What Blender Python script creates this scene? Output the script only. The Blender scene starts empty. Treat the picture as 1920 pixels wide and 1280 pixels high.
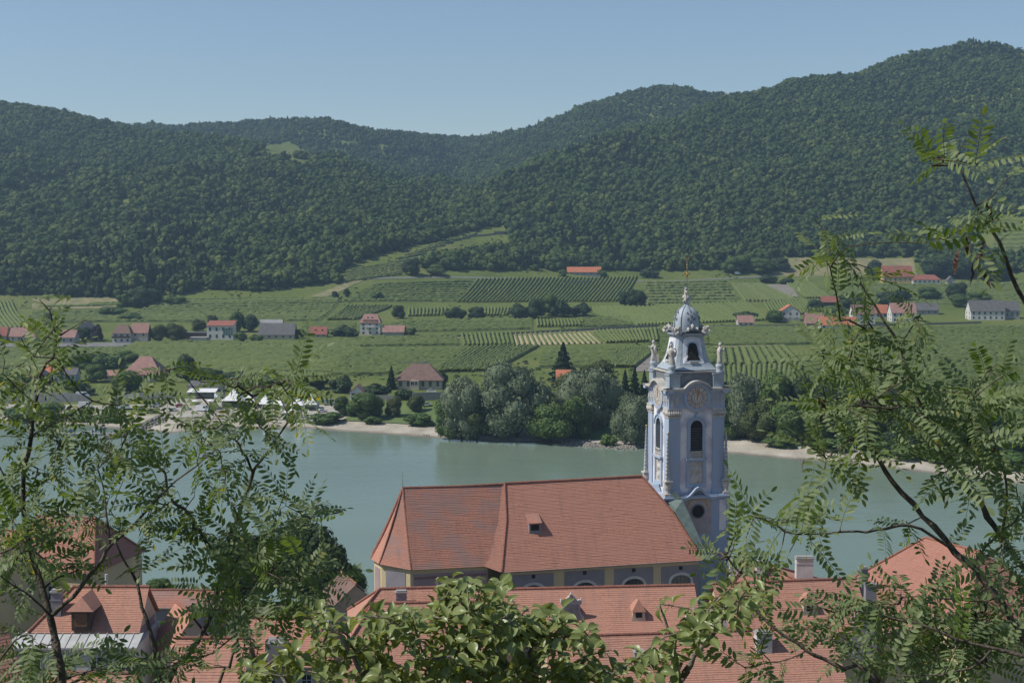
import bpy, bmesh, math, random
import numpy as np
from mathutils import Vector, Matrix, Euler

R = math.radians
scene = bpy.context.scene
col = scene.collection
random.seed(7)
rng = np.random.default_rng(7)

# ------------------------------------------------------------------ camera
F = 2638.0                       # focal length in pixels of the 1920 px wide photograph
CAM = np.array([0.0, 0.0, 78.0])
PITCH = math.atan(190.0 / F)
cd = bpy.data.cameras.new('camera')
cam = bpy.data.objects.new('camera', cd)
col.objects.link(cam)
cam.location = CAM
cam.rotation_euler = (R(90) - PITCH, 0, 0)
cd.sensor_width = 36.0
cd.lens = 36.0 * F / 1920.0
cd.clip_start = 0.1
cd.clip_end = 20000
scene.camera = cam

# ------------------------------------------------------------------ sky, sun, exposure
SUN_EL, SUN_AZ = R(50), math.atan2(-1.0, -0.20)     # azimuth measured from +Y towards +X
world = bpy.data.worlds.new('World')
scene.world = world
world.use_nodes = True
nt = world.node_tree
nt.nodes.clear()
sky = nt.nodes.new('ShaderNodeTexSky')
sky.sky_type = 'NISHITA'
sky.sun_disc = False
sky.sun_elevation = SUN_EL
sky.sun_rotation = SUN_AZ
sky.altitude = 250
sky.air_density = 1.0
sky.dust_density = 0.12
sky.ozone_density = 2.2
bg = nt.nodes.new('ShaderNodeBackground')
bg.inputs['Strength'].default_value = 0.086
wo = nt.nodes.new('ShaderNodeOutputWorld')
nt.links.new(sky.outputs[0], bg.inputs['Color'])
nt.links.new(bg.outputs[0], wo.inputs['Surface'])

sd = bpy.data.lights.new('sun', 'SUN')
sd.energy = 4.0
sd.angle = R(0.53)
sd.color = (1.0, 0.95, 0.87)
sun = bpy.data.objects.new('sun', sd)
col.objects.link(sun)
sdir = Vector((math.sin(SUN_AZ) * math.cos(SUN_EL), math.cos(SUN_AZ) * math.cos(SUN_EL), math.sin(SUN_EL)))
sun.rotation_euler = (-sdir).to_track_quat('-Z', 'Y').to_euler()
sun.location = (-200, 100, 400)

vs = scene.view_settings
vs.view_transform = 'Standard'
vs.look = 'None'
vs.exposure = 0.25
vs.gamma = 1.0
vs.use_curve_mapping = False
scene.render.engine = 'CYCLES'
cy = scene.cycles
cy.use_denoising = True
try:
    cy.denoiser = 'OPENIMAGEDENOISE'
    cy.denoising_input_passes = 'RGB_ALBEDO_NORMAL'
    cy.denoising_prefilter = 'ACCURATE'
except Exception:
    pass
cy.max_bounces = 6
cy.diffuse_bounces = 3
cy.glossy_bounces = 2
cy.transmission_bounces = 3
cy.volume_bounces = 0
cy.transparent_max_bounces = 6
cy.use_adaptive_sampling = True
cy.adaptive_threshold = 0.015
cy.sample_clamp_indirect = 4.0

# ------------------------------------------------------------------ helpers
def ray(px, py):
    cp, sp = math.cos(PITCH), math.sin(PITCH)
    v = np.array([px - 960.0, F * cp + (640.0 - py) * sp, -F * sp + (640.0 - py) * cp])
    return v / v[1]                     # scaled so that y = 1

def at(px, py, Y):
    return CAM + ray(px, py) * Y

def atz(px, py, z):
    r = ray(px, py)
    return CAM + r * ((z - CAM[2]) / r[2])

def zat(py, Y):
    return at(960, py, Y)[2]

def proj(p):
    cp, sp = math.cos(PITCH), math.sin(PITCH)
    d = np.asarray(p, float) - CAM
    dep = d[1] * cp - d[2] * sp
    up = d[1] * sp + d[2] * cp
    return 960 + F * d[0] / dep, 640 - F * up / dep

def tag(o, label=None, cat=None, group=None, kind=None):
    if label: o['label'] = label
    if cat: o['category'] = cat
    if group: o['group'] = group
    if kind: o['kind'] = kind
    return o

def empty(name, loc=(0, 0, 0), rz=0.0, parent=None):
    o = bpy.data.objects.new(name, None)
    o.empty_display_size = 0.5
    col.objects.link(o)
    o.location = loc
    o.rotation_euler = (0, 0, rz)
    if parent: o.parent = parent
    return o

def link(name, me, parent=None, loc=(0, 0, 0), rot=(0, 0, 0), scale=None):
    o = bpy.data.objects.new(name, me)
    col.objects.link(o)
    o.parent = parent
    o.location = loc
    o.rotation_euler = rot
    if scale is not None:
        o.scale = scale if hasattr(scale, '__len__') else (scale,) * 3
    return o

class MB:
    """collects polygons; build() links them as ONE mesh object"""
    def __init__(s):
        s.v = []; s.f = []; s.m = []; s.mi = 0
    def add(s, verts, faces):
        b = len(s.v)
        s.v.extend([tuple(map(float, v)) for v in verts])
        for f in faces:
            s.f.append(tuple(i + b for i in f)); s.m.append(s.mi)
        return s
    def box(s, x0, x1, y0, y1, z0, z1):
        v = [(x0, y0, z0), (x1, y0, z0), (x1, y1, z0), (x0, y1, z0), (x0, y0, z1), (x1, y0, z1), (x1, y1, z1), (x0, y1, z1)]
        return s.add(v, [(3, 2, 1, 0), (4, 5, 6, 7), (0, 1, 5, 4), (1, 2, 6, 5), (2, 3, 7, 6), (3, 0, 4, 7)])
    def tube(s, pts, rad, n=6, cap=True):
        pts = [np.asarray(p, float) for p in pts]
        rad = list(rad) if hasattr(rad, '__len__') else [rad] * len(pts)
        b = len(s.v); prev = None
        for i, p in enumerate(pts):
            a = pts[max(i - 1, 0)]; c = pts[min(i + 1, len(pts) - 1)]
            t = c - a; t = t / (np.linalg.norm(t) + 1e-9)
            if prev is None:
                u = np.cross(t, (0, 0, 1.0))
                if np.linalg.norm(u) < .1: u = np.cross(t, (1.0, 0, 0))
            else:
                u = prev - t * np.dot(prev, t)
            u = u / (np.linalg.norm(u) + 1e-9); prev = u
            w = np.cross(t, u)
            for k in range(n):
                a_ = 2 * math.pi * k / n
                s.v.append(tuple(p + rad[i] * (u * math.cos(a_) + w * math.sin(a_))))
        for i in range(len(pts) - 1):
            for k in range(n):
                k2 = (k + 1) % n
                s.f.append((b + i * n + k, b + i * n + k2, b + (i + 1) * n + k2, b + (i + 1) * n + k)); s.m.append(s.mi)
        if cap:
            s.f.append(tuple(b + k for k in range(n))[::-1]); s.m.append(s.mi)
            s.f.append(tuple(b + (len(pts) - 1) * n + k for k in range(n))); s.m.append(s.mi)
        return s
    def lathe(s, prof, c=(0, 0, 0), n=12, sx=1, sy=1, a0=0.0, square=False, ring=False):
        """prof: list of (r, z)"""
        b = len(s.v)
        for r, z in prof:
            for k in range(n):
                a = a0 + 2 * math.pi * k / n
                q = 1.0
                if square:
                    q = 1.0 / max(abs(math.cos(a)), abs(math.sin(a)))
                s.v.append((c[0] + r * q * math.cos(a) * sx, c[1] + r * q * math.sin(a) * sy, c[2] + z))
        for i in range(len(prof) - 1):
            for k in range(n):
                k2 = (k + 1) % n
                s.f.append((b + i * n + k, b + i * n + k2, b + (i + 1) * n + k2, b + (i + 1) * n + k)); s.m.append(s.mi)
        if ring:
            return s
        s.f.append(tuple(b + k for k in range(n))[::-1]); s.m.append(s.mi)
        s.f.append(tuple(b + (len(prof) - 1) * n + k for k in range(n))); s.m.append(s.mi)
        return s
    def prism(s, outline, y0, y1):
        """outline in (x,z), extruded from y0 to y1"""
        n = len(outline); b = len(s.v)
        for y in (y0, y1):
            for x, z in outline: s.v.append((x, y, z))
        s.f.append(tuple(range(b, b + n))); s.m.append(s.mi)
        s.f.append(tuple(range(b + n, b + 2 * n))[::-1]); s.m.append(s.mi)
        for k in range(n):
            k2 = (k + 1) % n
            s.f.append((b + k2, b + k, b + n + k, b + n + k2)); s.m.append(s.mi)
        return s
    def xf(s, M, start=0):
        for i in range(start, len(s.v)):
            s.v[i] = tuple(M @ Vector(s.v[i]))
        return s
    def mesh(s, name, mats, smooth=False):
        me = bpy.data.meshes.new(name)
        me.from_pydata(s.v, [], s.f)
        mats = mats if isinstance(mats, (list, tuple)) else [mats]
        for m in mats: me.materials.append(m)
        if len(mats) > 1: me.polygons.foreach_set('material_index', s.m)
        if smooth: me.polygons.foreach_set('use_smooth', [True] * len(me.polygons))
        me.update()
        return me
    def build(s, name, mats, parent=None, smooth=False, loc=(0, 0, 0), rot=(0, 0, 0), fix=True):
        me = s.mesh(name, mats, smooth)
        if fix and len(me.polygons) < 5000:
            bm = bmesh.new(); bm.from_mesh(me)
            bmesh.ops.recalc_face_normals(bm, faces=bm.faces)
            bm.to_mesh(me); bm.free()
        return link(name, me, parent, loc, rot)

def mesh_np(name, V, Fq, mats, smooth=False, mi=None):
    """fast mesh from numpy arrays, Fq: (n,3) or (n,4)"""
    me = bpy.data.meshes.new(name)
    V = np.asarray(V, np.float32); Fq = np.asarray(Fq, np.int32)
    me.vertices.add(len(V)); me.vertices.foreach_set('co', V.ravel())
    k = Fq.shape[1]
    me.loops.add(Fq.size); me.loops.foreach_set('vertex_index', Fq.ravel())
    me.polygons.add(len(Fq))
    me.polygons.foreach_set('loop_start', np.arange(0, Fq.size, k, dtype=np.int32))
    me.polygons.foreach_set('loop_total', np.full(len(Fq), k, np.int32))
    mats = mats if isinstance(mats, (list, tuple)) else [mats]
    for m in mats: me.materials.append(m)
    if mi is not None: me.polygons.foreach_set('material_index', np.asarray(mi, np.int32))
    if smooth: me.polygons.foreach_set('use_smooth', np.ones(len(Fq), bool))
    me.update(calc_edges=True)
    me.validate()
    return me

# ------------------------------------------------------------------ noise for geometry
_perm = np.random.default_rng(3).random((256, 256))
def vnoise(x, y):
    x = np.asarray(x, float); y = np.asarray(y, float)
    xi = np.floor(x).astype(int); yi = np.floor(y).astype(int)
    fx = x - xi; fy = y - yi
    fx = fx * fx * (3 - 2 * fx); fy = fy * fy * (3 - 2 * fy)
    g = lambda a, b: _perm[a & 255, b & 255]
    return (g(xi, yi) * (1 - fx) + g(xi + 1, yi) * fx) * (1 - fy) + (g(xi, yi + 1) * (1 - fx) + g(xi + 1, yi + 1) * fx) * fy
def fbm(x, y, o=4):
    t = 0; a = .5
    for i in range(o):
        t = t + a * (vnoise(x * 2 ** i + 17 * i, y * 2 ** i + 31 * i) - .5); a *= .5
    return t                            # about -0.5 .. 0.5

# ------------------------------------------------------------------ materials
MATS = {}
def mat(name, c1, c2=None, scale=1.0, rough=0.8, bump=0.0, bscale=None, detail=4, spec=0.3, metal=0.0, coord='Object', c3=None, s3=0.1, lo=.35, hi=.65, rnd=0.0, stretch=None):
    """noise-mottled principled material; rnd = value change from object to object"""
    if name in MATS: return MATS[name]
    m = bpy.data.materials.new(name); m.use_nodes = True
    n = m.node_tree.nodes; L = m.node_tree.links
    b = n['Principled BSDF']
    b.inputs['Roughness'].default_value = rough
    b.inputs['Specular IOR Level'].default_value = spec
    b.inputs['Metallic'].default_value = metal
    tc = n.new('ShaderNodeTexCoord')
    if coord == 'World':
        g = n.new('ShaderNodeNewGeometry'); src = g.outputs['Position']
    else:
        src = tc.outputs[coord]
    if stretch:
        mp = n.new('ShaderNodeMapping'); mp.inputs['Scale'].default_value = stretch
        L.new(src, mp.inputs['Vector']); src = mp.outputs[0]
    out = None
    c2 = c2 or tuple(x * .8 for x in c1)
    nz = n.new('ShaderNodeTexNoise'); nz.inputs['Scale'].default_value = scale; nz.inputs['Detail'].default_value = detail
    L.new(src, nz.inputs['Vector'])
    rp = n.new('ShaderNodeValToRGB')
    rp.color_ramp.elements[0].position = lo; rp.color_ramp.elements[1].position = hi
    rp.color_ramp.elements[0].color = (*c2, 1); rp.color_ramp.elements[1].color = (*c1, 1)
    L.new(nz.outputs[0], rp.inputs[0]); out = rp.outputs[0]
    if c3:
        n3 = n.new('ShaderNodeTexNoise'); n3.inputs['Scale'].default_value = s3; n3.inputs['Detail'].default_value = 3
        L.new(src, n3.inputs['Vector'])
        r3 = n.new('ShaderNodeValToRGB'); r3.color_ramp.elements[0].position = .45; r3.color_ramp.elements[1].position = .62
        L.new(n3.outputs[0], r3.inputs[0])
        mx = n.new('ShaderNodeMix'); mx.data_type = 'RGBA'
        L.new(r3.outputs[0], mx.inputs['Factor']); L.new(out, mx.inputs['A']); mx.inputs['B'].default_value = (*c3, 1)
        out = mx.outputs['Result']
    if rnd:
        oi = n.new('ShaderNodeObjectInfo')
        mr = n.new('ShaderNodeMapRange'); mr.inputs['To Min'].default_value = 1 - rnd; mr.inputs['To Max'].default_value = 1 + rnd
        L.new(oi.outputs['Random'], mr.inputs['Value'])
        mm = n.new('ShaderNodeMix'); mm.data_type = 'RGBA'; mm.blend_type = 'MULTIPLY'; mm.inputs['Factor'].default_value = 1
        L.new(out, mm.inputs['A']); L.new(mr.outputs[0], mm.inputs['B']); out = mm.outputs['Result']
    L.new(out, b.inputs['Base Color'])
    if bump:
        nb = n.new('ShaderNodeTexNoise'); nb.inputs['Scale'].default_value = bscale or scale * 3; nb.inputs['Detail'].default_value = 5
        L.new(src, nb.inputs['Vector'])
        bp = n.new('ShaderNodeBump'); bp.inputs['Strength'].default_value = min(1, bump); bp.inputs['Distance'].default_value = max(.02, bump * .1)
        L.new(nb.outputs[0], bp.inputs['Height']); L.new(bp.outputs[0], b.inputs['Normal'])
    MATS[name] = m
    return m

def leafmat(name, ca, cb, cback, trans=0.3, rough=0.45, spec=0.4, wn=None, island=True, yellow=0.0):
    """foliage: colour varies per leaf and per plant, paler underside, light shines through"""
    m = bpy.data.materials.new(name); m.use_nodes = True
    n = m.node_tree.nodes; L = m.node_tree.links
    b = n['Principled BSDF']; out = n['Material Output']
    b.inputs['Roughness'].default_value = rough; b.inputs['Specular IOR Level'].default_value = spec
    g = n.new('ShaderNodeNewGeometry'); oi = n.new('ShaderNodeObjectInfo')
    ad = n.new('ShaderNodeMath'); ad.operation = 'ADD'
    L.new(oi.outputs['Random'], ad.inputs[1])
    if island: L.new(g.outputs['Random Per Island'], ad.inputs[0])
    else:
        nz = n.new('ShaderNodeTexNoise'); nz.inputs['Scale'].default_value = wn or .05; nz.inputs['Detail'].default_value = 3
        L.new(g.outputs['Position'], nz.inputs['Vector']); L.new(nz.outputs[0], ad.inputs[0])
    ha = n.new('ShaderNodeMath'); ha.operation = 'MULTIPLY'; ha.inputs[1].default_value = .5
    L.new(ad.outputs[0], ha.inputs[0])
    rp = n.new('ShaderNodeValToRGB')
    rp.color_ramp.elements[0].position = .15; rp.color_ramp.elements[1].position = .85
    rp.color_ramp.elements[0].color = (*ca, 1); rp.color_ramp.elements[1].color = (*cb, 1)
    if yellow:
        e = rp.color_ramp.elements.new(1 - yellow); e.color = (*cb, 1)
        rp.color_ramp.elements[-1].position = 1.0; rp.color_ramp.elements[-1].color = (.55, .42, .03, 1)
    L.new(ha.outputs[0], rp.inputs[0])
    mx = n.new('ShaderNodeMix'); mx.data_type = 'RGBA'
    L.new(g.outputs['Backfacing'], mx.inputs['Factor']); L.new(rp.outputs[0], mx.inputs['A'])
    mb = n.new('ShaderNodeMix'); mb.data_type = 'RGBA'; mb.inputs['Factor'].default_value = .6
    L.new(rp.outputs[0], mb.inputs['A']); mb.inputs['B'].default_value = (*cback, 1)
    L.new(mb.outputs['Result'], mx.inputs['B'])
    L.new(mx.outputs['Result'], b.inputs['Base Color'])
    tr = n.new('ShaderNodeBsdfTranslucent')
    hs = n.new('ShaderNodeHueSaturation'); hs.inputs['Hue'].default_value = .48; hs.inputs['Saturation'].default_value = 1.1; hs.inputs['Value'].default_value = 1.5
    L.new(rp.outputs[0], hs.inputs['Color']); L.new(hs.outputs[0], tr.inputs['Color'])
    ms = n.new('ShaderNodeMixShader'); ms.inputs[0].default_value = trans
    L.new(b.outputs[0], ms.inputs[1]); L.new(tr.outputs[0], ms.inputs[2]); L.new(ms.outputs[0], out.inputs['Surface'])
    MATS[name] = m
    return m
# ================================================================== THE LAND
# far shore line (pixels of the photograph, on the water plane z = 0)
_sh = np.array([atz(*p, 0.0) for p in [(-900, 775), (-300, 785), (-60, 792), (60, 795), (150, 797), (240, 806), (320, 812), (420, 804), (560, 802), (690, 812), (830, 822), (930, 829),
                                       (1060, 832), (1170, 836), (1290, 843), (1400, 853), (1560, 868), (1720, 884), (1920, 908), (2400, 960)]])
def shoreY(x):
    return np.interp(x, _sh[:, 0], _sh[:, 1])

_bp = np.array([(400, 5.2), (600, 5.4), (660, 7.6), (800, 9.5), (967, 12.5), (1100, 19), (1250, 30), (1450, 44), (1700, 62), (2500, 100), (4200, 110)], float)

def P3(lst, drop=7.0):
    out = []
    for px, py, Y, k in lst:
        p = at(px, py, Y); out.append((p[0], p[1], p[2] - drop, k))
    return np.array(out)

RIDGES = [
    P3([(-900, 150, 2300, .30), (-300, 150, 2250, .25), (0, 190, 2150, .25), (100, 211, 2120, .243), (180, 229, 2100, .237), (300, 249, 2060, .233), (420, 258, 1990, .238), (490, 274, 1890, .246),
        (560, 316, 1750, .244), (630, 366, 1620, .27), (690, 425, 1510, .38), (712, 478, 1420, .46)]),
    P3([(100, 236, 2900, .35), (330, 232, 2850, .36), (450, 228, 2800, .38), (560, 222, 2750, .40), (605, 222, 2700, .42), (690, 243, 2750, .42), (760, 247, 2900, .40), (835, 256, 3000, .38), (900, 262, 3000, .35)]),
    P3([(605, 222, 2700, .42), (690, 270, 2420, .45), (760, 330, 2150, .48), (800, 372, 1980, .5)], drop=34),
    P3([(800, 258, 3050, .35), (880, 255, 3000, .36), (960, 247, 2900, .36), (1020, 240, 2850, .38), (1080, 214, 2800, .38), (1170, 184, 2750, .40), (1250, 165, 2700, .40), (1330, 172, 2700, .40),
        (1390, 183, 2650, .40), (1500, 190, 2600, .40), (1900, 160, 2600, .4)]),
    P3([(1020, 240, 2850, .40), (990, 262, 2500, .42), (930, 300, 2250, .45), (880, 352, 2000, .48), (850, 400, 1820, .5)], drop=30),
    P3([(2600, 150, 2350, .47), (2200, 120, 2350, .46), (1920, 95, 2330, .45), (1820, 81, 2300, .45), (1745, 97, 2250, .44), (1650, 130, 2200, .42), (1500, 150, 2120, .40), (1440, 166, 2080, .40), (1390, 188, 2040, .39),
        (1280, 226, 1950, .39), (1190, 254, 1880, .38), (1080, 290, 1790, .38), (1010, 335, 1700, .38), (965, 388, 1610, .38), (900, 428, 1540, .36), (760, 462, 1460, .33), (660, 500, 1390, .33), (632, 524, 1345, .30)], drop=6.0),
    P3([(1700, 150, 2230, .55), (1640, 250, 1960, .55), (1600, 340, 1760, .55), (1570, 420, 1640, .5)]),
    P3([(2300, 330, 1600, .35), (2000, 385, 1560, .40), (1900, 408, 1560, .42), (1840, 440, 1550, .42), (1780, 480, 1520, .4)], drop=2.0),
]

def ridge_height(x, y, rd, full=False):
    best = np.full(x.shape, -1e9); near = np.full(x.shape, 1e9)
    for a, b in zip(rd[:-1], rd[1:]):
        d = b[:2] - a[:2]; L2 = d @ d + 1e-9
        t = np.clip(((x - a[0]) * d[0] + (y - a[1]) * d[1]) / L2, 0, 1)
        qx = a[0] + t * d[0]; qy = a[1] + t * d[1]
        dist = np.hypot(x - qx, y - qy)
        k = (a[3] + t * (b[3] - a[3])) * np.where(y > qy, 1.75, 1.0)
        h = a[2] + t * (b[2] - a[2]) - k * (np.sqrt(dist * dist + 40.0 ** 2) - 40.0)
        best = np.maximum(best, h); near = np.minimum(near, dist)
    return (best, near) if full else best

def smax(a, b, k):
    h = np.clip(.5 + .5 * (a - b) / k, 0, 1)
    return b + (a - b) * h + k * h * (1 - h)

def base_z(x, y):
    d = y - shoreY(x)
    z = np.interp(y, _bp[:, 0], _bp[:, 1]) + 1.2 * fbm(x / 160., y / 160., 3)
    d = np.where(d > 0, d * np.interp(x, [-230, -150, -35, -5, 20, 110], [1.0, .62, .62, 1.0, 1.0, .62]), d)
    beach = np.interp(d, [-60, -12, 0, 14, 24, 34], [-5, -1.2, 0, 1.7, 3.0, 4.6])
    return np.where(d < 34, np.minimum(beach + .25 * fbm(x / 9., y / 9., 2), z), z)

def hill_z(x, y):
    h = None
    for rd in RIDGES:
        v, nd = ridge_height(x, y, rd, True)
        near = nd if h is None else np.minimum(near, nd + np.maximum(0, h - v) * 3)
        h = v if h is None else smax(h, v, 14.0)
    g = fbm(x / 260., y / 260., 4)
    rg = np.abs(fbm(x / 150. + 5, y / 330. + 2, 2)) * 2 - .25
    cw = np.clip((near - 10) / 170, 0.06, 1)
    h = h + cw * (58 * g + 78 * rg) * np.clip((h - 55) / 110, 0, 1) + 9 * fbm(x / 60., y / 60., 3) * np.clip((h - 45) / 90, 0, 1)
    return h

def terrain(x, y):
    x = np.asarray(x, float); y = np.asarray(y, float)
    b = base_z(x, y)
    return np.where(y > 1000, smax(b, hill_z(x, y), 9.0), b)

def tz(x, y):
    return float(terrain(np.array([x]), np.array([y]))[0])

def hit(px, py, y0=430.0, y1=3300.0):
    """where the sight line of a pixel meets the far land"""
    r = ray(px, py)
    ys = np.arange(y0, y1, 4.0)
    z = CAM[2] + r[2] * ys
    t = terrain(r[0] * ys, ys)
    i = int(np.argmax(z <= t))
    if not (z <= t).any(): i = len(ys) - 1
    if i > 0:
        f0 = z[i - 1] - t[i - 1]; f1 = z[i] - t[i]
        Y = ys[i - 1] + 4.0 * f0 / (f0 - f1 + 1e-9)
    else: Y = ys[0]
    X = r[0] * Y
    return np.array([X, Y, tz(X, Y)])

def grid_sheet(name, ufan, ys, material, zf, smooth=True, dz=0.0):
    U, Y = np.meshgrid(ufan, ys)
    X = U * Y
    Z = zf(X, Y) + dz
    V = np.stack([X, Y, Z], -1).reshape(-1, 3)
    nx = len(ufan); ny = len(ys)
    i = np.arange(ny - 1)[:, None] * nx + np.arange(nx - 1)[None, :]
    Fq = np.stack([i, i + 1, i + 1 + nx, i + nx], -1).reshape(-1, 4)
    return mesh_np(name, V, Fq, material, smooth)

# ground material: meadow greens, beach near the water, forest floor on the hills
def ground_material():
    m = bpy.data.materials.new('ground'); m.use_nodes = True
    n = m.node_tree.nodes; L = m.node_tree.links; b = n['Principled BSDF']
    b.inputs['Roughness'].default_value = .95; b.inputs['Specular IOR Level'].default_value = .1
    g = n.new('ShaderNodeNewGeometry')
    def noise(s, d=4):
        q = n.new('ShaderNodeTexNoise'); q.inputs['Scale'].default_value = s; q.inputs['Detail'].default_value = d
        L.new(g.outputs['Position'], q.inputs['Vector']); return q.outputs[0]
    def ramp(i, *st):
        r = n.new('ShaderNodeValToRGB'); e = r.color_ramp.elements
        e[0].position, e[0].color = st[0][0], (*st[0][1], 1); e[1].position, e[1].color = st[-1][0], (*st[-1][1], 1)
        for p, c in st[1:-1]:
            k = e.new(p); k.color = (*c, 1)
        L.new(i, r.inputs[0]); return r.outputs[0]
    def mix(f, a, c):
        q = n.new('ShaderNodeMix'); q.data_type = 'RGBA'
        L.new(f, q.inputs['Factor']); L.new(a, q.inputs['A']); L.new(c, q.inputs['B']); return q.outputs['Result']
    grass = ramp(noise(.02, 6), (.3, (.085, .115, .026)), (.5, (.130, .160, .038)), (.7, (.190, .190, .062)))
    fine = ramp(noise(.35, 5), (.3, (.040, .065, .018)), (.7, (.125, .16, .042)))
    gm = n.new('ShaderNodeMix'); gm.data_type = 'RGBA'; gm.inputs['Factor'].default_value = .45
    L.new(grass, gm.inputs['A']); L.new(fine, gm.inputs['B'])
    sand = ramp(noise(.12, 6), (.3, (.30, .265, .21)), (.7, (.46, .42, .35)))
    sx = n.new('ShaderNodeSeparateXYZ'); L.new(g.outputs['Position'], sx.inputs[0])
    zz = n.new('ShaderNodeMath'); zz.operation = 'MULTIPLY_ADD'; zz.inputs[1].default_value = 2.2
    L.new(noise(.06, 4), zz.inputs[0]); L.new(sx.outputs['Z'], zz.inputs[2])
    bz = ramp(zz.outputs[0], (0, (0, 0, 0)), (1, (1, 1, 1)))
    mr = n.new('ShaderNodeMapRange'); mr.inputs['From Min'].default_value = 3.3; mr.inputs['From Max'].default_value = 4.0
    L.new(zz.outputs[0], mr.inputs['Value'])
    c = mix(mr.outputs[0], sand, gm.outputs['Result'])
    wet = n.new('ShaderNodeMapRange'); wet.inputs['From Min'].default_value = .12; wet.inputs['From Max'].default_value = .45
    wet.inputs['To Min'].default_value = .45; wet.inputs['To Max'].default_value = 1
    L.new(sx.outputs['Z'], wet.inputs['Value'])
    mm = n.new('ShaderNodeMix'); mm.data_type = 'RGBA'; mm.blend_type = 'MULTIPLY'; mm.inputs['Factor'].default_value = 1
    L.new(c, mm.inputs['A']); L.new(wet.outputs[0], mm.inputs['B'])
    L.new(mm.outputs['Result'], b.inputs['Base Color'])
    bp = n.new('ShaderNodeBump'); bp.inputs['Strength'].default_value = .7; bp.inputs['Distance'].default_value = .5
    L.new(noise(.8, 6), bp.inputs['Height']); L.new(bp.outputs[0], b.inputs['Normal'])
    return m

M_ground = ground_material()
ys_near = np.concatenate([np.arange(395, 640, 3.0), np.arange(640, 1200, 6.0), np.arange(1200, 1700, 8.0), np.arange(1700, 3400, 14.0)])
us = np.linspace(-.56, .56, 420)
far_land = link('far_land', grid_sheet('far_land', us, ys_near, M_ground, terrain))
tag(far_land, 'far bank plain and hills', kind='structure')

# ------------------------------------------------------------------ river
def water_material():
    m = bpy.data.materials.new('water'); m.use_nodes = True
    n = m.node_tree.nodes; L = m.node_tree.links; b = n['Principled BSDF']
    b.inputs['Roughness'].default_value = .12; b.inputs['IOR'].default_value = 1.33
    g = n.new('ShaderNodeNewGeometry')
    def noise(s, d, st=(1, 1, 1)):
        mp = n.new('ShaderNodeMapping'); mp.inputs['Scale'].default_value = st
        L.new(g.outputs['Position'], mp.inputs['Vector'])
        q = n.new('ShaderNodeTexNoise'); q.inputs['Scale'].default_value = s; q.inputs['Detail'].default_value = d
        L.new(mp.outputs[0], q.inputs['Vector']); return q.outputs[0]
    r = n.new('ShaderNodeValToRGB'); e = r.color_ramp.elements
    e[0].position = .3; e[0].color = (.145, .196, .150, 1); e[1].position = .7; e[1].color = (.175, .232, .178, 1)
    L.new(noise(.012, 4, (.5, 1, 1)), r.inputs[0]); L.new(r.outputs[0], b.inputs['Base Color'])
    ro = n.new('ShaderNodeMapRange'); ro.inputs['To Min'].default_value = .08; ro.inputs['To Max'].default_value = .28
    L.new(noise(.01, 4, (.4, 1, 1)), ro.inputs['Value']); L.new(ro.outputs[0], b.inputs['Roughness'])
    b1 = n.new('ShaderNodeBump'); b1.inputs['Strength'].default_value = .5; b1.inputs['Distance'].default_value = .12
    L.new(noise(.55, 5, (.7, 1.2, 1)), b1.inputs['Height'])
    b2 = n.new('ShaderNodeBump'); b2.inputs['Strength'].default_value = .3; b2.inputs['Distance'].default_value = .3
    L.new(noise(.09, 3, (.6, 1.2, 1)), b2.inputs['Height']); L.new(b1.outputs[0], b2.inputs['Normal'])
    L.new(b2.outputs[0], b.inputs['Normal'])
    return m
river = MB()
river.add([(-1500, 150, 0), (1500, 150, 0), (1500, 760, 0), (-1500, 760, 0)], [(0, 1, 2, 3)])
river = river.build('river', water_material())
tag(river, kind='structure')

# ------------------------------------------------------------------ near bank: hillside under the camera and the town terrace
def near_z(x, y):
    h = np.interp(y, [-40, 0, 6, 60, 125, 150, 235, 246, 262, 300], [84, 76.4, 73.6, 50, 24, 19, 17, 14, 2.5, -4])
    return h + 1.0 * fbm(x / 25., y / 25., 3) * np.clip(y / 20., 0, 1)
us_n = np.linspace(-1, 1, 161)
ys_n = np.concatenate([np.arange(-40, 20, 1.5), np.arange(20, 300, 4.0)])
_U, _Y = np.meshgrid(us_n * 230, ys_n)
_V = np.stack([_U, _Y, near_z(_U, _Y)], -1).reshape(-1, 3)
_i = np.arange(len(ys_n) - 1)[:, None] * 161 + np.arange(160)[None, :]
near_land = link('town_ground', mesh_np('town_ground', _V, np.stack([_i, _i + 1, _i + 162, _i + 161], -1).reshape(-1, 4),
      mat('town_ground', (.16, .15, .11), (.07, .085, .04), .12, .95, .5, 1.2, coord='World', c3=(.05, .075, .028), s3=.05), True))
tag(near_land, kind='structure')
# ================================================================== FOREST on the hills (one mass) and tree kit
M_forest = leafmat('forest_leaves', (.030, .058, .019), (.076, .113, .032), (.05, .07, .03), trans=.12, rough=.8, spec=.1, island=False, wn=.008)
M_forest2 = leafmat('forest_leaves_light', (.045, .080, .022), (.118, .145, .042), (.05, .07, .03), trans=.12, rough=.8, spec=.1, island=False, wn=.012)
M_conifer = leafmat('conifer_leaves', (.012, .028, .014), (.026, .045, .020), (.03, .04, .02), trans=.08, rough=.8, spec=.1, island=False, wn=.03)
M_bark = mat('bark', (.10, .075, .055), (.05, .038, .03), 4, .95, .5, coord='Object')

_ico = {}
def ico(sub):
    if sub not in _ico:
        bm = bmesh.new(); bmesh.ops.create_icosphere(bm, subdivisions=sub, radius=1.0)
        _ico[sub] = (np.array([v.co[:] for v in bm.verts]), np.array([[v.index for v in f.verts] for f in bm.faces]))
        bm.free()
    return _ico[sub]

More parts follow.
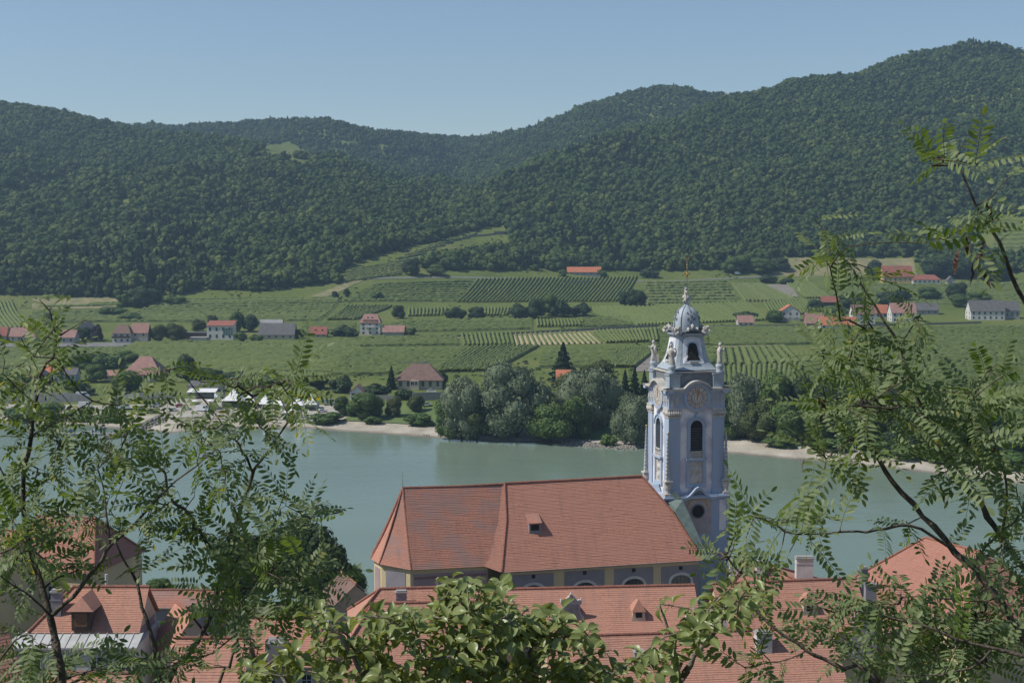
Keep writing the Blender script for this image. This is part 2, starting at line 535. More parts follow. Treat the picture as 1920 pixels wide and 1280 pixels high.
def clump_crown(n, seed, lobes=7, leaf=.16, hollow=.8, cone=False, droop=0.0, nj=.35, core=.80, sub=2, wide=.6, rough=.16, lob=(.30, .52)):
    """unit crown (radius 1, z 0..1 before scaling): uneven solid lobes covered with many small leaf-clump faces"""
    r = np.random.default_rng(seed)
    VV, FF = [], []; nv = 0
    if cone:
        t = r.random(n) ** 1.25
        a = r.random(n) * 6.283
        wv = (1.02 - t) * (.72 + .28 * np.sin(t * 44 + np.sin(a * 3))) * (.62 + .38 * r.random(n) ** .4) * (1 + .2 * np.sin(a * 5 + t * 9))
        c = np.stack([np.cos(a) * wv, np.sin(a) * wv, t * 2.0], -1)
        d = np.stack([np.cos(a), np.sin(a), np.full(n, .5)], -1); d /= np.linalg.norm(d, axis=1)[:, None]
    else:
        cs = []
        for k in range(lobes):
            a = k * 2.399 + r.random() * .8
            zc = .35 + 1.2 * ((k + .5) / lobes) if k else 1.25
            wd = math.sqrt(max(.08, 1 - ((zc - .85) / 1.0) ** 2))
            q = (.35 + .65 * r.random()) * wide * wd if k else 0
            cs.append((math.cos(a) * q, math.sin(a) * q, zc + r.uniform(-.15, .15), r.uniform(*lob)))
        cs = np.array(cs)
        iv, jf = ico(sub)
        for cx, cy_, cz, cr in cs:
            dis = 1 + rough * r.normal(size=len(iv))
            P = iv * (cr * core * dis)[:, None] + (cx, cy_, cz)
            VV.append(P); FF.append(np.concatenate([jf, jf[:, 2:3]], 1) + nv); nv += len(P)
        w = cs[:, 3] ** 2; w /= w.sum()
        k = r.choice(len(cs), n, p=w)
        d = r.normal(size=(n, 3)); d /= np.linalg.norm(d, axis=1)[:, None]
        rad = cs[k, 3] * (hollow + (1 - hollow) * r.random(n)) * (1 + .10 * r.normal(size=n))
        c = cs[k, :3] + d * rad[:, None]
    nn = d + nj * r.normal(size=(n, 3)); nn /= np.linalg.norm(nn, axis=1)[:, None]
    u = np.cross(nn, r.normal(size=(n, 3))); u /= np.linalg.norm(u, axis=1)[:, None] + 1e-9
    v = np.cross(nn, u)
    s = leaf * (.6 + .8 * r.random(n))
    if droop:
        v = v * .5 + np.array([0, 0, -1.0]) * droop
    a = u * s[:, None]; b = v * (s * (.55 + .4 * r.random(n)))[:, None]
    bend = nn * (s * .25)[:, None]
    Q = np.stack([c - a, c - b * .9 + bend, c + a, c + b + bend], 1).reshape(-1, 3)
    quads = np.arange(4 * n).reshape(n, 4) + nv
    VV.append(Q)
    V = np.concatenate(VV)
    z0, z1 = np.percentile(V[:, 2], 1), V[:, 2].max(); rr = np.percentile(np.hypot(V[:, 0], V[:, 1]), 98)
    V = np.stack([V[:, 0] / rr, V[:, 1] / rr, (V[:, 2] - z0) / (z1 - z0)], -1)
    tris = np.concatenate(FF)[:, :3] if FF else np.zeros((0, 3), int)
    return V, tris, quads

def proto_crown(name, material, rz=1.0, rx=1.0, **k):
    V, tr, qd = clump_crown(**k)
    V = V * (rx, rx, rz)
    me = bpy.data.meshes.new(name)
    me.vertices.add(len(V)); me.vertices.foreach_set('co', V.astype(np.float32).ravel())
    lv = np.concatenate([tr.ravel(), qd.ravel()]).astype(np.int32)
    me.loops.add(len(lv)); me.loops.foreach_set('vertex_index', lv)
    me.polygons.add(len(tr) + len(qd))
    tot = np.concatenate([np.full(len(tr), 3), np.full(len(qd), 4)]).astype(np.int32)
    me.polygons.foreach_set('loop_start', np.concatenate([[0], np.cumsum(tot)[:-1]]).astype(np.int32))
    me.polygons.foreach_set('loop_total', tot)
    me.materials.append(material)
    me.update(calc_edges=True); me.validate()
    return me

# low-count crowns for the far hillsides
far_protos = []
for i in range(8):
    far_protos.append(proto_crown('forest_crown', M_forest2 if i in (3, 6) else M_forest, n=110, seed=20 + i, rz=1.2 + .09 * i, lobes=4 + i % 4, leaf=.16, sub=2, rough=.13, lob=(.34, .6)))
con_protos = [proto_crown('forest_conifer', M_conifer, n=170, seed=40 + i, rx=.55, rz=1.9, leaf=.26, cone=True) for i in range(2)]

# clearings on the hills: (px, py, rx, ry) seen in the photograph -> no trees there
CLEAR = [(530, 285, 42, 16), (560, 306, 26, 8), (235, 385, 14, 16), (1890, 445, 60, 45), (985, 386, 20, 5), (715, 277, 24, 5), (775, 300, 18, 4), (650, 268, 20, 4), (200, 246, 22, 5)]
SPUR = [(632, 536), (648, 506), (690, 484), (760, 466), (830, 450), (900, 428), (950, 424), (962, 462), (880, 476), (806, 492), (772, 508), (756, 526), (720, 534), (660, 540)]
def in_poly(px, py, poly):
    c = np.zeros(px.shape, bool); j = len(poly) - 1
    for i in range(len(poly)):
        xi, yi = poly[i]; xj, yj = poly[j]
        q = ((yi > py) != (yj > py)) & (px < (xj - xi) * (py - yi) / (yj - yi + 1e-9) + xi)
        c ^= q; j = i
    return c
def projv(X, Y, Z):
    cp, sp = math.cos(PITCH), math.sin(PITCH)
    dz = Z - CAM[2]; dep = Y * cp - dz * sp; up = Y * sp + dz * cp
    return 960 + F * X / dep, 640 - F * up / dep

sp_ = 6.8
gy = np.arange(1180, 3250, sp_)
PX, PY = [], []
for y in gy:
    s = sp_ * (1.0 if y < 2300 else 1.15)
    x = np.arange(-.46 * y, .46 * y, s)
    PX.append(x); PY.append(np.full(len(x), y))
PX = np.concatenate(PX); PY = np.concatenate(PY)
PX = PX + rng.uniform(-.5, .5, len(PX)) * sp_; PY = PY + rng.uniform(-.5, .5, len(PY)) * sp_
H = hill_z(PX, PY); B = base_z(PX, PY); Z = terrain(PX, PY)
ppx, ppy = projv(PX, PY, Z)
edge = np.maximum(1.0, 3 + 9 * fbm(PX / 40., PY / 40., 2) + 26 * fbm(PX / 170. + 3, PY / 400., 2))
keep = (H - B > edge)
ridge8 = ridge_height(PX, PY, RIDGES[7])
for (a, b, c, d) in CLEAR:
    keep &= ~((((ppx - a) / c) ** 2 + ((ppy - b) / d) ** 2) < 1 + .8 * fbm(PX / 20., PY / 20., 2))
keep &= ~in_poly(ppx, ppy, SPUR)
# right-hand meadow terraces below the forest edge
keep &= ~in_poly(ppx, ppy, [(560, 566), (632, 534), (640, 505), (690, 482), (790, 490), (790, 580), (560, 580)])
keep &= ~((ppx > 780) & (ppx < 1445) & (ppy > 507))
keep &= ~((ppx > 1440) & (ppx < 1720) & (ppy > 482))
PX, PY, Z, ppx, ppy = PX[keep], PY[keep], Z[keep], ppx[keep], ppy[keep]
# drop what the hills themselves hide from a wide stretch of viewpoints
U = PX / PY; order = np.argsort(PY)
nb = 500; bins = np.clip(((U + .5) * nb).astype(int), 0, nb - 1)
ang = (Z + 16 - CAM[2]) / PY
vis = np.zeros(len(PX), bool); mx = np.full(nb, -1e9)
for i in order:
    b = bins[i]
    vis[i] = ang[i] > mx[b]
    a = (Z[i] + 0.0 - CAM[2]) / PY[i] - .006
    if a > mx[b]: mx[b] = a
PX, PY, Z = PX[vis], PY[vis], Z[vis]
nT = len(PX)
big = fbm(PX / 120., PY / 120., 3)
S = (3.5 + 3.9 * rng.random(nT) ** 2.0) * (1 + .6 * big) * np.interp(PY, [1300, 2000], [1.35, 1.0])
far_m = np.clip((PY - 1300) / 1200, 0, 1)
conprob = np.clip(.015 + .40 * (fbm(PX / 150. + 9, PY / 150. - 4, 3) > .16) + .10 * (PY > 2550), 0, .6)
iscon = rng.random(nT) < conprob
var = np.where(iscon, len(far_protos) + rng.integers(0, len(con_protos), nT), rng.integers(0, len(far_protos), nT)).astype(np.int32)
me = bpy.data.meshes.new('forest'); me.vertices.add(nT)
me.vertices.foreach_set('co', np.stack([PX, PY, Z - .3], -1).astype(np.float32).ravel())
for nm, dt, arr in (('size', 'FLOAT', S), ('spin', 'FLOAT', rng.random(nT) * 6.283), ('variant', 'INT', var)):
    at_ = me.attributes.new(nm, dt, 'POINT'); at_.data.foreach_set('value', arr.astype(np.int32 if dt == 'INT' else np.float32))
me.update()
protocol = bpy.data.collections.new('forest_kit')
kit = []
for i, pm in enumerate(far_protos + con_protos):
    o = bpy.data.objects.new('forest_tree_%02d' % i, pm); protocol.objects.link(o); kit.append(o)
forest = link('forest', me)
tag(forest, 'dense mixed green forest covering the hills across the river', 'forest', kind='stuff')
def instancer(obj, coll, zs=1.0):
    ng = bpy.data.node_groups.new('scatter', 'GeometryNodeTree')
    ng.interface.new_socket('Geometry', in_out='INPUT', socket_type='NodeSocketGeometry')
    ng.interface.new_socket('Geometry', in_out='OUTPUT', socket_type='NodeSocketGeometry')
    N = ng.nodes; L = ng.links
    gi = N.new('NodeGroupInput'); go = N.new('NodeGroupOutput')
    ci = N.new('GeometryNodeCollectionInfo'); ci.inputs['Collection'].default_value = coll
    ci.inputs['Separate Children'].default_value = True; ci.inputs['Reset Children'].default_value = True
    ip = N.new('GeometryNodeInstanceOnPoints'); ip.inputs['Pick Instance'].default_value = True
    def attr(nm, ty):
        a = N.new('GeometryNodeInputNamedAttribute'); a.data_type = ty; a.inputs['Name'].default_value = nm; return a.outputs['Attribute']
    L.new(gi.outputs[0], ip.inputs['Points']); L.new(ci.outputs[0], ip.inputs['Instance'])
    L.new(attr('variant', 'INT'), ip.inputs['Instance Index'])
    cx = N.new('ShaderNodeCombineXYZ'); L.new(attr('spin', 'FLOAT'), cx.inputs['Z'])
    L.new(cx.outputs[0], ip.inputs['Rotation'])
    sc = N.new('ShaderNodeCombineXYZ'); a = attr('size', 'FLOAT')
    L.new(a, sc.inputs['X']); L.new(a, sc.inputs['Y'])
    mu = N.new('ShaderNodeMath'); mu.operation = 'MULTIPLY'; mu.inputs[1].default_value = zs
    L.new(a, mu.inputs[0]); L.new(mu.outputs[0], sc.inputs['Z']); L.new(sc.outputs[0], ip.inputs['Scale'])
    L.new(ip.outputs[0], go.inputs[0])
    md = obj.modifiers.new('scatter', 'NODES'); md.node_group = ng
instancer(forest, protocol)
print('forest trees', nT)
# ================================================================== VINEYARDS
M_vine = leafmat('vine_leaves', (.175, .225, .040), (.265, .295, .068), (.09, .13, .06), trans=.2, rough=.7, spec=.15, island=False, wn=.25)
M_vine_pale = leafmat('vine_leaves_pale', (.175, .205, .042), (.26, .275, .075), (.11, .15, .07), trans=.2, rough=.7, spec=.15, island=False, wn=.25)
M_lane = {
    'grass': mat('lane_grass', (.095, .120, .032), (.060, .082, .023), .25, .95, .4, 1.5, coord='World'),
    'dark': mat('lane_dark', (.055, .085, .030), (.035, .060, .022), .25, .95, .4, 1.5, coord='World'),
    'tan': mat('lane_tan', (.44, .37, .23), (.32, .28, .16), .3, .95, .4, 1.5, coord='World'),
    'pale': mat('lane_pale', (.17, .18, .075), (.11, .135, .05), .2, .95, .4, 1.5, coord='World'),
    'soil': mat('bare_soil', (.24, .215, .185), (.17, .15, .13), .3, .95, .5, 1.5, coord='World', stretch=(.2, 1, 1)),
    'dry': mat('dry_meadow', (.25, .215, .11), (.15, .155, .07), .12, .95, .4, 1.2, coord='World'),
    'lawn': mat('mown_lawn', (.12, .165, .055), (.085, .13, .04), .12, .95, .3, 1.2, coord='World'),
    'gravel': mat('gravel_yard', (.40, .37, .32), (.28, .255, .22), .2, .95, .3, 2.0, coord='World'),
    'road': mat('asphalt_lane', (.20, .195, .185), (.15, .145, .14), .2, .95, .2, 2.0, coord='World'),
}
def bil(c, s, t):
    bl, br, tr, tl = c
    s = np.asarray(s)[..., None]; t = np.asarray(t)[..., None]
    return (bl * (1 - s) + br * s) * (1 - t) + (tl * (1 - s) + tr * s) * t

def patch(name, corners, material, dz=.22, step=5.0, parent=None):
    c = [np.asarray(k[:2], float) for k in corners]
    nu = max(2, int(max(np.linalg.norm(c[1] - c[0]), np.linalg.norm(c[2] - c[3])) / step) + 1)
    nv = max(2, int(max(np.linalg.norm(c[3] - c[0]), np.linalg.norm(c[2] - c[1])) / step) + 1)
    S, T = np.meshgrid(np.linspace(0, 1, nu), np.linspace(0, 1, nv))
    P = bil(c, S, T)
    Z = terrain(P[..., 0], P[..., 1]) + dz
    V = np.concatenate([P, Z[..., None]], -1).reshape(-1, 3)
    i = np.arange(nv - 1)[:, None] * nu + np.arange(nu - 1)[None, :]
    Fq = np.stack([i, i + 1, i + 1 + nu, i + nu], -1).reshape(-1, 4)
    return link(name, mesh_np(name, V, Fq, material, True), parent)

def vine_row(a, b, w, h, material, parent, seed):
    L = np.linalg.norm(b - a); n = max(3, int(L / 1.4) + 1)
    r = np.random.default_rng(seed)
    t = np.linspace(0, 1, n)
    P = a[None] * (1 - t[:, None]) + b[None] * t[:, None]
    d = (b - a) / (L + 1e-9); nrm = np.array([-d[1], d[0]])
    gap = (r.random(n) < .03) * .6
    prof = np.array([(-1, 0), (-.95, .62), (-.35, 1.0), (.35, 1.0), (.95, .62), (1, 0)])
    V = np.zeros((n, 6, 3))
    z = terrain(P[:, 0], P[:, 1])
    for k, (o, q) in enumerate(prof):
        ww = w * o * (1 + .30 * r.normal(size=n)); hh = h * q * (1 + .14 * r.normal(size=n)) * (1 - gap)
        V[:, k, :2] = P + nrm[None] * ww[:, None] + d[None] * (.25 * r.normal(size=n))[:, None]
        V[:, k, 2] = z + hh + (.05 if q else -.1)
    i = np.arange(n - 1)[:, None] * 6 + np.arange(5)[None]
    Fq = np.stack([i, i + 1, i + 7, i + 6], -1).reshape(-1, 4)
    return link('vine_row', mesh_np('vine_row', V.reshape(-1, 3), Fq, material), parent)

VQUADS = []
def vineyard(label, quad, n, mode='up', lane='grass', w=.8, h=1.9, pale=False, curve=0.0, floor=True):
    VQUADS.append(quad)
    c = [hit(*p) for p in quad]
    c2 = [k[:2] for k in c]
    o = empty('vineyard', (0, 0, 0))
    tag(o, label, 'vineyard', 'vineyards across the river')
    if floor: patch('field_floor', c2, M_lane[lane], parent=o)
    for k in range(n):
        f = (k + .5) / n
        if mode == 'up': a, b = bil(c2, [f, f], [0.01, .99])
        else: a, b = bil(c2, [0.01, .99], [f, f])
        vine_row(a, b, w, h, M_vine_pale if pale else M_vine, o, int(abs(quad[0][0])) * 97 + k)
    return o

V_ = vineyard
V_('vineyard of steep rows right below the long red-roofed barn', [(855, 567), (1166, 566), (1197, 518), (893, 524)], 42, w=.9)
V_('terraced vineyard with level rows directly behind the gilded spire cross', [(1214, 573), (1388, 571), (1366, 527), (1207, 528)], 8, 'across', 'pale', w=1.9, h=2.2)
V_('vineyard with slanting rows around the top of the tower dome', [(1196, 611), (1446, 601), (1402, 568), (1080, 578)], 40, w=.9)
V_('vineyard with curving pale rows left of the grey ploughed plot', [(1396, 566), (1500, 566), (1428, 533), (1372, 533)], 14, lane='pale', w=.9, pale=True)
V_('narrow vineyard right of the grey ploughed plot', [(1512, 560), (1560, 560), (1520, 532), (1472, 532)], 9, w=.9)
V_('tan striped vineyard with bare pale lanes', [(968, 648), (1134, 644), (1110, 622), (962, 626)], 16, lane='tan', w=.6, h=1.4)
V_('vineyard with upright rows left of the tan striped one', [(868, 649), (967, 648), (961, 626), (862, 628)], 12, w=.95, lane='pale')
V_('vineyard right of the tan striped one', [(1136, 644), (1236, 641), (1232, 617), (1112, 622)], 16, w=.9)
V_('vineyard with diagonal rows behind the riverside willows', [(818, 699), (925, 696), (1012, 650), (884, 652)], 15, w=1.0, lane='dark')
V_('vineyard with level rows behind the grey-roofed villa', [(600, 706), (815, 700), (880, 653), (640, 655)], 17, 'across', 'grass', w=1.1)
V_('small vineyard of short rows left of the mid-slope thicket', [(764, 594), (838, 592), (840, 579), (764, 580)], 11, w=.9, lane='pale')
V_('small vineyard of short rows between the two thickets', [(902, 593), (952, 592), (958, 579), (900, 579)], 9, w=.9, lane='pale')
V_('small vineyard plot below the mid-slope thicket', [(1006, 614), (1092, 612), (1086, 600), (1004, 601)], 13, w=.8, lane='pale')
V_('vineyard with diagonal rows above the tall pink-roofed house', [(612, 601), (668, 600), (738, 574), (650, 574)], 12, w=.9)
V_('vineyard with wide pale lanes just right of the tower statue', [(1352, 687), (1506, 682), (1474, 650), (1350, 655)], 10, lane='pale', w=1.4, h=1.8)
V_('dense vineyard behind the right tower statue', [(1330, 650), (1560, 645), (1530, 615), (1322, 615)], 18, 'across', 'grass', w=1.0)
V_('vineyard with level rows sweeping below the white village houses', [(1490, 735), (2010, 722), (1990, 612), (1570, 616)], 32, 'across', 'grass', w=1.25)
V_('broad vineyard with level rows below the row of village houses', [(172, 690), (625, 700), (690, 642), (250, 644)], 22, 'across', 'grass', w=1.2)
V_('vineyard band with level rows below the barn with the grey roof', [(560, 652), (862, 648), (858, 630), (560, 640)], 8, 'across', 'grass', w=1.1)
V_('vineyard with level rows along the left forest edge', [(170, 604), (600, 602), (640, 562), (300, 566)], 12, 'across', 'grass', w=1.3)
V_('vineyard with slanting rows at the left forest corner', [(-40, 622), (60, 615), (24, 566), (-60, 566)], 12, w=1.0)
V_('vineyard with level rows below the spur terraces', [(640, 566), (855, 566), (888, 526), (700, 534)], 9, 'across', 'grass', w=1.4)
V_('upper terraced vineyard on the bright spur', [(700, 506), (756, 500), (900, 433), (845, 449)], 9, 'across', 'pale', w=1.4, pale=True)
V_('lower terraced vineyard on the bright spur', [(640, 532), (752, 516), (758, 492), (650, 506)], 8, 'across', 'pale', w=1.4, pale=True)
V_('vineyard with slanting rows beside the brown plot left of the tower', [(1130, 690), (1190, 690), (1232, 655), (1170, 655)], 12, w=1.0, lane='dark')
V_('vineyard above the row of cottages', [(650, 626), (1000, 618), (1000, 600), (770, 600)], 7, 'across', 'grass', w=1.2)
V_('hillside vineyard meadow at the far right forest notch', [(1850, 486), (1990, 490), (1990, 412), (1880, 414)], 9, 'across', 'grass', w=1.6)
V_('vineyard with level rows below the yellow farmhouse', [(1545, 555), (1830, 560), (1800, 534), (1560, 534)], 8, 'across', 'grass', w=1.2)

V_('vineyard strip between the dry meadow and the left forest', [(20, 578), (640, 566), (636, 560), (300, 562)], 3, 'across', 'grass', w=1.3)
V_('vineyard below the left dry meadow', [(60, 606), (240, 604), (230, 582), (60, 584)], 7, 'across', 'grass', w=1.2)
V_('vineyard left of the broad level-row one by the village', [(-60, 690), (165, 690), (240, 654), (-60, 660)], 12, 'across', 'grass', w=1.2)
V_('vineyard strip above the broad level rows', [(560, 628), (668, 626), (666, 606), (570, 608)], 9, 'across', 'grass', w=1.0)
V_('vineyard with level rows right behind the riverside grove', [(1010, 690), (1140, 688), (1160, 656), (1020, 654)], 10, 'across', 'dark', w=1.1)
V_('vineyard around the brown plot behind the tower', [(1236, 690), (1352, 684), (1340, 652), (1236, 650)], 11, 'across', 'grass', w=1.1)
V_('vineyard hidden half by the tower top', [(1236, 650), (1330, 648), (1322, 613), (1236, 613)], 11, 'across', 'grass', w=1.1)
V_('vineyard below the wide pale lanes right of the tower', [(1355, 722), (1500, 716), (1506, 684), (1352, 690)], 16, 'up', 'dark', w=1.1)
V_('vineyard strip below the mid-slope thicket', [(1095, 614), (1192, 612), (1180, 596), (1092, 598)], 6, 'across', 'dark', w=1.1)
V_('vineyard on the slope right of the slanting rows', [(1450, 600), (1530, 584), (1510, 562), (1430, 568)], 14, 'up', 'grass', w=1.0)
V_('vineyard above the right village houses', [(1580, 568), (1820, 572), (1810, 556), (1570, 556)], 5, 'across', 'grass', w=1.2)
V_('vineyard at the far right below the hillside meadow', [(1780, 562), (1990, 572), (1990, 530), (1800, 530)], 9, 'across', 'grass', w=1.2)
V_('vineyard between the left river road and the broad rows', [(300, 716), (600, 724), (622, 704), (300, 694)], 8, 'across', 'grass', w=1.1)

def plot(name, label, cat, quad, key):
    return tag(patch(name, [hit(*p) for p in quad], M_lane[key], dz=.32), label, cat, kind='structure')
plot('ploughed_plot', 'grey ploughed plot on the right slope', 'field', [(1432, 557), (1497, 557), (1486, 534), (1426, 534)], 'soil')
plot('ploughed_plot', 'brown bare plot left of the tower', 'field', [(1190, 697), (1240, 697), (1240, 664), (1208, 665)], 'soil')
plot('meadow', 'dry grass meadow at the left forest edge', 'meadow', [(60, 580), (215, 578), (235, 556), (60, 560)], 'dry')
plot('meadow', 'dry terrace meadow above the yellow farmhouse', 'meadow', [(1440, 518), (1720, 516), (1712, 484), (1480, 484)], 'dry')
plot('path', 'bare track at the foot of the spur', 'path', [(566, 562), (606, 560), (690, 522), (672, 520)], 'dry')
plot('lane', 'lane along the foot of the wooded hill', 'road', [(690, 524), (1440, 519), (1440, 516.5), (690, 521.5)], 'road')
plot('lane', 'lane through the mid vineyards', 'road', [(740, 640), (1240, 616), (1240, 613.5), (740, 637)], 'dry')
plot('lane', 'pale farm track below the right village', 'road', [(1330, 652), (1470, 649), (1470, 646), (1330, 649)], 'dry')
plot('lane', 'lane before the left row of houses', 'road', [(-60, 652), (210, 650), (560, 640), (-60, 645)], 'road')
plot('river_lawn', 'mown lawn on the river bank by the villa', 'lawn', [(640, 789), (842, 798), (832, 762), (690, 757)], 'lawn')
plot('river_lawn', 'lawn strip under the willows', 'lawn', [(1070, 822), (1230, 828), (1220, 795), (1080, 795)], 'lawn')
plot('gravel_yard', 'pale gravel yard around the white tents', 'yard', [(300, 786), (640, 784), (660, 756), (300, 748)], 'gravel')
plot('lane', 'riverside road on the far bank', 'road', [(-80, 768), (320, 766), (320, 758), (-80, 760)], 'gravel')
# ================================================================== TREES of the far bank and the valley
M_willow = leafmat('willow_leaves', (.120, .155, .088), (.185, .215, .130), (.13, .15, .10), trans=.15, rough=.7, spec=.2, island=True)
M_broad = leafmat('broad_leaves', (.065, .115, .030), (.120, .175, .048), (.06, .09, .04), trans=.18, rough=.7, spec=.2, island=True)
M_olive = leafmat('olive_leaves', (.065, .085, .028), (.11, .13, .045), (.08, .10, .05), trans=.18, rough=.7, spec=.2, island=True)
M_darkl = leafmat('dark_leaves', (.030, .055, .022), (.060, .092, .034), (.04, .06, .03), trans=.12, rough=.7, spec=.2, island=True)
M_plum = leafmat('plum_leaves', (.030, .022, .022), (.055, .035, .034), (.05, .03, .03), trans=.1, rough=.7, spec=.2, island=True)
CR = {
    'willow': [proto_crown('crown', M_willow, n=13000, seed=60 + i, lobes=16, leaf=.040, hollow=.8, droop=.9) for i in range(3)],
    'broad': [proto_crown('crown', M_broad, n=9000, seed=70 + i, lobes=13, leaf=.046, hollow=.8) for i in range(3)],
    'olive': [proto_crown('crown', M_olive, n=8000, seed=80 + i, lobes=12, leaf=.046, hollow=.75) for i in range(2)],
    'dark': [proto_crown('crown', M_darkl, n=6500, seed=90 + i, lobes=11, leaf=.055, hollow=.8) for i in range(2)],
    'plum': [proto_crown('crown', M_plum, n=2500, seed=95, lobes=9, leaf=.085, hollow=.8)],
    'conifer': [proto_crown('crown', M_conifer, n=3000, seed=100 + i, leaf=.085, cone=True) for i in range(2)],
    'bush': [proto_crown('crown', M_broad, n=1500, seed=110 + i, lobes=8, leaf=.10, hollow=.85) for i in range(2)],
    'darkbush': [proto_crown('crown', M_darkl, n=1500, seed=115 + i, lobes=8, leaf=.10, hollow=.85) for i in range(2)],
}
def trunk_mesh(seed):
    r = random.Random(seed); mb = MB()
    def wob(a, b, n, r0, r1, w):
        pts, rr = [], []
        for i in range(n + 1):
            t = i / n
            pts.append((a[0] + (b[0] - a[0]) * t + r.uniform(-w, w) * (0 < i), a[1] + (b[1] - a[1]) * t + r.uniform(-w, w) * (0 < i), a[2] + (b[2] - a[2]) * t))
            rr.append(r0 + (r1 - r0) * t)
        mb.tube(pts, rr, 6); return pts
    st = wob((0, 0, -.3), (r.uniform(-.1, .1), r.uniform(-.1, .1), 1.45), 6, .085, .02, .03)
    for k in range(7):
        q = st[1 + k % 5]; a = r.random() * 6.28
        wob(q, (q[0] + math.cos(a) * .55, q[1] + math.sin(a) * .55, q[2] + .35 + .35 * r.random()), 4, .035, .008, .03)
    return mb.mesh('trunk', M_bark, True)
TRUNKS = [trunk_mesh(i) for i in range(3)]
_tc = [0]
def tree(kind, px, py, ptop, pw, label, cat='tree', group=None, name=None, y=None, stem=.2, loc=None):
    """px, py: foot in the photograph; ptop: top; pw: crown width in pixels"""
    _tc[0] += 1; i = _tc[0]
    p = hit(px, py) if loc is None else np.asarray(loc, float)
    k = p[1] / F
    h = (py - ptop) * k; w = pw * k / 2
    nm = name or {'willow': 'willow_tree', 'conifer': 'conifer_tree', 'bush': 'bush', 'darkbush': 'bush'}.get(kind, 'broadleaf_tree')
    o = empty(nm, p, (i * 2.399) % 6.283)
    tag(o, label, cat, group)
    bushy = 'bush' in kind
    s = 0.0 if bushy else stem * h
    if kind == 'conifer': s = .06 * h
    cm = CR[kind][i % len(CR[kind])]
    z0 = s * .45 - (.12 * h if bushy else 0)
    link('crown', cm, o, (0, 0, z0), (0, 0, 0), (w * 1.05, w * 1.05, h - z0))
    link('trunk', TRUNKS[i % 3], o, (0, 0, 0), (0, 0, 0), (max(w * .6, .08 * h), max(w * .6, .08 * h), h * .40))
    return o

T = tree
BK = 'trees along the far river bank'
T('willow', 866, 824, 702, 92, 'silvery willow at the left end of the riverside grove', group=BK)
T('willow', 968, 818, 672, 136, 'tallest broad silvery willow in the riverside grove', group=BK)
T('willow', 1106, 806, 686, 112, 'silvery willow between the tall willow and the tower', group=BK)
T('willow', 1186, 838, 732, 72, 'rounded pale willow at the water beside the tower', group=BK)
T('broad', 1032, 830, 752, 92, 'dense green tree at the water before the tall willow', group=BK)
T('broad', 842, 824, 742, 60, 'leafy green tree at the left foot of the grove', group=BK)
T('olive', 893, 826, 748, 74, 'yellowish green tree in the grove beside the left willow', group=BK)
T('olive', 930, 820, 768, 44, 'small olive green tree at the foot of the tallest willow', group=BK)
T('broad', 1075, 822, 740, 60, 'green tree behind the lawn strip under the willows', group=BK)
T('dark', 1130, 800, 720, 60, 'dark tree shading the lawn strip', group=BK)
T('olive', 1120, 760, 670, 80, 'sparse olive tree behind the riverside grove', group=BK)
T('olive', 1068, 765, 690, 60, 'olive tree behind the tall willow', group=BK)
T('bush', 1140, 838, 812, 34, 'low bush at the stony water edge near the tower', 'bush')
T('conifer', 1172, 752, 690, 26, 'dark spruce leftmost of the three by the tower', group='dark spruces beside the tower')
T('conifer', 1190, 752, 684, 28, 'dark spruce in the middle of the three by the tower', group='dark spruces beside the tower')
T('conifer', 1208, 750, 692, 26, 'dark spruce nearest the tower of the three', group='dark spruces beside the tower')
T('conifer', 1056, 716, 640, 52, 'single dark pine rising above the riverside grove', stem=.1)
T('conifer', 734, 730, 684, 22, 'slim dark spruce left of the grey-roofed villa')
T('broad', 686, 786, 732, 62, 'round bright green tree on the bank lawn')
T('olive', 738, 782, 740, 30, 'thin young tree on the bank lawn')
T('olive', 781, 772, 738, 34, 'open young tree near the parked silver car')
T('dark', 640, 778, 740, 34, 'dark small tree left of the round lawn tree')
T('bush', 664, 780, 752, 36, 'bush between the small dark tree and the round lawn tree', 'bush')
T('bush', 610, 793, 770, 62, 'broad low bush on the sand left of the lawn', 'bush')
T('bush', 787, 798, 774, 54, 'broad low bush on the bank edge before the lawn', 'bush')
T('bush', 700, 794, 778, 36, 'low bush at the left lawn corner by the sand', 'bush')
T('bush', 475, 791, 770, 40, 'bush on the sand below the white tents', 'bush')
T('bush', 548, 790, 774, 28, 'small bush on the sand right of the tent bush', 'bush')
T('darkbush', 822, 724, 692, 40, 'dark bush at the right gable of the villa', 'bush')
T('darkbush', 700, 745, 718, 60, 'hedge-like bush left of the villa drive', 'bush')
T('darkbush', 762, 748, 728, 46, 'bush below the villa front', 'bush')
T('darkbush', 640, 735, 700, 50, 'dark bush behind the little gatehouse', 'bush')
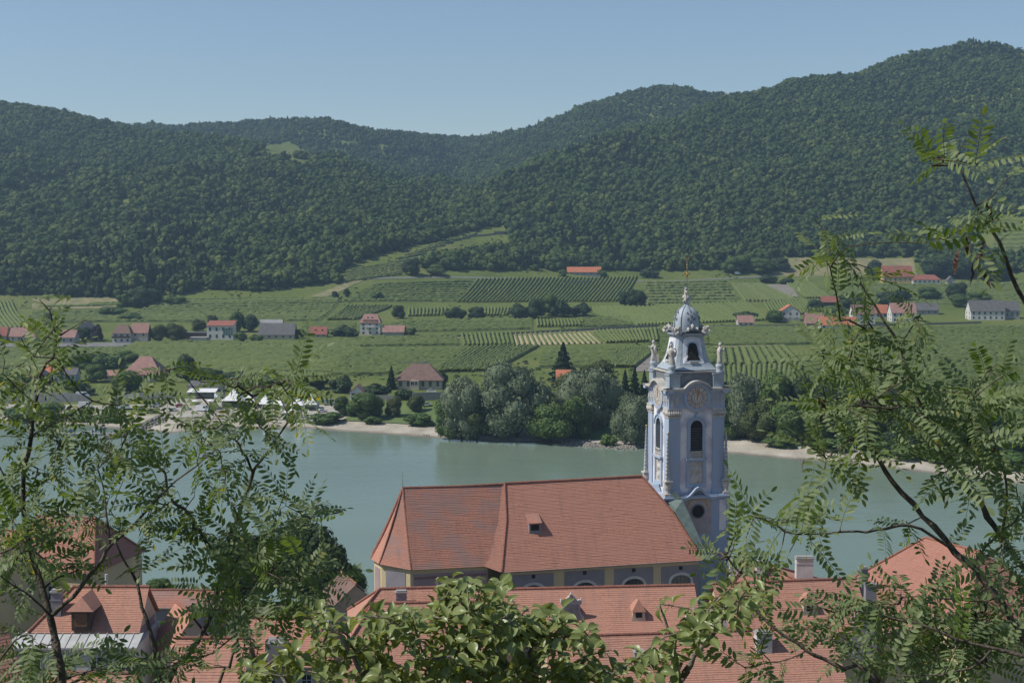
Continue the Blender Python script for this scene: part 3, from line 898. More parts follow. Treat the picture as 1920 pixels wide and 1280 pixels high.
# thickets in the vineyards
TH = 'thickets among the vineyards'
for q, (px, py, pt, pw, kd, lb) in enumerate([
    (747, 597, 571, 26, 'dark', 'round dark tree alone above the tall pink-roofed house'),
    (855, 598, 574, 42, 'darkbush', 'dark thicket left of the short-row vineyard'),
    (893, 598, 574, 34, 'dark', 'dark tree right of the left mid-slope thicket'),
    (975, 597, 567, 42, 'darkbush', 'left bush of the large mid-slope thicket'),
    (1006, 596, 558, 40, 'dark', 'tall dark tree of the large mid-slope thicket'),
    (1030, 592, 548, 36, 'broad', 'highest green tree of the large mid-slope thicket'),
    (1055, 594, 562, 42, 'darkbush', 'middle bush of the large mid-slope thicket'),
    (1088, 592, 566, 40, 'darkbush', 'right bush of the large mid-slope thicket'),
    (1170, 573, 545, 22, 'dark', 'small dark tree of the pair above the slanting vineyard'),
    (1196, 575, 541, 40, 'dark', 'large dark tree of the pair above the slanting vineyard'),
    (1215, 520, 500, 36, 'darkbush', 'bush at the right end of the barn vineyard'),
    (1130, 520, 504, 22, 'bush', 'bush at the right end of the red-roofed barn'),
    (1055, 518, 505, 18, 'bush', 'bush at the left end of the red-roofed barn'),
    (768, 516, 482, 36, 'dark', 'dark tree at the right foot of the spur terraces'),
    (818, 516, 494, 34, 'broad', 'round tree at the forest edge beside the spur'),
    (650, 556, 540, 14, 'dark', 'small dark shrub on the spur meadow'),
    (628, 560, 545, 14, 'dark', 'tiny shrub left on the spur meadow'),
    (705, 560, 546, 24, 'bush', 'low shrub on the bank below the spur'),
    (258, 574, 538, 46, 'dark', 'dark tree jutting from the left forest edge'),
    (285, 570, 540, 44, 'dark', 'second dark tree jutting from the left forest edge'),
    (232, 574, 550, 30, 'bush', 'bush before the left forest edge'),
    (330, 570, 552, 40, 'bush', 'bush at the left forest edge right of the jutting trees'),
    (210, 590, 574, 60, 'bush', 'hedge bush in the left upper fields'),
    (240, 600, 586, 50, 'bush', 'hedge bush in the left middle fields'),
    (95, 612, 585, 40, 'dark', 'dark bushy tree left above the village houses'),
    (1396, 508, 476, 40, 'broad', 'round tree left of the parked white van on the slope'),
    (1372, 512, 480, 36, 'broad', 'round tree at the hill foot above the spire'),
    (1430, 512, 484, 50, 'broad', 'tree clump right of the white van on the slope'),
    (1462, 506, 482, 40, 'dark', 'dark tree below the right wooded hill'),
    (1440, 530, 514, 40, 'darkbush', 'dark bush above the grey ploughed plot'),
    (1475, 532, 520, 30, 'darkbush', 'dark bush right above the grey ploughed plot'),
    (1396, 596, 583, 46, 'darkbush', 'bush behind the small right cottage'),
    (1455, 604, 580, 40, 'bush', 'bush left of the orange-roofed white house'),
    (1530, 588, 560, 36, 'dark', 'tree left of the small dark red-roofed barn'),
    (1560, 598, 572, 60, 'broad', 'green tree below the small dark red-roofed barn'),
    (1600, 578, 550, 50, 'dark', 'tree behind the white three-storey house'),
    (1665, 572, 545, 50, 'dark', 'tree behind the right village roofs'),
    (1690, 566, 540, 40, 'dark', 'second tree behind the right village roofs'),
    (1740, 562, 536, 46, 'broad', 'tree on the slope below the yellow farmhouse'),
    (1790, 562, 528, 40, 'dark', 'dark tree right below the farm buildings'),
    (1800, 575, 550, 40, 'broad', 'tree left of the long white house with dark roof'),
    (1835, 566, 546, 50, 'broad', 'tree behind the long white house with dark roof'),
    (1760, 520, 480, 70, 'dark', 'dark tree behind the right farm buildings'),
    (1810, 520, 476, 70, 'dark', 'dark tree at the right forest notch'),
    (1860, 525, 490, 60, 'dark', 'dark tree under the right hillside meadow'),
    (1640, 520, 486, 36, 'dark', 'dark tree at the left of the yellow farmhouse')]):
    T(kd, px, py, pt, pw, lb, 'bush' if 'bush' in kd else 'tree', TH)
# trees between the houses on the left
VT = 'garden trees of the left village'
for px, py, pt, pw, kd, lb in [
    (183, 640, 606, 20, 'plum', 'dark purple-leaved tree beside the grey house'),
    (150, 640, 612, 40, 'dark', 'dark tree behind the left grey house'),
    (300, 640, 606, 40, 'olive', 'orchard tree right of the double house'),
    (330, 640, 604, 40, 'olive', 'second orchard tree right of the double house'),
    (372, 622, 596, 30, 'olive', 'tree behind the dark carport'),
    (400, 606, 590, 20, 'dark', 'small tree behind the white modern house'),
    (442, 622, 582, 30, 'broad', 'tree right behind the white modern house'),
    (470, 622, 588, 34, 'dark', 'dark tree left of the grey-roofed barn'),
    (450, 640, 622, 26, 'bush', 'bush right of the white modern house'),
    (482, 640, 626, 26, 'bush', 'bush at the left foot of the grey-roofed barn'),
    (562, 634, 616, 22, 'dark', 'small tree right of the grey-roofed barn'),
    (640, 630, 608, 40, 'darkbush', 'dark bushes left of the tall pink-roofed house'),
    (660, 632, 612, 30, 'darkbush', 'bush at the left corner of the tall pink-roofed house'),
    (770, 628, 612, 20, 'bush', 'bush right of the red brown barn'),
    (235, 740, 694, 56, 'broad', 'round green tree before the large brown hip roof'),
    (350, 715, 662, 42, 'dark', 'very dark round tree right of the large brown hip roof'),
    (180, 716, 680, 46, 'broad', 'green tree left of the low grey-roofed shed'),
    (205, 690, 660, 60, 'bush', 'bushes above the low grey-roofed shed'),
    (240, 685, 655, 50, 'broad', 'green tree above the large brown hip roof'),
    (160, 690, 660, 60, 'broad', 'green tree above the blue-white house'),
    (150, 740, 712, 60, 'darkbush', 'hedge right of the blue-white house'),
    (60, 742, 700, 60, 'dark', 'tree left of the blue-white house'),
    (20, 735, 690, 60, 'broad', 'tree at the left edge by the river road'),
    (395, 716, 690, 70, 'dark', 'dark trees behind the beach restaurant'),
    (450, 722, 694, 80, 'dark', 'dark tree group behind the white tents'),
    (520, 724, 696, 80, 'darkbush', 'dark hedge behind the white tents'),
    (580, 728, 700, 80, 'darkbush', 'dark hedge left of the gatehouse'),
    (90, 784, 752, 60, 'broad', 'bushy tree on the bank at the left inlet'),
    (40, 786, 762, 70, 'bush', 'bush on the bank at the left inlet'),
    (150, 786, 764, 60, 'bush', 'bush on the bank right of the inlet tree'),
    (210, 790, 772, 60, 'bush', 'low bush on the bank above the groyne'),
    (-30, 640, 600, 60, 'dark', 'tree at the left edge above the village')]:
    T(kd, px, py, pt, pw, lb, 'bush' if 'bush' in kd else 'tree', VT)
# belt right of the tower
RB = 'riverside belt right of the tower'
ordn = ['first', 'second', 'third', 'fourth', 'fifth', 'sixth', 'seventh', 'eighth', 'ninth', 'tenth', 'eleventh', 'twelfth', 'thirteenth', 'fourteenth', 'fifteenth', 'sixteenth']
for q, (px, py, pt, pw, kd) in enumerate([(1352, 822, 730, 60, 'broad'), (1392, 818, 694, 84, 'willow'), (1424, 826, 742, 70, 'olive'), (1450, 816, 690, 80, 'broad'), (1478, 830, 748, 70, 'broad'), (1500, 812, 690, 78, 'dark'),
        (1532, 830, 736, 76, 'broad'), (1570, 822, 706, 84, 'dark'), (1608, 834, 760, 84, 'broad'), (1650, 820, 716, 90, 'olive'), (1700, 838, 780, 90, 'dark'), (1740, 820, 738, 90, 'broad'), (1790, 838, 780, 100, 'dark'), (1840, 838, 754, 100, 'broad'),
        (1890, 852, 790, 110, 'dark'), (1930, 840, 760, 110, 'broad')]):
    T(kd, px, py, pt, pw, ordn[q] + ' tree from the tower in the riverside belt on its right', group=RB, stem=.12)
for q, (px, py, pt, pw) in enumerate([(1462, 838, 818, 60), (1560, 842, 820, 80), (1640, 848, 826, 90), (1720, 856, 832, 100), (1800, 864, 838, 110), (1890, 874, 846, 120)]):
    T('bush', px, py, pt, pw, ordn[q] + ' low bush from the tower along the right beach', 'bush', 'low bushes along the right beach')
# ================================================================== ROUGH GROUND COVER between the fields
cov_protos = [proto_crown('cover_tuft', m_, n=60, seed=130 + i, rz=.8, lobes=5, leaf=.22, sub=1, rough=.2) for i, m_ in enumerate((M_broad, M_olive, M_darkl))]
cc = bpy.data.collections.new('cover_kit')
for i, pm in enumerate(cov_protos):
    o = bpy.data.objects.new('cover_%02d' % i, pm); cc.objects.link(o)
nC = 26000
yy = 560 + (1560 - 560) * rng.random(nC) ** .8; uu = rng.uniform(-.40, .40, nC); xx = uu * yy
zz = terrain(xx, yy); qx, qy = projv(xx, yy, zz)
dn = fbm(xx / 45., yy / 45., 3) + .35 * fbm(xx / 12., yy / 12., 2)
ok = (dn > .07) & (yy - shoreY(xx) > 42)
for (a, b, c, d) in [(560, 860, 750, 815), (1060, 1240, 790, 830), (-100, 680, 740, 800), (-60, 780, 600, 645), (1380, 1420, 580, 615), (1455, 1930, 560, 622), (1640, 1800, 495, 535), (1055, 1135, 498, 520), (730, 840, 690, 750), (60, 310, 670, 725), (340, 640, 716, 790)]:
    ok &= ~((qx > a) & (qx < b) & (qy > c) & (qy < d))
for q in VQUADS: ok &= ~in_poly(qx, qy, q)
xx, yy, zz = xx[ok], yy[ok], zz[ok]; nC = len(xx)
me = bpy.data.meshes.new('ground_cover'); me.vertices.add(nC)
me.vertices.foreach_set('co', np.stack([xx, yy, zz - .15], -1).astype(np.float32).ravel())
for nm, dt, arr in (('size', 'FLOAT', .4 + 1.5 * rng.random(nC) ** 3), ('spin', 'FLOAT', rng.random(nC) * 6.283), ('variant', 'INT', rng.integers(0, 3, nC))):
    at_ = me.attributes.new(nm, dt, 'POINT'); at_.data.foreach_set('value', arr.astype(np.int32 if dt == 'INT' else np.float32))
me.update()
cover = link('ground_cover', me); tag(cover, 'low scrub and weeds between the vineyards', kind='stuff')
instancer(cover, cc)
# ================================================================== HOUSES ACROSS THE RIVER
M_glass = mat('window_glass', (.035, .045, .055), (.02, .025, .03), 1.0, .12, spec=.6)
M_white = mat('white_render', (.62, .61, .58), (.54, .53, .50), .5, .9, .1, 2, rnd=.06)
M_cream = mat('cream_render', (.52, .46, .36), (.44, .39, .31), .5, .9, .1, 2, rnd=.06)
M_greyw = mat('grey_render', (.36, .35, .33), (.29, .28, .27), .5, .9, .1, 2)
M_bluew = mat('blue_white_render', (.50, .56, .62), (.44, .50, .55), .5, .9, .1, 2)
M_yellow = mat('yellow_render', (.50, .38, .16), (.42, .31, .13), .5, .9, .1, 2)
M_wood = mat('dark_timber', (.085, .06, .045), (.05, .038, .03), 2, .8, .2, 6)
M_rred = mat('red_roof', (.34, .115, .075), (.24, .085, .06), .6, .85, .3, 5, c3=(.22, .10, .08), s3=.35)
M_rorange = mat('orange_roof', (.46, .165, .085), (.36, .13, .075), .6, .85, .3, 5)
M_rbrown = mat('brown_roof', (.20, .125, .10), (.145, .095, .08), .6, .85, .3, 5)
M_rpink = mat('weathered_pink_roof', (.33, .185, .15), (.25, .145, .125), .6, .85, .3, 5)
M_rgrey = mat('grey_roof', (.135, .13, .13), (.095, .093, .095), .6, .8, .3, 5)
M_metal = mat('white_metal', (.60, .62, .62), (.50, .52, .53), 1, .35, spec=.5)
M_stone = mat('dry_stone', (.27, .245, .21), (.15, .14, .12), 1.5, .95, .6, 4)
M_concrete = mat('concrete', (.33, .32, .30), (.26, .25, .235), .8, .9, .2, 3)

def windows(root, spots, face, wid, dep, mfr, y=None):
    """spots: (x centre, z bottom, width, height) on a face; every window is a part, its pane a sub-part"""
    for x, z, w, h in spots:
        f = MB(); t = .09
        f.box(-w / 2 - t, w / 2 + t, -.05, .02, -t, 0).box(-w / 2 - t, w / 2 + t, -.05, .02, h, h + t).box(-w / 2 - t, -w / 2, -.05, .02, 0, h).box(w / 2, w / 2 + t, -.05, .02, 0, h)
        f.box(-.035, .035, -.045, .02, 0, h)
        if face == 'front': loc, rz = (x, -dep / 2 - .01, z), 0
        elif face == 'left': loc, rz = (-wid / 2 - .01, -x, z), -math.pi / 2
        elif face == 'right': loc, rz = (wid / 2 + .01, x, z), math.pi / 2
        else: loc, rz = (-x, dep / 2 + .01, z), math.pi
        if y is not None and face == 'front': loc = (x, y, z)
        wo_ = f.build('window', mfr, root, loc=loc, rot=(0, 0, rz))
        MB().box(-w / 2, w / 2, -.02, .03, 0, h).build('pane', M_glass, wo_)

def roof_mesh(kind, w, d, he, hr, ov=.5, th=.28, hipf=.5):
    mb = MB(); W = w / 2 + ov; D = d / 2 + ov
    if kind == 'along':      # ridge along x
        sl = (hr - he) / (d / 2); z0 = he - sl * ov
        mb.prism([(-D, z0), (0, hr), (D, z0), (D, z0 + th), (0, hr + th), (-D, z0 + th)], -W, W)
        mb.xf(Matrix.Rotation(math.pi / 2, 4, 'Z'))
    elif kind == 'front':
        sl = (hr - he) / (w / 2); z0 = he - sl * ov
        mb.prism([(-W, z0), (0, hr), (W, z0), (W, z0 + th), (0, hr + th), (-W, z0 + th)], -D, D)
    elif kind == 'hip':
        sl = (hr - he) / (d / 2); z0 = he - sl * ov * .6
        q = max(.2, w / 2 - d / 2 * hipf * 2)
        v = [(-W, -D, z0), (W, -D, z0), (W, D, z0), (-W, D, z0), (-q, 0, hr), (q, 0, hr)]
        v += [(a, b, c - th) for a, b, c in v[:4]]
        mb.add(v, [(0, 1, 5, 4), (2, 3, 4, 5), (1, 2, 5), (3, 0, 4), (6, 7, 1, 0), (7, 8, 2, 1), (8, 9, 3, 2), (9, 6, 0, 3), (9, 8, 7, 6)])
    elif kind == 'shed':     # low pitched, falling to the front
        mb.prism([(-D, he), (D, hr), (D, hr + th), (-D, he + th)], -W, W)
        mb.xf(Matrix.Rotation(math.pi / 2, 4, 'Z'))
    elif kind == 'flat':
        mb.box(-W, W, -D, D, he, he + th)
    return mb

def house(label, px0, px1, pb, pe, pr, roof, mw, mr, depth=None, rot=0.0, fl=(2, 4), chim=(), name='house', cat='house', win=True, base=None, ov=.5, hipf=.5, side=True, group='houses across the river', sink=2.5):
    p = hit((px0 + px1) / 2, pb)
    k = p[1] / F
    w = (px1 - px0) * k; he = (pb - pe) * k; hr = (pb - pr) * k
    d = depth or min(w * .8, 11)
    o = empty(name, (p[0], p[1] + d / 2, p[2]), rot - math.atan2(p[0], p[1]) * .0)
    tag(o, label, cat, group)
    wl = MB()
    x, y = w / 2, d / 2
    if roof == 'front':
        wl.prism([(-x, -sink), (x, -sink), (x, he), (0, hr), (-x, he)], -y, y)
    elif roof == 'along':
        wl.prism([(-y, -sink), (y, -sink), (y, he), (0, hr), (-y, he)], -x, x); wl.xf(Matrix.Rotation(math.pi / 2, 4, 'Z'))
    elif roof == 'shed':
        wl.prism([(-y, -sink), (y, -sink), (y, hr), (-y, he)], -x, x); wl.xf(Matrix.Rotation(math.pi / 2, 4, 'Z'))
    else:
        wl.box(-x, x, -y, y, -sink, he)
    wl.build('wall', mw, o)
    if base:
        MB().box(-x - .06, x + .06, -y - .06, y + .06, -sink, he * .34).build('plinth', base, o)
    rf = roof_mesh(roof, w, d, he, hr, ov, hipf=hipf).build('roof', mr, o)
    for cx, cyy, ch in chim:
        c = MB().box(-.45, .45, -.35, .35, -1.5, ch).box(-.55, .55, -.45, .45, ch, ch + .15)
        c.build('chimney', M_concrete, rf, loc=(cx * w, cyy * d, hr - abs(cyy) * 2 * (hr - he)))
    if win and fl:
        nf, nw = fl; sp = []
        fh = he / nf
        for a in range(nf):
            for b in range(nw):
                ww = min(1.3, w / nw * .45)
                sp.append((-x + w * (b + .5) / nw, a * fh + fh * .30, ww, fh * .48))
        windows(o, sp, 'front', w, d, M_white if mw is not M_white else M_greyw)
        if side:
            sp = [(-y + d * (b + .5) / 2, a * fh + fh * .30, 1.0, fh * .48) for a in range(nf) for b in range(2)]
            windows(o, sp, 'left', w, d, M_white if mw is not M_white else M_greyw)
    return o

H_ = house
h1 = H_('left half of the double house, white with timber balcony and grey brown roof', 211, 245, 643, 624, 609, 'hip', M_white, M_rbrown, fl=(2, 3), hipf=.3)
tag(h1)
_w = 34 * h1.location.y / F
b_ = MB().box(-_w / 2 - .1, _w / 2 + .1, -1.3, 0, 0, .2).box(-_w / 2 - .1, _w / 2 + .1, -1.3, -1.2, .2, 1.3)
for i in range(7): b_.box(-_w / 2 + i * _w / 6.2, -_w / 2 + i * _w / 6.2 + .15, -1.28, -1.16, 1.3, 2.6)
b_.build('balcony', M_wood, h1, loc=(0, -min(_w * .8, 11) / 2, 3.3))
H_('right half of the double house, cream with red brown roof', 246, 277, 642, 623, 607, 'along', M_cream, M_rpink, fl=(2, 2), base=M_greyw)
h2 = H_('white modern house with flat red roof and glazed right end', 388, 437, 637, 611, 603, 'shed', M_white, M_rred, fl=(2, 4), depth=11)
_w = 49 * h2.location.y / F
gl = MB().box(_w * .12, _w * .5, -5.62, -5.45, 3.2, 7.6); g_ = gl.build('glazed_wall', mat('green_glass', (.10, .17, .16), (.07, .12, .12), .5, .15, spec=.6), h2)
mu_ = MB()
for i in range(5): mu_.box(_w * (.12 + .095 * i) - .05, _w * (.12 + .095 * i) + .05, -5.68, -5.62, 3.2, 7.6)
mu_.build('mullions', M_white, g_)
H_('low white annex left of the white modern house', 357, 387, 638, 633, 632, 'flat', M_white, M_greyw, fl=None, depth=8, name='annex', cat='annex')
H_('dark timber carport left of the white modern house', 343, 386, 636, 624, 622, 'flat', M_wood, M_rgrey, fl=None, depth=8, name='carport', cat='carport')
H_('long barn with weathered grey roof and cream walls', 485, 551, 636, 627, 607, 'along', M_cream, M_rgrey, fl=(1, 5), depth=13, name='barn', cat='barn')
H_('low grey roof behind the long grey barn', 487, 528, 622, 610, 600, 'along', M_greyw, mat('pale_sheet_roof', (.30, .30, .30), (.24, .24, .24), .5, .7), fl=None, depth=8, name='shed', cat='shed')
h4 = H_('small cottage with red brown roof right of the grey barn', 582, 612, 632, 626, 613, 'along', M_cream, M_rred, fl=(1, 3), depth=9)
for i in (-.2, .22): MB().box(-.7, .7, -.12, .12, -.5, .5).build('skylight', M_glass, h4, loc=(i * 30 * h4.location.y / F, -2.6, 4.7), rot=(R(40), 0, 0))
h5 = H_('tall white house with pink mansard roof and dormer', 675, 713, 628, 604, 589, 'hip', M_white, M_rpink, fl=(3, 3), depth=12, hipf=.22)
_k = h5.location.y / F
dm = MB().box(-13 * _k, 13 * _k, -6.1, -2, 20 * _k, 29 * _k).build('dormer', M_rpink, h5)
windows(h5, [(-7 * _k, 21 * _k, 1.2, 1.5), (0, 21 * _k, 1.2, 1.5), (7 * _k, 21 * _k, 1.2, 1.5)], 'front', 10, 12, M_white, y=-6.12)
windows(h5, [(-4 * _k, 31 * _k, 1.3, 1.0), (4 * _k, 31 * _k, 1.3, 1.0)], 'front', 10, 12, M_white, y=-5.0)
bl = MB().box(-3.2, 3.2, -7.6, -6, 14.2 * _k, 14.8 * _k).box(-3.2, 3.2, -7.6, -7.5, 14.8 * _k, 17.5 * _k).build('balcony', M_white, h5)
H_('low red brown barn beside the tall pink-roofed house', 718, 757, 629, 622, 611, 'along', M_greyw, M_rpink, fl=None, depth=10, name='barn', cat='barn')
H_('little red roofed shed at the right end of the red brown barn', 756, 764, 628, 620, 614, 'along', M_rpink, M_rred, fl=None, depth=6, name='shed', cat='shed')
h7 = H_('wide villa with brown hip roof among the vineyards by the river', 744, 828, 730, 710, 684, 'hip', M_cream, M_rbrown, fl=(1, 6), depth=15, hipf=.42, ov=1.1, chim=((.12, .05, 1.6),), name='villa', cat='villa')
_k = h7.location.y / F; p7 = h7.location
MB().box(-16 * _k, 0 * _k, -9.6, -7.4, 0, 18 * _k).build('porch', M_cream, h7)
windows(h7, [(-12 * _k, 9 * _k, 1.6, 1.7), (-5 * _k, 9 * _k, 1.2, 1.7)], 'front', 10, 12, M_white, y=-9.62)
pg_ = MB()
for i in range(6): pg_.box(-8 + i * 3.2, -7.8 + i * 3.2, 0, .2, 0, 3.0)
for i in range(9): pg_.box(-8.4, 8.6, i * .5, i * .5 + .12, 3.0, 3.15)
pg_ = pg_.build('pergola', mat('grey_wood', (.22, .21, .19), (.15, .14, .13), 2, .9), loc=hit(776, 690) + np.array([0, 0, .0]))
tag(pg_, 'grey timber pergola with white canopy behind the villa roof', 'pergola')
H_('little white gatehouse with grey brown roof on the bank', 656, 682, 750, 736, 724, 'front', M_white, M_rpink, fl=(2, 2), depth=9)
H_('large house under a broad brown hip roof', 232, 300, 716, 700, 670, 'hip', M_cream, M_rpink, fl=(1, 4), depth=17, hipf=.36, ov=.9)
H_('low shed with pale roof left of the broad brown hip roof', 192, 220, 712, 704, 696, 'along', M_white, M_rpink, fl=(1, 2), depth=8, name='shed', cat='shed')
H_('blue-white house with orange roof near the left river road', 84, 112, 716, 697, 686, 'along', M_bluew, M_rorange, fl=(2, 2), depth=9)
H_('blue-white wing with grey roof beside the orange-roofed house', 110, 142, 716, 702, 692, 'along', M_bluew, M_rgrey, fl=(1, 3), depth=8)
H_('dark timber shed in front of the orange-roofed house', 62, 92, 722, 710, 697, 'front', M_wood, M_rgrey, fl=None, depth=7, name='shed', cat='shed')
H_('grey house with dark roof at the left village end', 138, 176, 640, 621, 605, 'front', M_greyw, M_rgrey, fl=(2, 2), depth=14)
H_('low grey house below the dark-roofed one', 100, 140, 645, 632, 620, 'along', M_greyw, M_rpink, fl=(1, 3), depth=10)
H_('house with brown roof at the far left', 18, 66, 640, 630, 615, 'along', M_cream, M_rpink, fl=(1, 4), depth=10)
H_('red roofed house cut by the left picture edge', -24, 11, 640, 629, 614, 'along', M_cream, M_rred, fl=(1, 3), depth=9)
H_('long barn with bright red roof at the foot of the wooded hill', 1064, 1127, 517, 510, 501, 'along', M_greyw, M_rorange, fl=(1, 5), depth=12, name='barn', cat='barn')
H_('small white cottage with brown roof standing alone in the right vineyards', 1384, 1413, 613, 604, 592, 'along', M_white, M_rpink, fl=(1, 3), depth=9)
H_('white house with bright orange gable roof', 1464, 1500, 602, 584, 572, 'front', M_white, M_rorange, fl=(2, 3), depth=11, base=M_greyw)
H_('small dark barn with red roof high on the slope', 1541, 1572, 574, 566, 556, 'along', M_wood, M_rred, fl=None, depth=9, name='barn', cat='barn')
H_('house with brown roof left of the orange-roofed long house', 1512, 1546, 615, 605, 587, 'along', M_rpink, M_rpink, fl=(1, 2), depth=11)
h18 = H_('long house with orange roof and white gable end', 1538, 1607, 617, 609, 595, 'along', M_white, M_rorange, fl=(1, 5), depth=11)
for i in (-.2, .05, .3): MB().box(-.8, .8, -1.0, .8, -.2, 1.1).build('dormer', M_cream, h18, loc=(i * 69 * h18.location.y / F, -3.2, 5.0))
H_('white three-storey house with grey roof', 1599, 1641, 607, 588, 572, 'along', M_white, M_rbrown, fl=(3, 4), depth=12)
H_('small house with orange roof behind the white three-storey house', 1640, 1666, 596, 586, 572, 'along', M_white, M_rorange, fl=(1, 2), depth=9)
H_('white house with pale red roof and tall gable', 1672, 1718, 604, 586, 569, 'along', M_white, M_rpink, fl=(2, 4), depth=13, chim=((.0, .1, 1.2), (.3, .1, 1.2)))
H_('house with slate grey roof behind the pale red roof', 1712, 1760, 590, 581, 569, 'along', M_greyw, M_rgrey, fl=(1, 4), depth=11)
h23 = H_('long white house with dark roof and solar panels', 1820, 1884, 600, 583, 564, 'along', M_white, M_rgrey, fl=(2, 6), depth=13)
_w = 64 * h23.location.y / F
for i in range(2):
    for j in range(3): MB().box(-1.1, 1.1, -.8, .8, 0, .12).build('solar_panel', M_glass, h23, loc=(-_w * .2 + j * 2.3 + i * 9, -3.4, 8.9), rot=(R(47), 0, 0))
H_('dark grey wing right of the long white house', 1884, 1912, 598, 582, 566, 'along', M_greyw, M_rgrey, fl=(1, 3), depth=12)
h24 = H_('ochre yellow farmhouse with tall red roof on the upper slope', 1656, 1711, 531, 518, 499, 'along', M_yellow, M_rred, fl=(1, 6), depth=14, name='farmhouse', cat='farmhouse')
H_('white farm wing with red hip roof right of the ochre farmhouse', 1712, 1764, 532, 524, 515, 'hip', M_white, M_rred, fl=(1, 6), depth=10)
H_('small grey hut right of the farm buildings', 1776, 1790, 533, 526, 518, 'front', M_greyw, M_rgrey, fl=(1, 1), depth=6, name='hut', cat='hut')
H_('house with red roof peeping out between the riverside trees', 1044, 1070, 722, 708, 695, 'along', M_cream, M_rorange, fl=(1, 2), depth=9)
H_('small stone hut high on the terraced spur', 926, 946, 440, 434, 430, 'flat', M_stone, M_stone, fl=(1, 2), depth=5, name='hut', cat='hut')
H_('small pale hut at the hill foot above the white van', 1388, 1400, 492, 485, 481, 'shed', M_bluew, M_greyw, fl=(1, 1), depth=5, name='hut', cat='hut')
wall_ = MB().box(-1, 1, -.4, .4, -1.5, 1)
def wall(label, a, b, h, m=M_stone, th=.5, name='stone_wall'):
    p, q = hit(*a), hit(*b); n = max(2, int(np.linalg.norm(q - p) / 8))
    mb = MB(); t = np.linspace(0, 1, n + 1)
    P = p[None, :2] * (1 - t[:, None]) + q[None, :2] * t[:, None]; Z = terrain(P[:, 0], P[:, 1])
    d = (q - p)[:2]; d /= np.linalg.norm(d); nr = np.array([-d[1], d[0]]) * th / 2
    V = []
    for i in range(n + 1):
        for s_, zz in ((-1, -2), (-1, h), (1, h), (1, -2)):
            V.append((*(P[i] + nr * s_), Z[i] + zz))
    Fc = []
    for i in range(n):
        for k in range(4):
            Fc.append((i * 4 + k, i * 4 + (k + 1) % 4, i * 4 + 4 + (k + 1) % 4, i * 4 + 4 + k))
    Fc += [(3, 2, 1, 0), tuple(n * 4 + k for k in range(4))]
    mb.add(V, Fc)
    return tag(mb.build(name, m), label, 'wall', 'walls across the river')
wall('grey retaining wall below the villa', (773, 751), (834, 749), 3.6, M_concrete)
wall('low grey wall along the villa drive', (667, 752), (738, 750), 2.2, M_concrete)
wall('dark dry stone wall below the red-roofed barn', (1056, 534), (1110, 532), 2.6)
wall('long dry stone terrace wall through the mid slope', (745, 637), (1236, 612), 1.6)
wall('dry stone wall below the right village', (1330, 614), (1500, 612), 1.8)
wall('stone wall below the long white house', (1600, 612), (1840, 606), 1.4)
wall('stone terrace wall on the spur', (880, 444), (956, 437), 2.0)
wall('grey wall along the left river road', (10, 752), (170, 750), 3.0, M_concrete)
wall('low yard wall behind the parked vans', (215, 752), (330, 748), 3.0, M_concrete)

# ------------------------------------------------------------------ tents, cars, boats, people on the bank
M_tent = mat('tent_white', (.74, .74, .72), (.66, .66, .65), .5, .6)
def tent(label, px0, px1, pb, pt, d, sides=True, name='marquee', cat='tent'):
    p = hit((px0 + px1) / 2, pb); k = p[1] / F; w = (px1 - px0) * k; h = (pb - pt) * k
    o = empty(name, (p[0], p[1] + d / 2, p[2])); tag(o, label, cat, 'white tents on the river bank')
    e = h * .45
    roof_mesh('hip', w, d, e, h, .15, .06, hipf=.42).build('canopy', M_tent, o)
    for x in (-w / 2, w / 2):
        for y in np.linspace(-d / 2, d / 2, 3):
            MB().box(x - .07, x + .07, y - .07, y + .07, -1, e).build('pole', M_metal, o)
    if sides:
        MB().box(-w / 2, w / 2, d / 2 - .06, d / 2, 0, e).build('back_sheet', M_tent, o)
        MB().box(-w / 2, -w / 2 + .06, -d / 2, d / 2, 0, e).build('side_sheet', M_tent, o)
    return o
tent('large white peaked marquee by the beach', 416, 452, 766, 732, 12)
tent('second peaked white tent right of the large marquee', 454, 480, 766, 738, 10)
tent('third peaked white tent in the row by the beach', 483, 506, 768, 743, 9, False)
tent('fourth peaked white tent behind the seating area', 509, 532, 770, 746, 9, False)
tent('white peaked tent second from the right end', 545, 568, 772, 744, 8)
tent('white peaked tent at the right end of the row', 570, 594, 772, 740, 8)
b28 = H_('beach restaurant with dark roof and white awning', 352, 418, 745, 724, 718, 'shed', M_greyw, M_rgrey, fl=(1, 5), depth=10, name='restaurant', cat='restaurant')
MB().prism([(-11, 3.0), (-5.1, 4.2), (-5.1, 4.35), (-11, 3.15)], -6, 7).xf(Matrix.Rotation(math.pi / 2, 4, 'Z')).build('awning', M_tent, b28)

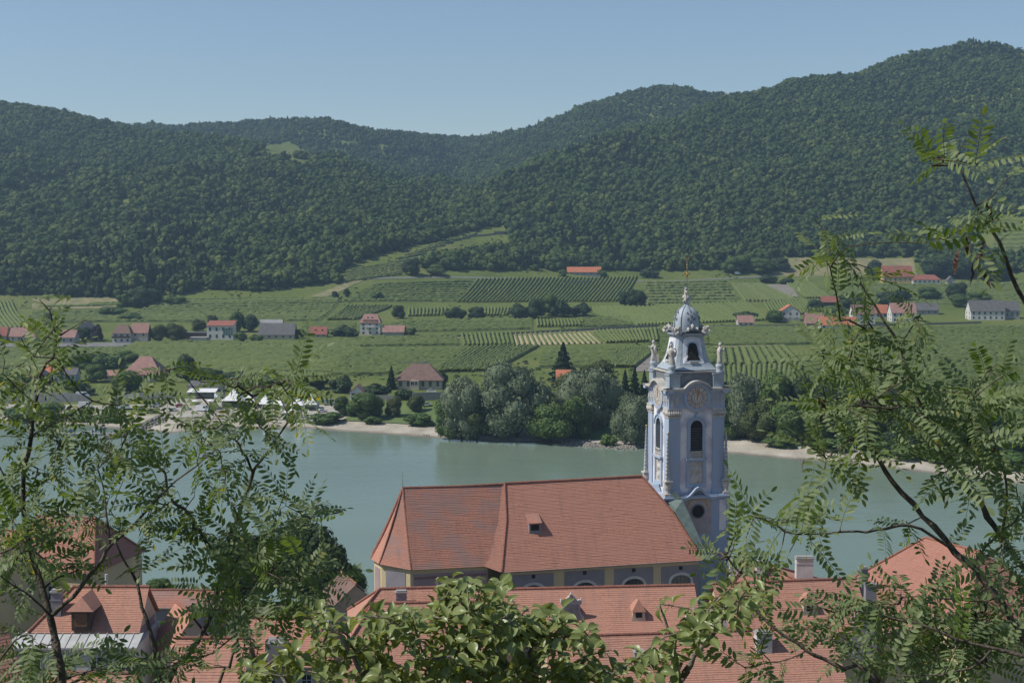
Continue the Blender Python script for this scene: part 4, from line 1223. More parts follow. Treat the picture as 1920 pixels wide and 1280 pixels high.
CARM = {}
def carpaint(c):
    if c not in CARM:
        m = bpy.data.materials.new('car_paint'); m.use_nodes = True
        b = m.node_tree.nodes['Principled BSDF']; b.inputs['Base Color'].default_value = (*c, 1); b.inputs['Roughness'].default_value = .25
        b.inputs['Coat Weight'].default_value = .6
        CARM[c] = m
    return CARM[c]
M_tyre = mat('tyre_rubber', (.02, .02, .02), (.015, .015, .015), 3, .9)
def car(label, px, py, c, rot=0.0, van=False, cat=None, L=4.4):
    p = hit(px, py); o = empty('van' if van else 'car', (p[0], p[1], p[2] + .35), rot); tag(o, label, cat or ('van' if van else 'car'), 'vehicles on the far bank')
    if van:
        prof = [(-2.9, .35), (2.7, .35), (2.9, .6), (2.85, 1.2), (2.2, 1.45), (1.6, 2.5), (-2.8, 2.6), (-2.95, 1.2)]
        gl_ = [(1.55, 1.45), (2.12, 1.45), (1.55, 2.3), (.6, 2.3), (.6, 1.45)]; hw = .98
    else:
        prof = [(-2.15, .35), (2.1, .35), (2.2, .6), (2.1, .85), (1.1, .98), (.45, 1.42), (-1.1, 1.45), (-1.85, 1.02), (-2.2, .92)]
        gl_ = [(-1.55, 1.02), (.95, 1.0), (.4, 1.36), (-1.05, 1.38)]; hw = .85
    bd = MB().prism(prof, -hw, hw).build('body', carpaint(c), o)
    MB().prism(gl_, -hw - .02, -hw + .05).build('side_window', M_glass, o)
    MB().prism(gl_, hw - .05, hw + .02).build('side_window', M_glass, o)
    a, b = (prof[4], prof[5])
    MB().add([(a[0] + .02, -hw * .85, a[1] + .06), (a[0] + .02, hw * .85, a[1] + .06), (b[0] + .05, hw * .8, b[1] - .03), (b[0] + .05, -hw * .8, b[1] - .03)], [(0, 1, 2, 3)]).xf(Matrix.Translation((.02, 0, .03))).build('windscreen', M_glass, o)
    for x in (-1.35, 1.35) if not van else (-1.8, 1.8):
        for y in (-hw + .02, hw - .02):
            w_ = MB().lathe([(.10, -.12), (.33, -.12), (.35, 0), (.33, .12), (.10, .12)], n=12).xf(Matrix.Rotation(math.pi / 2, 4, 'X')).build('wheel', M_tyre, o, loc=(x, y, .05))
    return o
car('silver car parked on the lawn by the open young tree', 800, 764, (.55, .57, .6), .1)
car('white car parked before the villa', 809, 737, (.75, .75, .75), 0)
car('white van parked high on the slope below the wood', 1383, 515, (.78, .78, .78), 0, True)
for q, (px, py, c, rt, vn_, lb) in enumerate([
    (172, 655, (.05, .06, .08), .1, False, 'dark car parked below the double house'), (186, 654, (.6, .6, .62), .1, False, 'silver car parked below the double house'), (197, 654, (.72, .72, .72), .0, False, 'white car parked below the double house, nearest it'),
    (150, 655, (.10, .10, .12), .1, False, 'black car at the left end of the row below the double house'),
    (160, 765, (.75, .75, .75), .0, True, 'white camper van on the river road beside the yard wall'), (140, 746, (.7, .7, .72), 0, False, 'white car behind the grey road wall'), (155, 746, (.75, .76, .76), .0, True, 'white van behind the grey road wall'),
    (210, 766, (.45, .40, .33), .3, False, 'beige car on the river road'), (60, 766, (.7, .7, .7), 0, True, 'white van at the left end of the river road'), (268, 768, (.55, .57, .58), .2, False, 'silver car at the left of the gravel yard'),
    (294, 764, (.72, .73, .74), .2, False, 'white car at the left of the gravel yard'), (300, 758, (.35, .37, .4), .2, False, 'grey car behind the white one in the gravel yard'),
    (380, 772, (.75, .75, .75), -.2, True, 'white delivery van in front of the beach restaurant'), (408, 768, (.25, .26, .3), .5, False, 'dark car left of the large marquee'),
    (412, 748, (.6, .62, .65), 1.2, True, 'silver van beside the beach restaurant'), (250, 752, (.7, .72, .73), 0, False, 'white car behind the low yard wall'),
    (618, 760, (.5, .5, .5), .2, True, 'grey tractor van at the right end of the tents'), (1760, 512, (.7, .7, .7), 0, False, 'white car above the farm wing'),
    (325, 772, (.7, .7, .7), .1, False, 'white car in the open middle of the gravel yard'), (338, 764, (.3, .05, .05), .1, False, 'red car in the gravel yard left of the delivery van'), (350, 770, (.2, .24, .3), .2, False, 'blue grey car just left of the delivery van'),
    (604, 774, (.72, .72, .72), .4, False, 'white car right of the last tent'), (110, 766, (.5, .52, .55), 0, False, 'silver car between the vans on the river road'), (232, 768, (.72, .73, .75), .1, True, 'white van on the road near the gravel yard'), (282, 774, (.1, .1, .12), .1, False, 'black car at the lower left of the gravel yard')]):
    car(lb, px, py, c, rt, vn_)

def parasol(px, py, lb):
    o = empty('parasol', hit(px, py)); tag(o, lb, 'parasol', 'white parasols by the tents')
    MB().lathe([(1.7, 2.3), (1.72, 2.36), (.9, 2.75), (.05, 3.0)], n=8).build('canopy', M_tent, o)
    MB().tube([(0, 0, -.3), (0, 0, 3.05)], .04, 6).build('pole', M_metal, o)
for q, (px, py) in enumerate([(500, 779), (512, 783), (524, 778), (537, 783), (549, 779), (560, 784), (574, 780), (395, 760), (366, 758)]):
    parasol(px, py, ['first', 'second', 'third', 'fourth', 'fifth', 'sixth', 'seventh'][q] + ' white parasol from the left before the white tents' if q < 7 else ['white parasol right on the restaurant terrace', 'white parasol left on the restaurant terrace'][q - 7])

# people on the beach
def person_mesh(seed, shirt, trouser, pose):
    r = random.Random(seed); skin = mat('skin', (.45, .28, .20), (.40, .24, .17), 3, .6)
    hipz = .92 if pose == 'stand' else .16
    J = {'pel': (0, 0, hipz), 'chest': (0, 0, hipz + .42), 'neck': (0, 0, hipz + .55), 'head': (0, -.02, hipz + .68), 'top': (0, -.02, hipz + .80)}
    for s in (-1, 1):
        J['sh%d' % s] = (s * .18, 0, hipz + .47); J['el%d' % s] = (s * .25, -.04, hipz + .2); J['ha%d' % s] = (s * .24, -.16, hipz - .02)
        if pose == 'stand':
            J['hp%d' % s] = (s * .1, 0, hipz - .05); J['kn%d' % s] = (s * .12, -.05 * s, .48); J['an%d' % s] = (s * .13, .03, .08); J['to%d' % s] = (s * .14, -.14, .04)
        else:
            J['hp%d' % s] = (s * .1, -.02, hipz); J['kn%d' % s] = (s * .14, -.42, .38); J['an%d' % s] = (s * .14, -.75, .08); J['to%d' % s] = (s * .15, -.86, .12)
    E = [('pel', 'chest'), ('chest', 'neck'), ('neck', 'head'), ('head', 'top')]
    for s in (-1, 1):
        E += [('chest', 'sh%d' % s), ('sh%d' % s, 'el%d' % s), ('el%d' % s, 'ha%d' % s), ('pel', 'hp%d' % s), ('hp%d' % s, 'kn%d' % s), ('kn%d' % s, 'an%d' % s), ('an%d' % s, 'to%d' % s)]
    rad = {'pel': .15, 'che': .16, 'nec': .06, 'hea': .10, 'top': .08, 'sh-': .07, 'sh1': .07, 'el-': .05, 'el1': .05, 'ha-': .04, 'ha1': .04, 'hp-': .09, 'hp1': .09, 'kn-': .065, 'kn1': .065, 'an-': .045, 'an1': .045, 'to-': .04, 'to1': .04}
    K = list(J); me = bpy.data.meshes.new('person'); me.from_pydata([J[k] for k in K], [(K.index(a), K.index(b)) for a, b in E], [])
    o = bpy.data.objects.new('person', me); col.objects.link(o)
    md = o.modifiers.new('skin', 'SKIN'); o.modifiers.new('sub', 'SUBSURF').levels = 1; o.modifiers['sub'].render_levels = 1
    for i, k in enumerate(K):
        v = me.skin_vertices[0].data[i]; v.radius = (rad[k[:3]],) * 2; v.use_root = (k == 'pel')
    dg = bpy.context.evaluated_depsgraph_get()
    m2 = bpy.data.meshes.new_from_object(o.evaluated_get(dg)); bpy.data.objects.remove(o)
    m2.materials.clear()
    for m in (skin, shirt, trouser): m2.materials.append(m)
    for p in m2.polygons:
        c = p.center
        sh = hipz - .02 < c.z < hipz + .53 and abs(c.x) < .24 and c.y > -.12
        lg = (c.z < hipz + .02 and c.z > (.5 if pose == 'stand' else -.1)) and c.y > -.5
        p.material_index = 1 if sh else (2 if lg else 0)
        p.use_smooth = True
    return m2
cl = [mat('cloth_%d' % i, c, tuple(x * .7 for x in c), 3, .9) for i, c in enumerate([(.5, .1, .08), (.08, .12, .3), (.6, .6, .58), (.04, .04, .05), (.1, .3, .2)])]
PM = [person_mesh(1, cl[0], cl[3], 'stand'), person_mesh(2, cl[2], cl[1], 'stand'), person_mesh(3, cl[1], cl[2], 'sit')]
for px, py, k, rz, lb in [(795, 817, 2, .3, 'person sitting leftmost of three on the sand'), (800, 817.5, 2, -.3, 'person sitting in the middle of three on the sand'), (804, 818, 2, .1, 'person sitting rightmost of three on the sand'),
                          (822, 818, 0, .5, 'person in red standing on the sand beside the grove'), (834, 820, 1, 2.0, 'person in white standing in the shade of the left grove tree'), (975, 830, 1, 1.0, 'person in white at the water below the tall willow'),
                          (992, 830.5, 0, 2.0, 'person in red at the water right of the one in white')]:
    p = hit(px, py); tag(link('person', PM[k], None, (p[0], p[1], p[2] + .02), (0, 0, rz), 1.0), lb, 'person')

# groyne of loose stones, jetty, boats
def rocks(name, label, cat, a, b, n, wid, s0, s1, zoff=0):
    p, q = atz(*a, .3), atz(*b, .3); r = np.random.default_rng(5); mb_v, mb_f = [], []; iv, jf = ico(1); nv = 0
    for i in range(n):
        t = r.random(); c = p * (1 - t) + q * t; off = r.normal() * wid
        d = (q - p)[:2]; d = d / np.linalg.norm(d); c = c + np.array([-d[1] * off, d[0] * off, 0])
        c[2] = max(tz(c[0], c[1]), -.3) + .2 + zoff * math.exp(-(off / wid) ** 2)
        P = iv * (s0 + (s1 - s0) * r.random()) * (1 + .25 * r.normal(size=(len(iv), 1))) * (1, 1, .7) + c
        mb_v.append(P); mb_f.append(jf + nv); nv += len(P)
    return tag(link(name, mesh_np(name, np.concatenate(mb_v), np.concatenate(mb_f), M_stone)), label, cat, kind='stuff')
rocks('stone_groyne', 'stone groyne running from the left beach into the water', 'groyne', (198, 822), (300, 792), 500, 1.6, .4, .9, 1.2)
rocks('riprap', 'grey riprap stones along the water left of the tower', 'riprap', (1055, 831), (1200, 838), 700, 2.2, .35, .8, .6)
jt = empty('jetty', atz(150, 815, 0)); tag(jt, 'grey boat jetty behind the left branches', 'jetty')
MB().box(-14, 14, -1.2, 1.2, .5, .75).build('deck', M_concrete, jt)
for i in range(8):
    MB().box(-13 + i * 3.7 - .12, -13 + i * 3.7 + .12, -1.5, -1.25, -2, 1.6).build('post', M_wood, jt)
def boat(px, py, label, rz, c):
    o = empty('motor_boat', atz(px, py, 0.0), rz); tag(o, label, 'boat', 'boats at the jetty')
    v, f = [], []; n = 9
    for i in range(n):
        t = i / (n - 1); x = -2.6 + 5.2 * t; w = 1.0 * (1 - max(0, (t - .5) * 2) ** 2.2) + .02
        v += [(x, -w, .75 + .25 * t), (x, -w * .7, -.15), (x, w * .7, -.15), (x, w, .75 + .25 * t)]
    for i in range(n - 1):
        for k in range(3): f.append((i * 4 + k, i * 4 + k + 1, i * 4 + 5 + k, i * 4 + 4 + k))
    f.append((0, 1, 2, 3))
    MB().add(v, f).build('hull', carpaint(c), o)
    MB().add([(-2.4, -.8, .6), (1.6, -.7, .7), (1.6, .7, .7), (-2.4, .8, .6)], [(0, 1, 2, 3)]).build('deck', M_concrete, o)
    MB().prism([(.2, .7), (1.2, .75), (.3, 1.35), (.15, 1.35)], -.6, .6).build('windscreen', M_glass, o)
boat(172, 812, 'white motor boat moored right at the jetty', .2, (.7, .7, .7)); boat(130, 810, 'blue motor boat moored left at the jetty', -.1, (.1, .16, .3)); boat(188, 806, 'small grey boat beside the groyne', .6, (.4, .4, .42))
# ================================================================== THE ABBEY CHURCH
def tilemat(name, c1, c2, c3, dark, s3=.22):
    """clay tiles: tile-to-tile colour, larger weathered patches, thin dark grime streaks"""
    m = mat(name, c1, c2, 3.2, .85, .25, 9, detail=2, c3=c3, s3=s3, spec=.2, stretch=(1, 1, 1.6))
    n = m.node_tree.nodes; L = m.node_tree.links; b = n['Principled BSDF']
    src = b.inputs['Base Color'].links[0].from_socket
    tc = n.new('ShaderNodeTexCoord'); mp = n.new('ShaderNodeMapping'); mp.inputs['Scale'].default_value = (1.6, .22, .22)
    L.new(tc.outputs['Object'], mp.inputs['Vector'])
    q = n.new('ShaderNodeTexNoise'); q.inputs['Scale'].default_value = .8; q.inputs['Detail'].default_value = 5; L.new(mp.outputs[0], q.inputs['Vector'])
    r = n.new('ShaderNodeMapRange'); r.inputs['From Min'].default_value = .52; r.inputs['From Max'].default_value = .80; r.inputs['To Max'].default_value = .6
    L.new(q.outputs[0], r.inputs['Value'])
    mx = n.new('ShaderNodeMix'); mx.data_type = 'RGBA'; L.new(r.outputs[0], mx.inputs['Factor']); L.new(src, mx.inputs['A']); mx.inputs['B'].default_value = (*dark, 1)
    L.new(mx.outputs['Result'], b.inputs['Base Color'])
    return m
M_tile = tilemat('church_tiles', (.47, .228, .160), (.37, .178, .128), (.42, .208, .152), (.25, .15, .12))
M_tile_old = tilemat('weathered_tiles', (.42, .195, .135), (.32, .155, .115), (.30, .18, .15), (.23, .14, .115), .3)
M_tile_pink = tilemat('pink_tiles', (.455, .235, .165), (.36, .185, .135), (.41, .215, .158), (.24, .15, .12))
M_tile_new = tilemat('new_tiles', (.37, .18, .132), (.33, .16, .12), (.35, .17, .126), (.30, .145, .11))
M_ridge = mat('ridge_tiles', (.36, .15, .10), (.22, .11, .085), 2.5, .9, .2, 6)

def panel(mb, A, B, C, D, course=.30, lift=.032, seg=2.0, flare=0.0, seed=1):
    """tile courses: saw-tooth strips from the eave A-B up to the ridge D-C"""
    A, B, C, D = [np.asarray(q, float) for q in (A, B, C, D)]
    r = np.random.default_rng(seed)
    nrm = np.cross(B - A, D - A)
    if np.linalg.norm(nrm) < 1e-6: nrm = np.cross(B - A, C - A)
    nrm /= np.linalg.norm(nrm)
    if nrm[2] < 0: nrm = -nrm
    Ls = max(np.linalg.norm(D - A), np.linalg.norm(C - B)); n = max(3, int(Ls / course))
    m = max(1, int(np.linalg.norm(B - A) / seg))
    def edge(P, Q, t):
        p = P * (1 - t) + Q * t
        if flare: p = p - nrm * flare * 4 * t * (1 - t)
        return p
    base = len(mb.v); idx = []
    for i in range(n):
        rows = []
        for t, up in ((i / n, lift), ((i + 1) / n, 0.0)):
            l, rr = edge(A, D, t), edge(B, C, t)
            ids = []
            for j in range(m + 1):
                s = j / m
                p = l * (1 - s) + rr * s + nrm * (up + .007 * r.normal())
                ids.append(len(mb.v)); mb.v.append(tuple(p))
            rows.append(ids)
        for j in range(m):
            mb.f.append((rows[0][j], rows[0][j + 1], rows[1][j + 1], rows[1][j])); mb.m.append(mb.mi)
        if idx:
            for j in range(m):
                mb.f.append((idx[j], idx[j + 1], rows[0][j + 1], rows[0][j])); mb.m.append(mb.mi)
        idx = rows[1]
    return mb

def ridge_line(name, pts, parent, r=.17, step=.42, m=None):
    """cap tiles laid one after another along a ridge or hip"""
    mb = MB(); pts = [np.asarray(p, float) for p in pts]
    for a, b in zip(pts[:-1], pts[1:]):
        L = np.linalg.norm(b - a); n = max(1, int(L / step))
        P, Rr = [], []
        for i in range(n):
            for t, k in ((i / n, 1.15), ((i + .97) / n, .9)):
                P.append(a + (b - a) * t); Rr.append(r * k)
        P.append(b); Rr.append(r)
        mb.tube(P, Rr, 6)
    return mb.build(name, m or M_ridge, parent, fix=False)

_za = 41.0
_pa, _pb = atz(755, 913, _za), atz(1203, 893, _za)
CH_A = math.atan2(_pb[1] - _pa[1], _pb[0] - _pa[0])
CH_O = np.array([_pa[0], _pa[1], 0.0])
CH_X = np.array([math.cos(CH_A), math.sin(CH_A), 0]); CH_Y = np.array([-math.sin(CH_A), math.cos(CH_A), 0])
def chplane(px, py, y0):
    r = ray(px, py); t = (y0 - ((CAM - CH_O) @ CH_Y)) / (r @ CH_Y); d = CAM + r * t - CH_O
    return d @ CH_X, d @ CH_Y, d[2]

M_ochre = mat('ochre_plaster', (.62, .51, .30), (.55, .45, .27), .6, .9, .15, 3, c3=(.52, .43, .28), s3=.3)
M_lav = mat('lavender_grey_plaster', (.27, .25, .27), (.23, .215, .235), .6, .9, .15, 3)
M_pinkp = mat('pink_plaster', (.42, .29, .28), (.36, .25, .25), .6, .9, .15, 3, c3=(.34, .25, .25), s3=.3)
M_whitep = mat('white_plaster', (.58, .56, .53), (.48, .46, .44), .8, .9, .15, 3)

church = empty('abbey_church', (CH_O[0], CH_O[1], 0), CH_A)
tag(church, 'abbey church with long steep red tiled nave and choir roof', 'church')
# nave roof
NX0, NXE = 13.3, 45.2
ZE, ZR = 29.05, 41.0
rl, rm, rr_ = (15.8, 0, 40.8), (27, 0, 40.86), (38.0, 0, 41.0)
nr = MB()
panel(nr, (13.3, -8, ZE), (45.2, -8, ZE), (41.8, -3.4, 35.95), (15.2, -3.4, 35.75), .27, seed=2)
panel(nr, (15.2, -3.4, 35.75), (41.8, -3.4, 35.95), rr_, rl, .27, seed=3)
panel(nr, (45.2, 8, ZE), (13.3, 8, ZE), rl, rr_, .3, seed=4)
panel(nr, (45.2, -8, ZE), (45.2, 8, ZE), (41.8, 3.4, 35.95), (41.8, -3.4, 35.95), .3, seed=5)
panel(nr, (41.8, -3.4, 35.95), (41.8, 3.4, 35.95), rr_, rr_, .3, seed=6)
nave_roof = nr.build('nave_roof', M_tile, church, fix=False)
hipn = MB()
for i in range(1):
    panel(hipn, (10.9, -7.0, 29.9), (13.3, -8, ZE), (15.2, -3.4, 35.75), (13.9, -3.4, 35.4), .27, seed=7, flare=.12)
    panel(hipn, (13.9, -3.4, 35.4), (15.2, -3.4, 35.75), rl, (15.4, 0, 40.75), .27, seed=8)
    panel(hipn, (13.3, 8, ZE), (10.9, 7.0, 29.9), (15.4, 0, 40.75), rl, .3, seed=9)
hipn.build('nave_end_slope', M_tile, church, fix=False)
ridge_line('nave_ridge_tiles', [(13.3, -8, ZE + .12), (15.2, -3.4, 35.85), (15.8, 0, 40.95), (27, 0, 41.0), (38, 0, 41.15), (41.8, -3.4, 36.05), (45.2, -8, ZE + .12)], church, .16)
# choir and apse roof
ap = [(-.1, -7, 30.0), (-4.2, -3.4, 30.3), (-4.9, 0, 30.4), (-4.2, 3.4, 30.3), (-.1, 7, 30.0)]
apx = (0.0, 0, 40.95)
cr = MB(); panel(cr, ap[0], (14.6, -7, 29.85), (16.4, 0, 40.6), apx, .27, seed=10, flare=.10)
panel(cr, (10.9, 7, 29.9), ap[4], apx, (15.4, 0, 40.72), .3, seed=11)
cr.build('choir_roof', M_tile_old, church, fix=False)
for i in range(4):
    pm_ = MB(); panel(pm_, ap[i + 1], ap[i], apx, apx, .27, seed=12 + i, flare=.30)
    pm_.build('apse_roof', M_tile_old if i == 0 else M_tile, church, fix=False)
def flared(A, B, f, n=6, out=(0, 0, 0)):
    A = np.asarray(A, float); B = np.asarray(B, float)
    return [A * (1 - t) + B * t + np.array([0, 0, -f * 4 * t * (1 - t)]) for t in np.linspace(0, 1, n + 1)]
for i in range(5):
    ridge_line('apse_hip_tiles', flared(ap[i], apx, .34), church, .14)
ridge_line('choir_ridge_tiles', [apx, (8, 0, 40.8), (15.6, 0, 40.85)], church, .15)
MB().tube([(0, 0, 41), (0, 0, 43.4)], [.03, .015], 5).build('lightning_rod', M_wood, church)
# eaves, walls
MB().box(13.5, 45.0, -7.95, -7.4, ZE - .25, ZE - .02).build('nave_eave', M_whitep, church)
MB().box(13.4, 45.2, -8.12, -7.98, ZE - .12, ZE + .02).build('gutter', mat('old_copper', (.17, .20, .18), (.11, .13, .12), 1, .6, metal=.3), church)
MB().box(14.0, 44.6, -7.4, 7.4, 8, ZE - .1).build('nave_wall', M_ochre, church)
MB().add([(-.1, -6.5, 8), (11.5, -6.5, 8), (11.5, 6.5, 8), (-.1, 6.5, 8), (-3.8, 3.1, 8), (-4.4, 0, 8), (-3.8, -3.1, 8),
          (-.1, -6.5, 30), (11.5, -6.5, 30), (11.5, 6.5, 30), (-.1, 6.5, 30), (-3.8, 3.1, 30.2), (-4.4, 0, 30.2), (-3.8, -3.1, 30.2)],
         [(0, 1, 8, 7), (1, 2, 9, 8), (2, 3, 10, 9), (3, 4, 11, 10), (4, 5, 12, 11), (5, 6, 13, 12), (6, 0, 7, 13), (7, 8, 9, 10, 11, 12, 13)]).build('choir_wall', M_ochre, church)
MB().box(.3, 11.4, -6.56, -6.45, 9, 29.2).build('choir_front_panel', M_pinkp, church)
fz = MB()
for i in range(34):
    x = .5 + i * .32
    fz.add([(x, -6.6, 28.6), (x + .16, -6.6, 28.85), (x + .32, -6.6, 28.6), (x + .16, -6.6, 28.35)], [(0, 1, 2, 3)])
fz.build('painted_frieze', mat('frieze_red', (.27, .13, .12), (.22, .11, .10), 2, .9), church)
_d = np.array([-.1 + 3.8, -6.5 + 3.1]); 
pn = MB().box(.8, 4.2, -.06, .06, 9, 29.4); pn.build('apse_panel', M_lav, church, loc=(-3.8, -3.1, 0), rot=(0, 0, math.atan2(-3.4, 3.7)))
pn2 = MB().box(.5, 2.6, -.06, .06, 9, 29.4); pn2.build('apse_panel', M_pinkp, church, loc=(-4.4, 0, 0), rot=(0, 0, math.atan2(-3.1, .6)))

def arch_outline(w, z0, z1, n=10, rise=None):
    """upright shape with an arched head; z1 = springing line"""
    rise = rise or w / 2
    return [(-w / 2, z0), (w / 2, z0)] + [(w / 2 * math.cos(a), z1 + rise * math.sin(a)) for a in np.linspace(0, math.pi, n)]
def arch_ring(mb, w, t, z0, z1, y0, y1, n=12, rise=None):
    rise = rise or w / 2
    inn = [(-w / 2, z0)] + [(-w / 2 * math.cos(a), z1 + rise * math.sin(a)) for a in np.linspace(0, math.pi, n)] + [(w / 2, z0)]
    out = [(-w / 2 - t, z0)] + [(-(w / 2 + t) * math.cos(a), z1 + (rise + t) * math.sin(a)) for a in np.linspace(0, math.pi, n)] + [(w / 2 + t, z0)]
    k = len(inn); b = len(mb.v)
    for y in (y0, y1):
        for q in inn: mb.v.append((q[0], y, q[1]))
        for q in out: mb.v.append((q[0], y, q[1]))
    for i in range(k - 1):
        mb.f += [(b + i, b + i + 1, b + k + i + 1, b + k + i), (b + k + i, b + k + i + 1, b + 3 * k + i + 1, b + 3 * k + i), (b + i + 1, b + i, b + 2 * k + i, b + 2 * k + i + 1)]
        mb.m += [mb.mi] * 3
    return mb
for px, pt, pv in [(1000, 1092, 1080), (1096, 1087, 1073), (1188, 1080, 1068), (1276, 1073, 1064)]:
    x, _, zt = chplane(px, pt, -7.4); zv = chplane(px, pv, -7.4)[2]
    pl = MB().box(x - 3.15, x + 3.15, -7.47, -7.42, 12, zv + .35); pl.build('wall_panel', M_lav, church)
    wn_ = MB(); arch_ring(wn_, 3.2, .42, 14, zt - 1.3, -7.62, -7.45, rise=1.0)
    wn_ = wn_.build('window', M_whitep, church, loc=(x, 0, 0))
    MB().prism(arch_outline(3.2, 14, zt - 1.3, rise=1.0), -7.50, -7.46).build('pane', M_glass, wn_)
    gb = MB()
    for i in range(-2, 3): gb.box(i * .62 - .04, i * .62 + .04, -7.54, -7.5, 14, zt - .5)
    gb.build('glazing_bars', mat('lead_grey', (.10, .11, .13), (.07, .08, .09), 2, .6), wn_)
    MB().box(x - .28, x + .28, -7.5, -7.3, zv - .28, zv + .28).build('vent', mat('dark_void', (.03, .022, .018), (.02, .016, .014), 2, .9), church)
# roof hatch dormer
hx, _, hz_ = chplane(1001, 952, -4.0)
hd = MB().add([(-1.0, 1.9, 2.2), (1.0, 1.9, 2.2), (1.05, -.95, .75), (-1.05, -.95, .75), (-1.0, 1.9, 2.05), (1.0, 1.9, 2.05), (1.05, -.95, .55), (-1.05, -.95, .55)],
              [(3, 2, 1, 0), (4, 5, 6, 7), (0, 1, 5, 4), (1, 2, 6, 5), (2, 3, 7, 6), (3, 0, 4, 7)])
def slope_z(y): return 41 + (ZR - ZE) / 8 * y * 1.0
hd = hd.build('roof_hatch', M_tile_old, church, loc=(hx, -4.0, slope_z(-4.0) - .25))
MB().add([(-.9, -.7, -1.4), (.9, -.7, -1.4), (.9, -.7, .62), (-.9, -.7, .62), (-.9, 1.6, -.2), (.9, 1.6, -.2), (.9, 1.6, 1.9), (-.9, 1.6, 1.9)],
         [(0, 1, 2, 3), (1, 5, 6, 2), (4, 0, 3, 7)]).build('cheek', M_lav, hd, loc=(0, 0, .1))
MB().box(-.62, .62, -.76, -.68, -.5, .45).build('hatch_opening', MATS['dark_void'], hd, loc=(0, 0, .1))
# copper flashing between the nave hip and the tower
fl_ = MB(); fl_.add([(41.2, -1.2, 37.4), (42.9, -2.2, 38.6), (43.9, -2.6, 37.2), (46.4, -7.9, 28.6), (45.4, -8.0, 28.8), (42.3, -3.6, 35.9)], [(0, 1, 2, 5), (5, 2, 3, 4)])
fl_.xf(Matrix.Translation((0, 0, .25)))
n0 = len(fl_.v); fl_.add([(a, b + .1, c - .35) for a, b, c in fl_.v[:6]], [(0, 1, 2, 5), (5, 2, 3, 4)])
fl_.add([fl_.v[i] for i in (2, 3, 4, 5)] + [fl_.v[i + 6] for i in (2, 3, 4, 5)], [(0, 1, 5, 4), (1, 2, 6, 5), (2, 3, 7, 6)])
fl_.build('copper_flashing', mat('green_copper', (.17, .22, .195), (.12, .16, .145), 1.2, .6, spec=.4), church)

# ================================================================== THE BLUE TOWER
TX, TY, TS = 46.78, 3.7, 4.69
tw_o = CH_O + CH_X * TX + CH_Y * TY
tower = empty('church_tower', (tw_o[0], tw_o[1], 0), CH_A)
tag(tower, 'blue and white baroque church tower with clock, obelisks and gilded cross', 'tower')
def tzp(py): return chplane(1308, py, -1.0)[2]
M_blue = mat('tower_blue', (.385, .465, .575), (.345, .42, .53), .5, .85, .12, 4, c3=(.355, .41, .50), s3=.5)
M_twhite = mat('tower_white', (.80, .79, .78), (.72, .71, .70), .6, .85, .12, 4, c3=(.54, .52, .57), s3=.5)
M_tstone = mat('tower_stone', (.56, .53, .48), (.40, .38, .35), 1.3, .9, .4, 5)
M_lead = mat('lead_blue', (.36, .41, .455), (.285, .33, .37), 1.2, .55, .2, 4, spec=.4)
M_leadd = mat('lead_dark', (.19, .20, .205), (.135, .14, .15), 1.2, .7, .2, 4)
M_gold = mat('gilding', (.52, .33, .12), (.42, .26, .09), 3, .35, metal=.7)
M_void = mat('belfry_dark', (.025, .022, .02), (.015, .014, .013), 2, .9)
M_beige = mat('clock_beige', (.62, .57, .50), (.54, .50, .44), 2, .8)
M_clockred = mat('clock_red', (.36, .22, .18), (.30, .18, .15), 2, .8)

def four(name, mb, m, parent=None, faces=(0, 1, 2, 3), smooth=False):
    me = mb.mesh(name, m, smooth)
    bm = bmesh.new(); bm.from_mesh(me); bmesh.ops.recalc_face_normals(bm, faces=bm.faces); bm.to_mesh(me); bm.free()
    return [link(name, me, parent or tower, (0, 0, 0), (0, 0, k * math.pi / 2)) for k in faces]

S = TS; LB = S + .75
z925, z782, z765, z735, z727, z697 = [tzp(p) for p in (926, 782, 765, 736, 728, 697)]
# lower body
MB().box(-LB, LB, -LB, LB, 8, z925 - .5).build('lower_body', M_blue, tower)
MB().box(-LB - .35, LB + .35, -LB - .35, LB + .35, z925 - .5, z925 - .2).box(-LB - .15, LB + .15, -LB - .15, LB + .15, z925 - .2, z925).build('gallery_cornice', M_blue, tower)
zo = tzp(956)
pnl = MB()
for x in (-4.2, 4.2): pnl.box(x - .55, x + .55, -LB - .06, -LB, zo - 3.2, zo + 1.7)
four('pilaster_panel', pnl, M_twhite)
four('painted_panel', MB().box(-2.3, 2.3, -LB - .05, -LB, zo - 3.6, zo + 1.9), mat('painted_plaster', (.46, .40, .38), (.36, .32, .33), 1.0, .9, detail=6))
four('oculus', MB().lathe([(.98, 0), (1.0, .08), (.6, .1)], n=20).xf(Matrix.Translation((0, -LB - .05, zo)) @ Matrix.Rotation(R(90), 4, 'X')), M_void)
oc = MB().lathe([(.98, 0), (1.18, 0), (1.18, .12), (.98, .12)], n=24, ring=True).xf(Matrix.Translation((0, -LB - .05, zo)) @ Matrix.Rotation(R(90), 4, 'X'))
four('oculus_frame', oc, M_leadd)
gd = MB()
for i in range(9):
    a = math.pi * (i / 8); gd.box(math.cos(a) * 1.6 - .16, math.cos(a) * 1.6 + .16, -LB - .16, -LB - .05, zo + .75 + math.sin(a) * 1.15, zo + 1.05 + math.sin(a) * 1.15)
gd.lathe([(.1, 0), (.34, .05), (.34, .15), (.1, .2)], (0, 0, 0), 10, 1, 1) if False else None
gd.box(-.35, .35, -LB - .18, -LB - .05, zo + 1.75, zo + 2.4)
four('gilded_ornament', gd, mat('gilded_plaster', (.52, .36, .14), (.42, .28, .11), 3, .6))
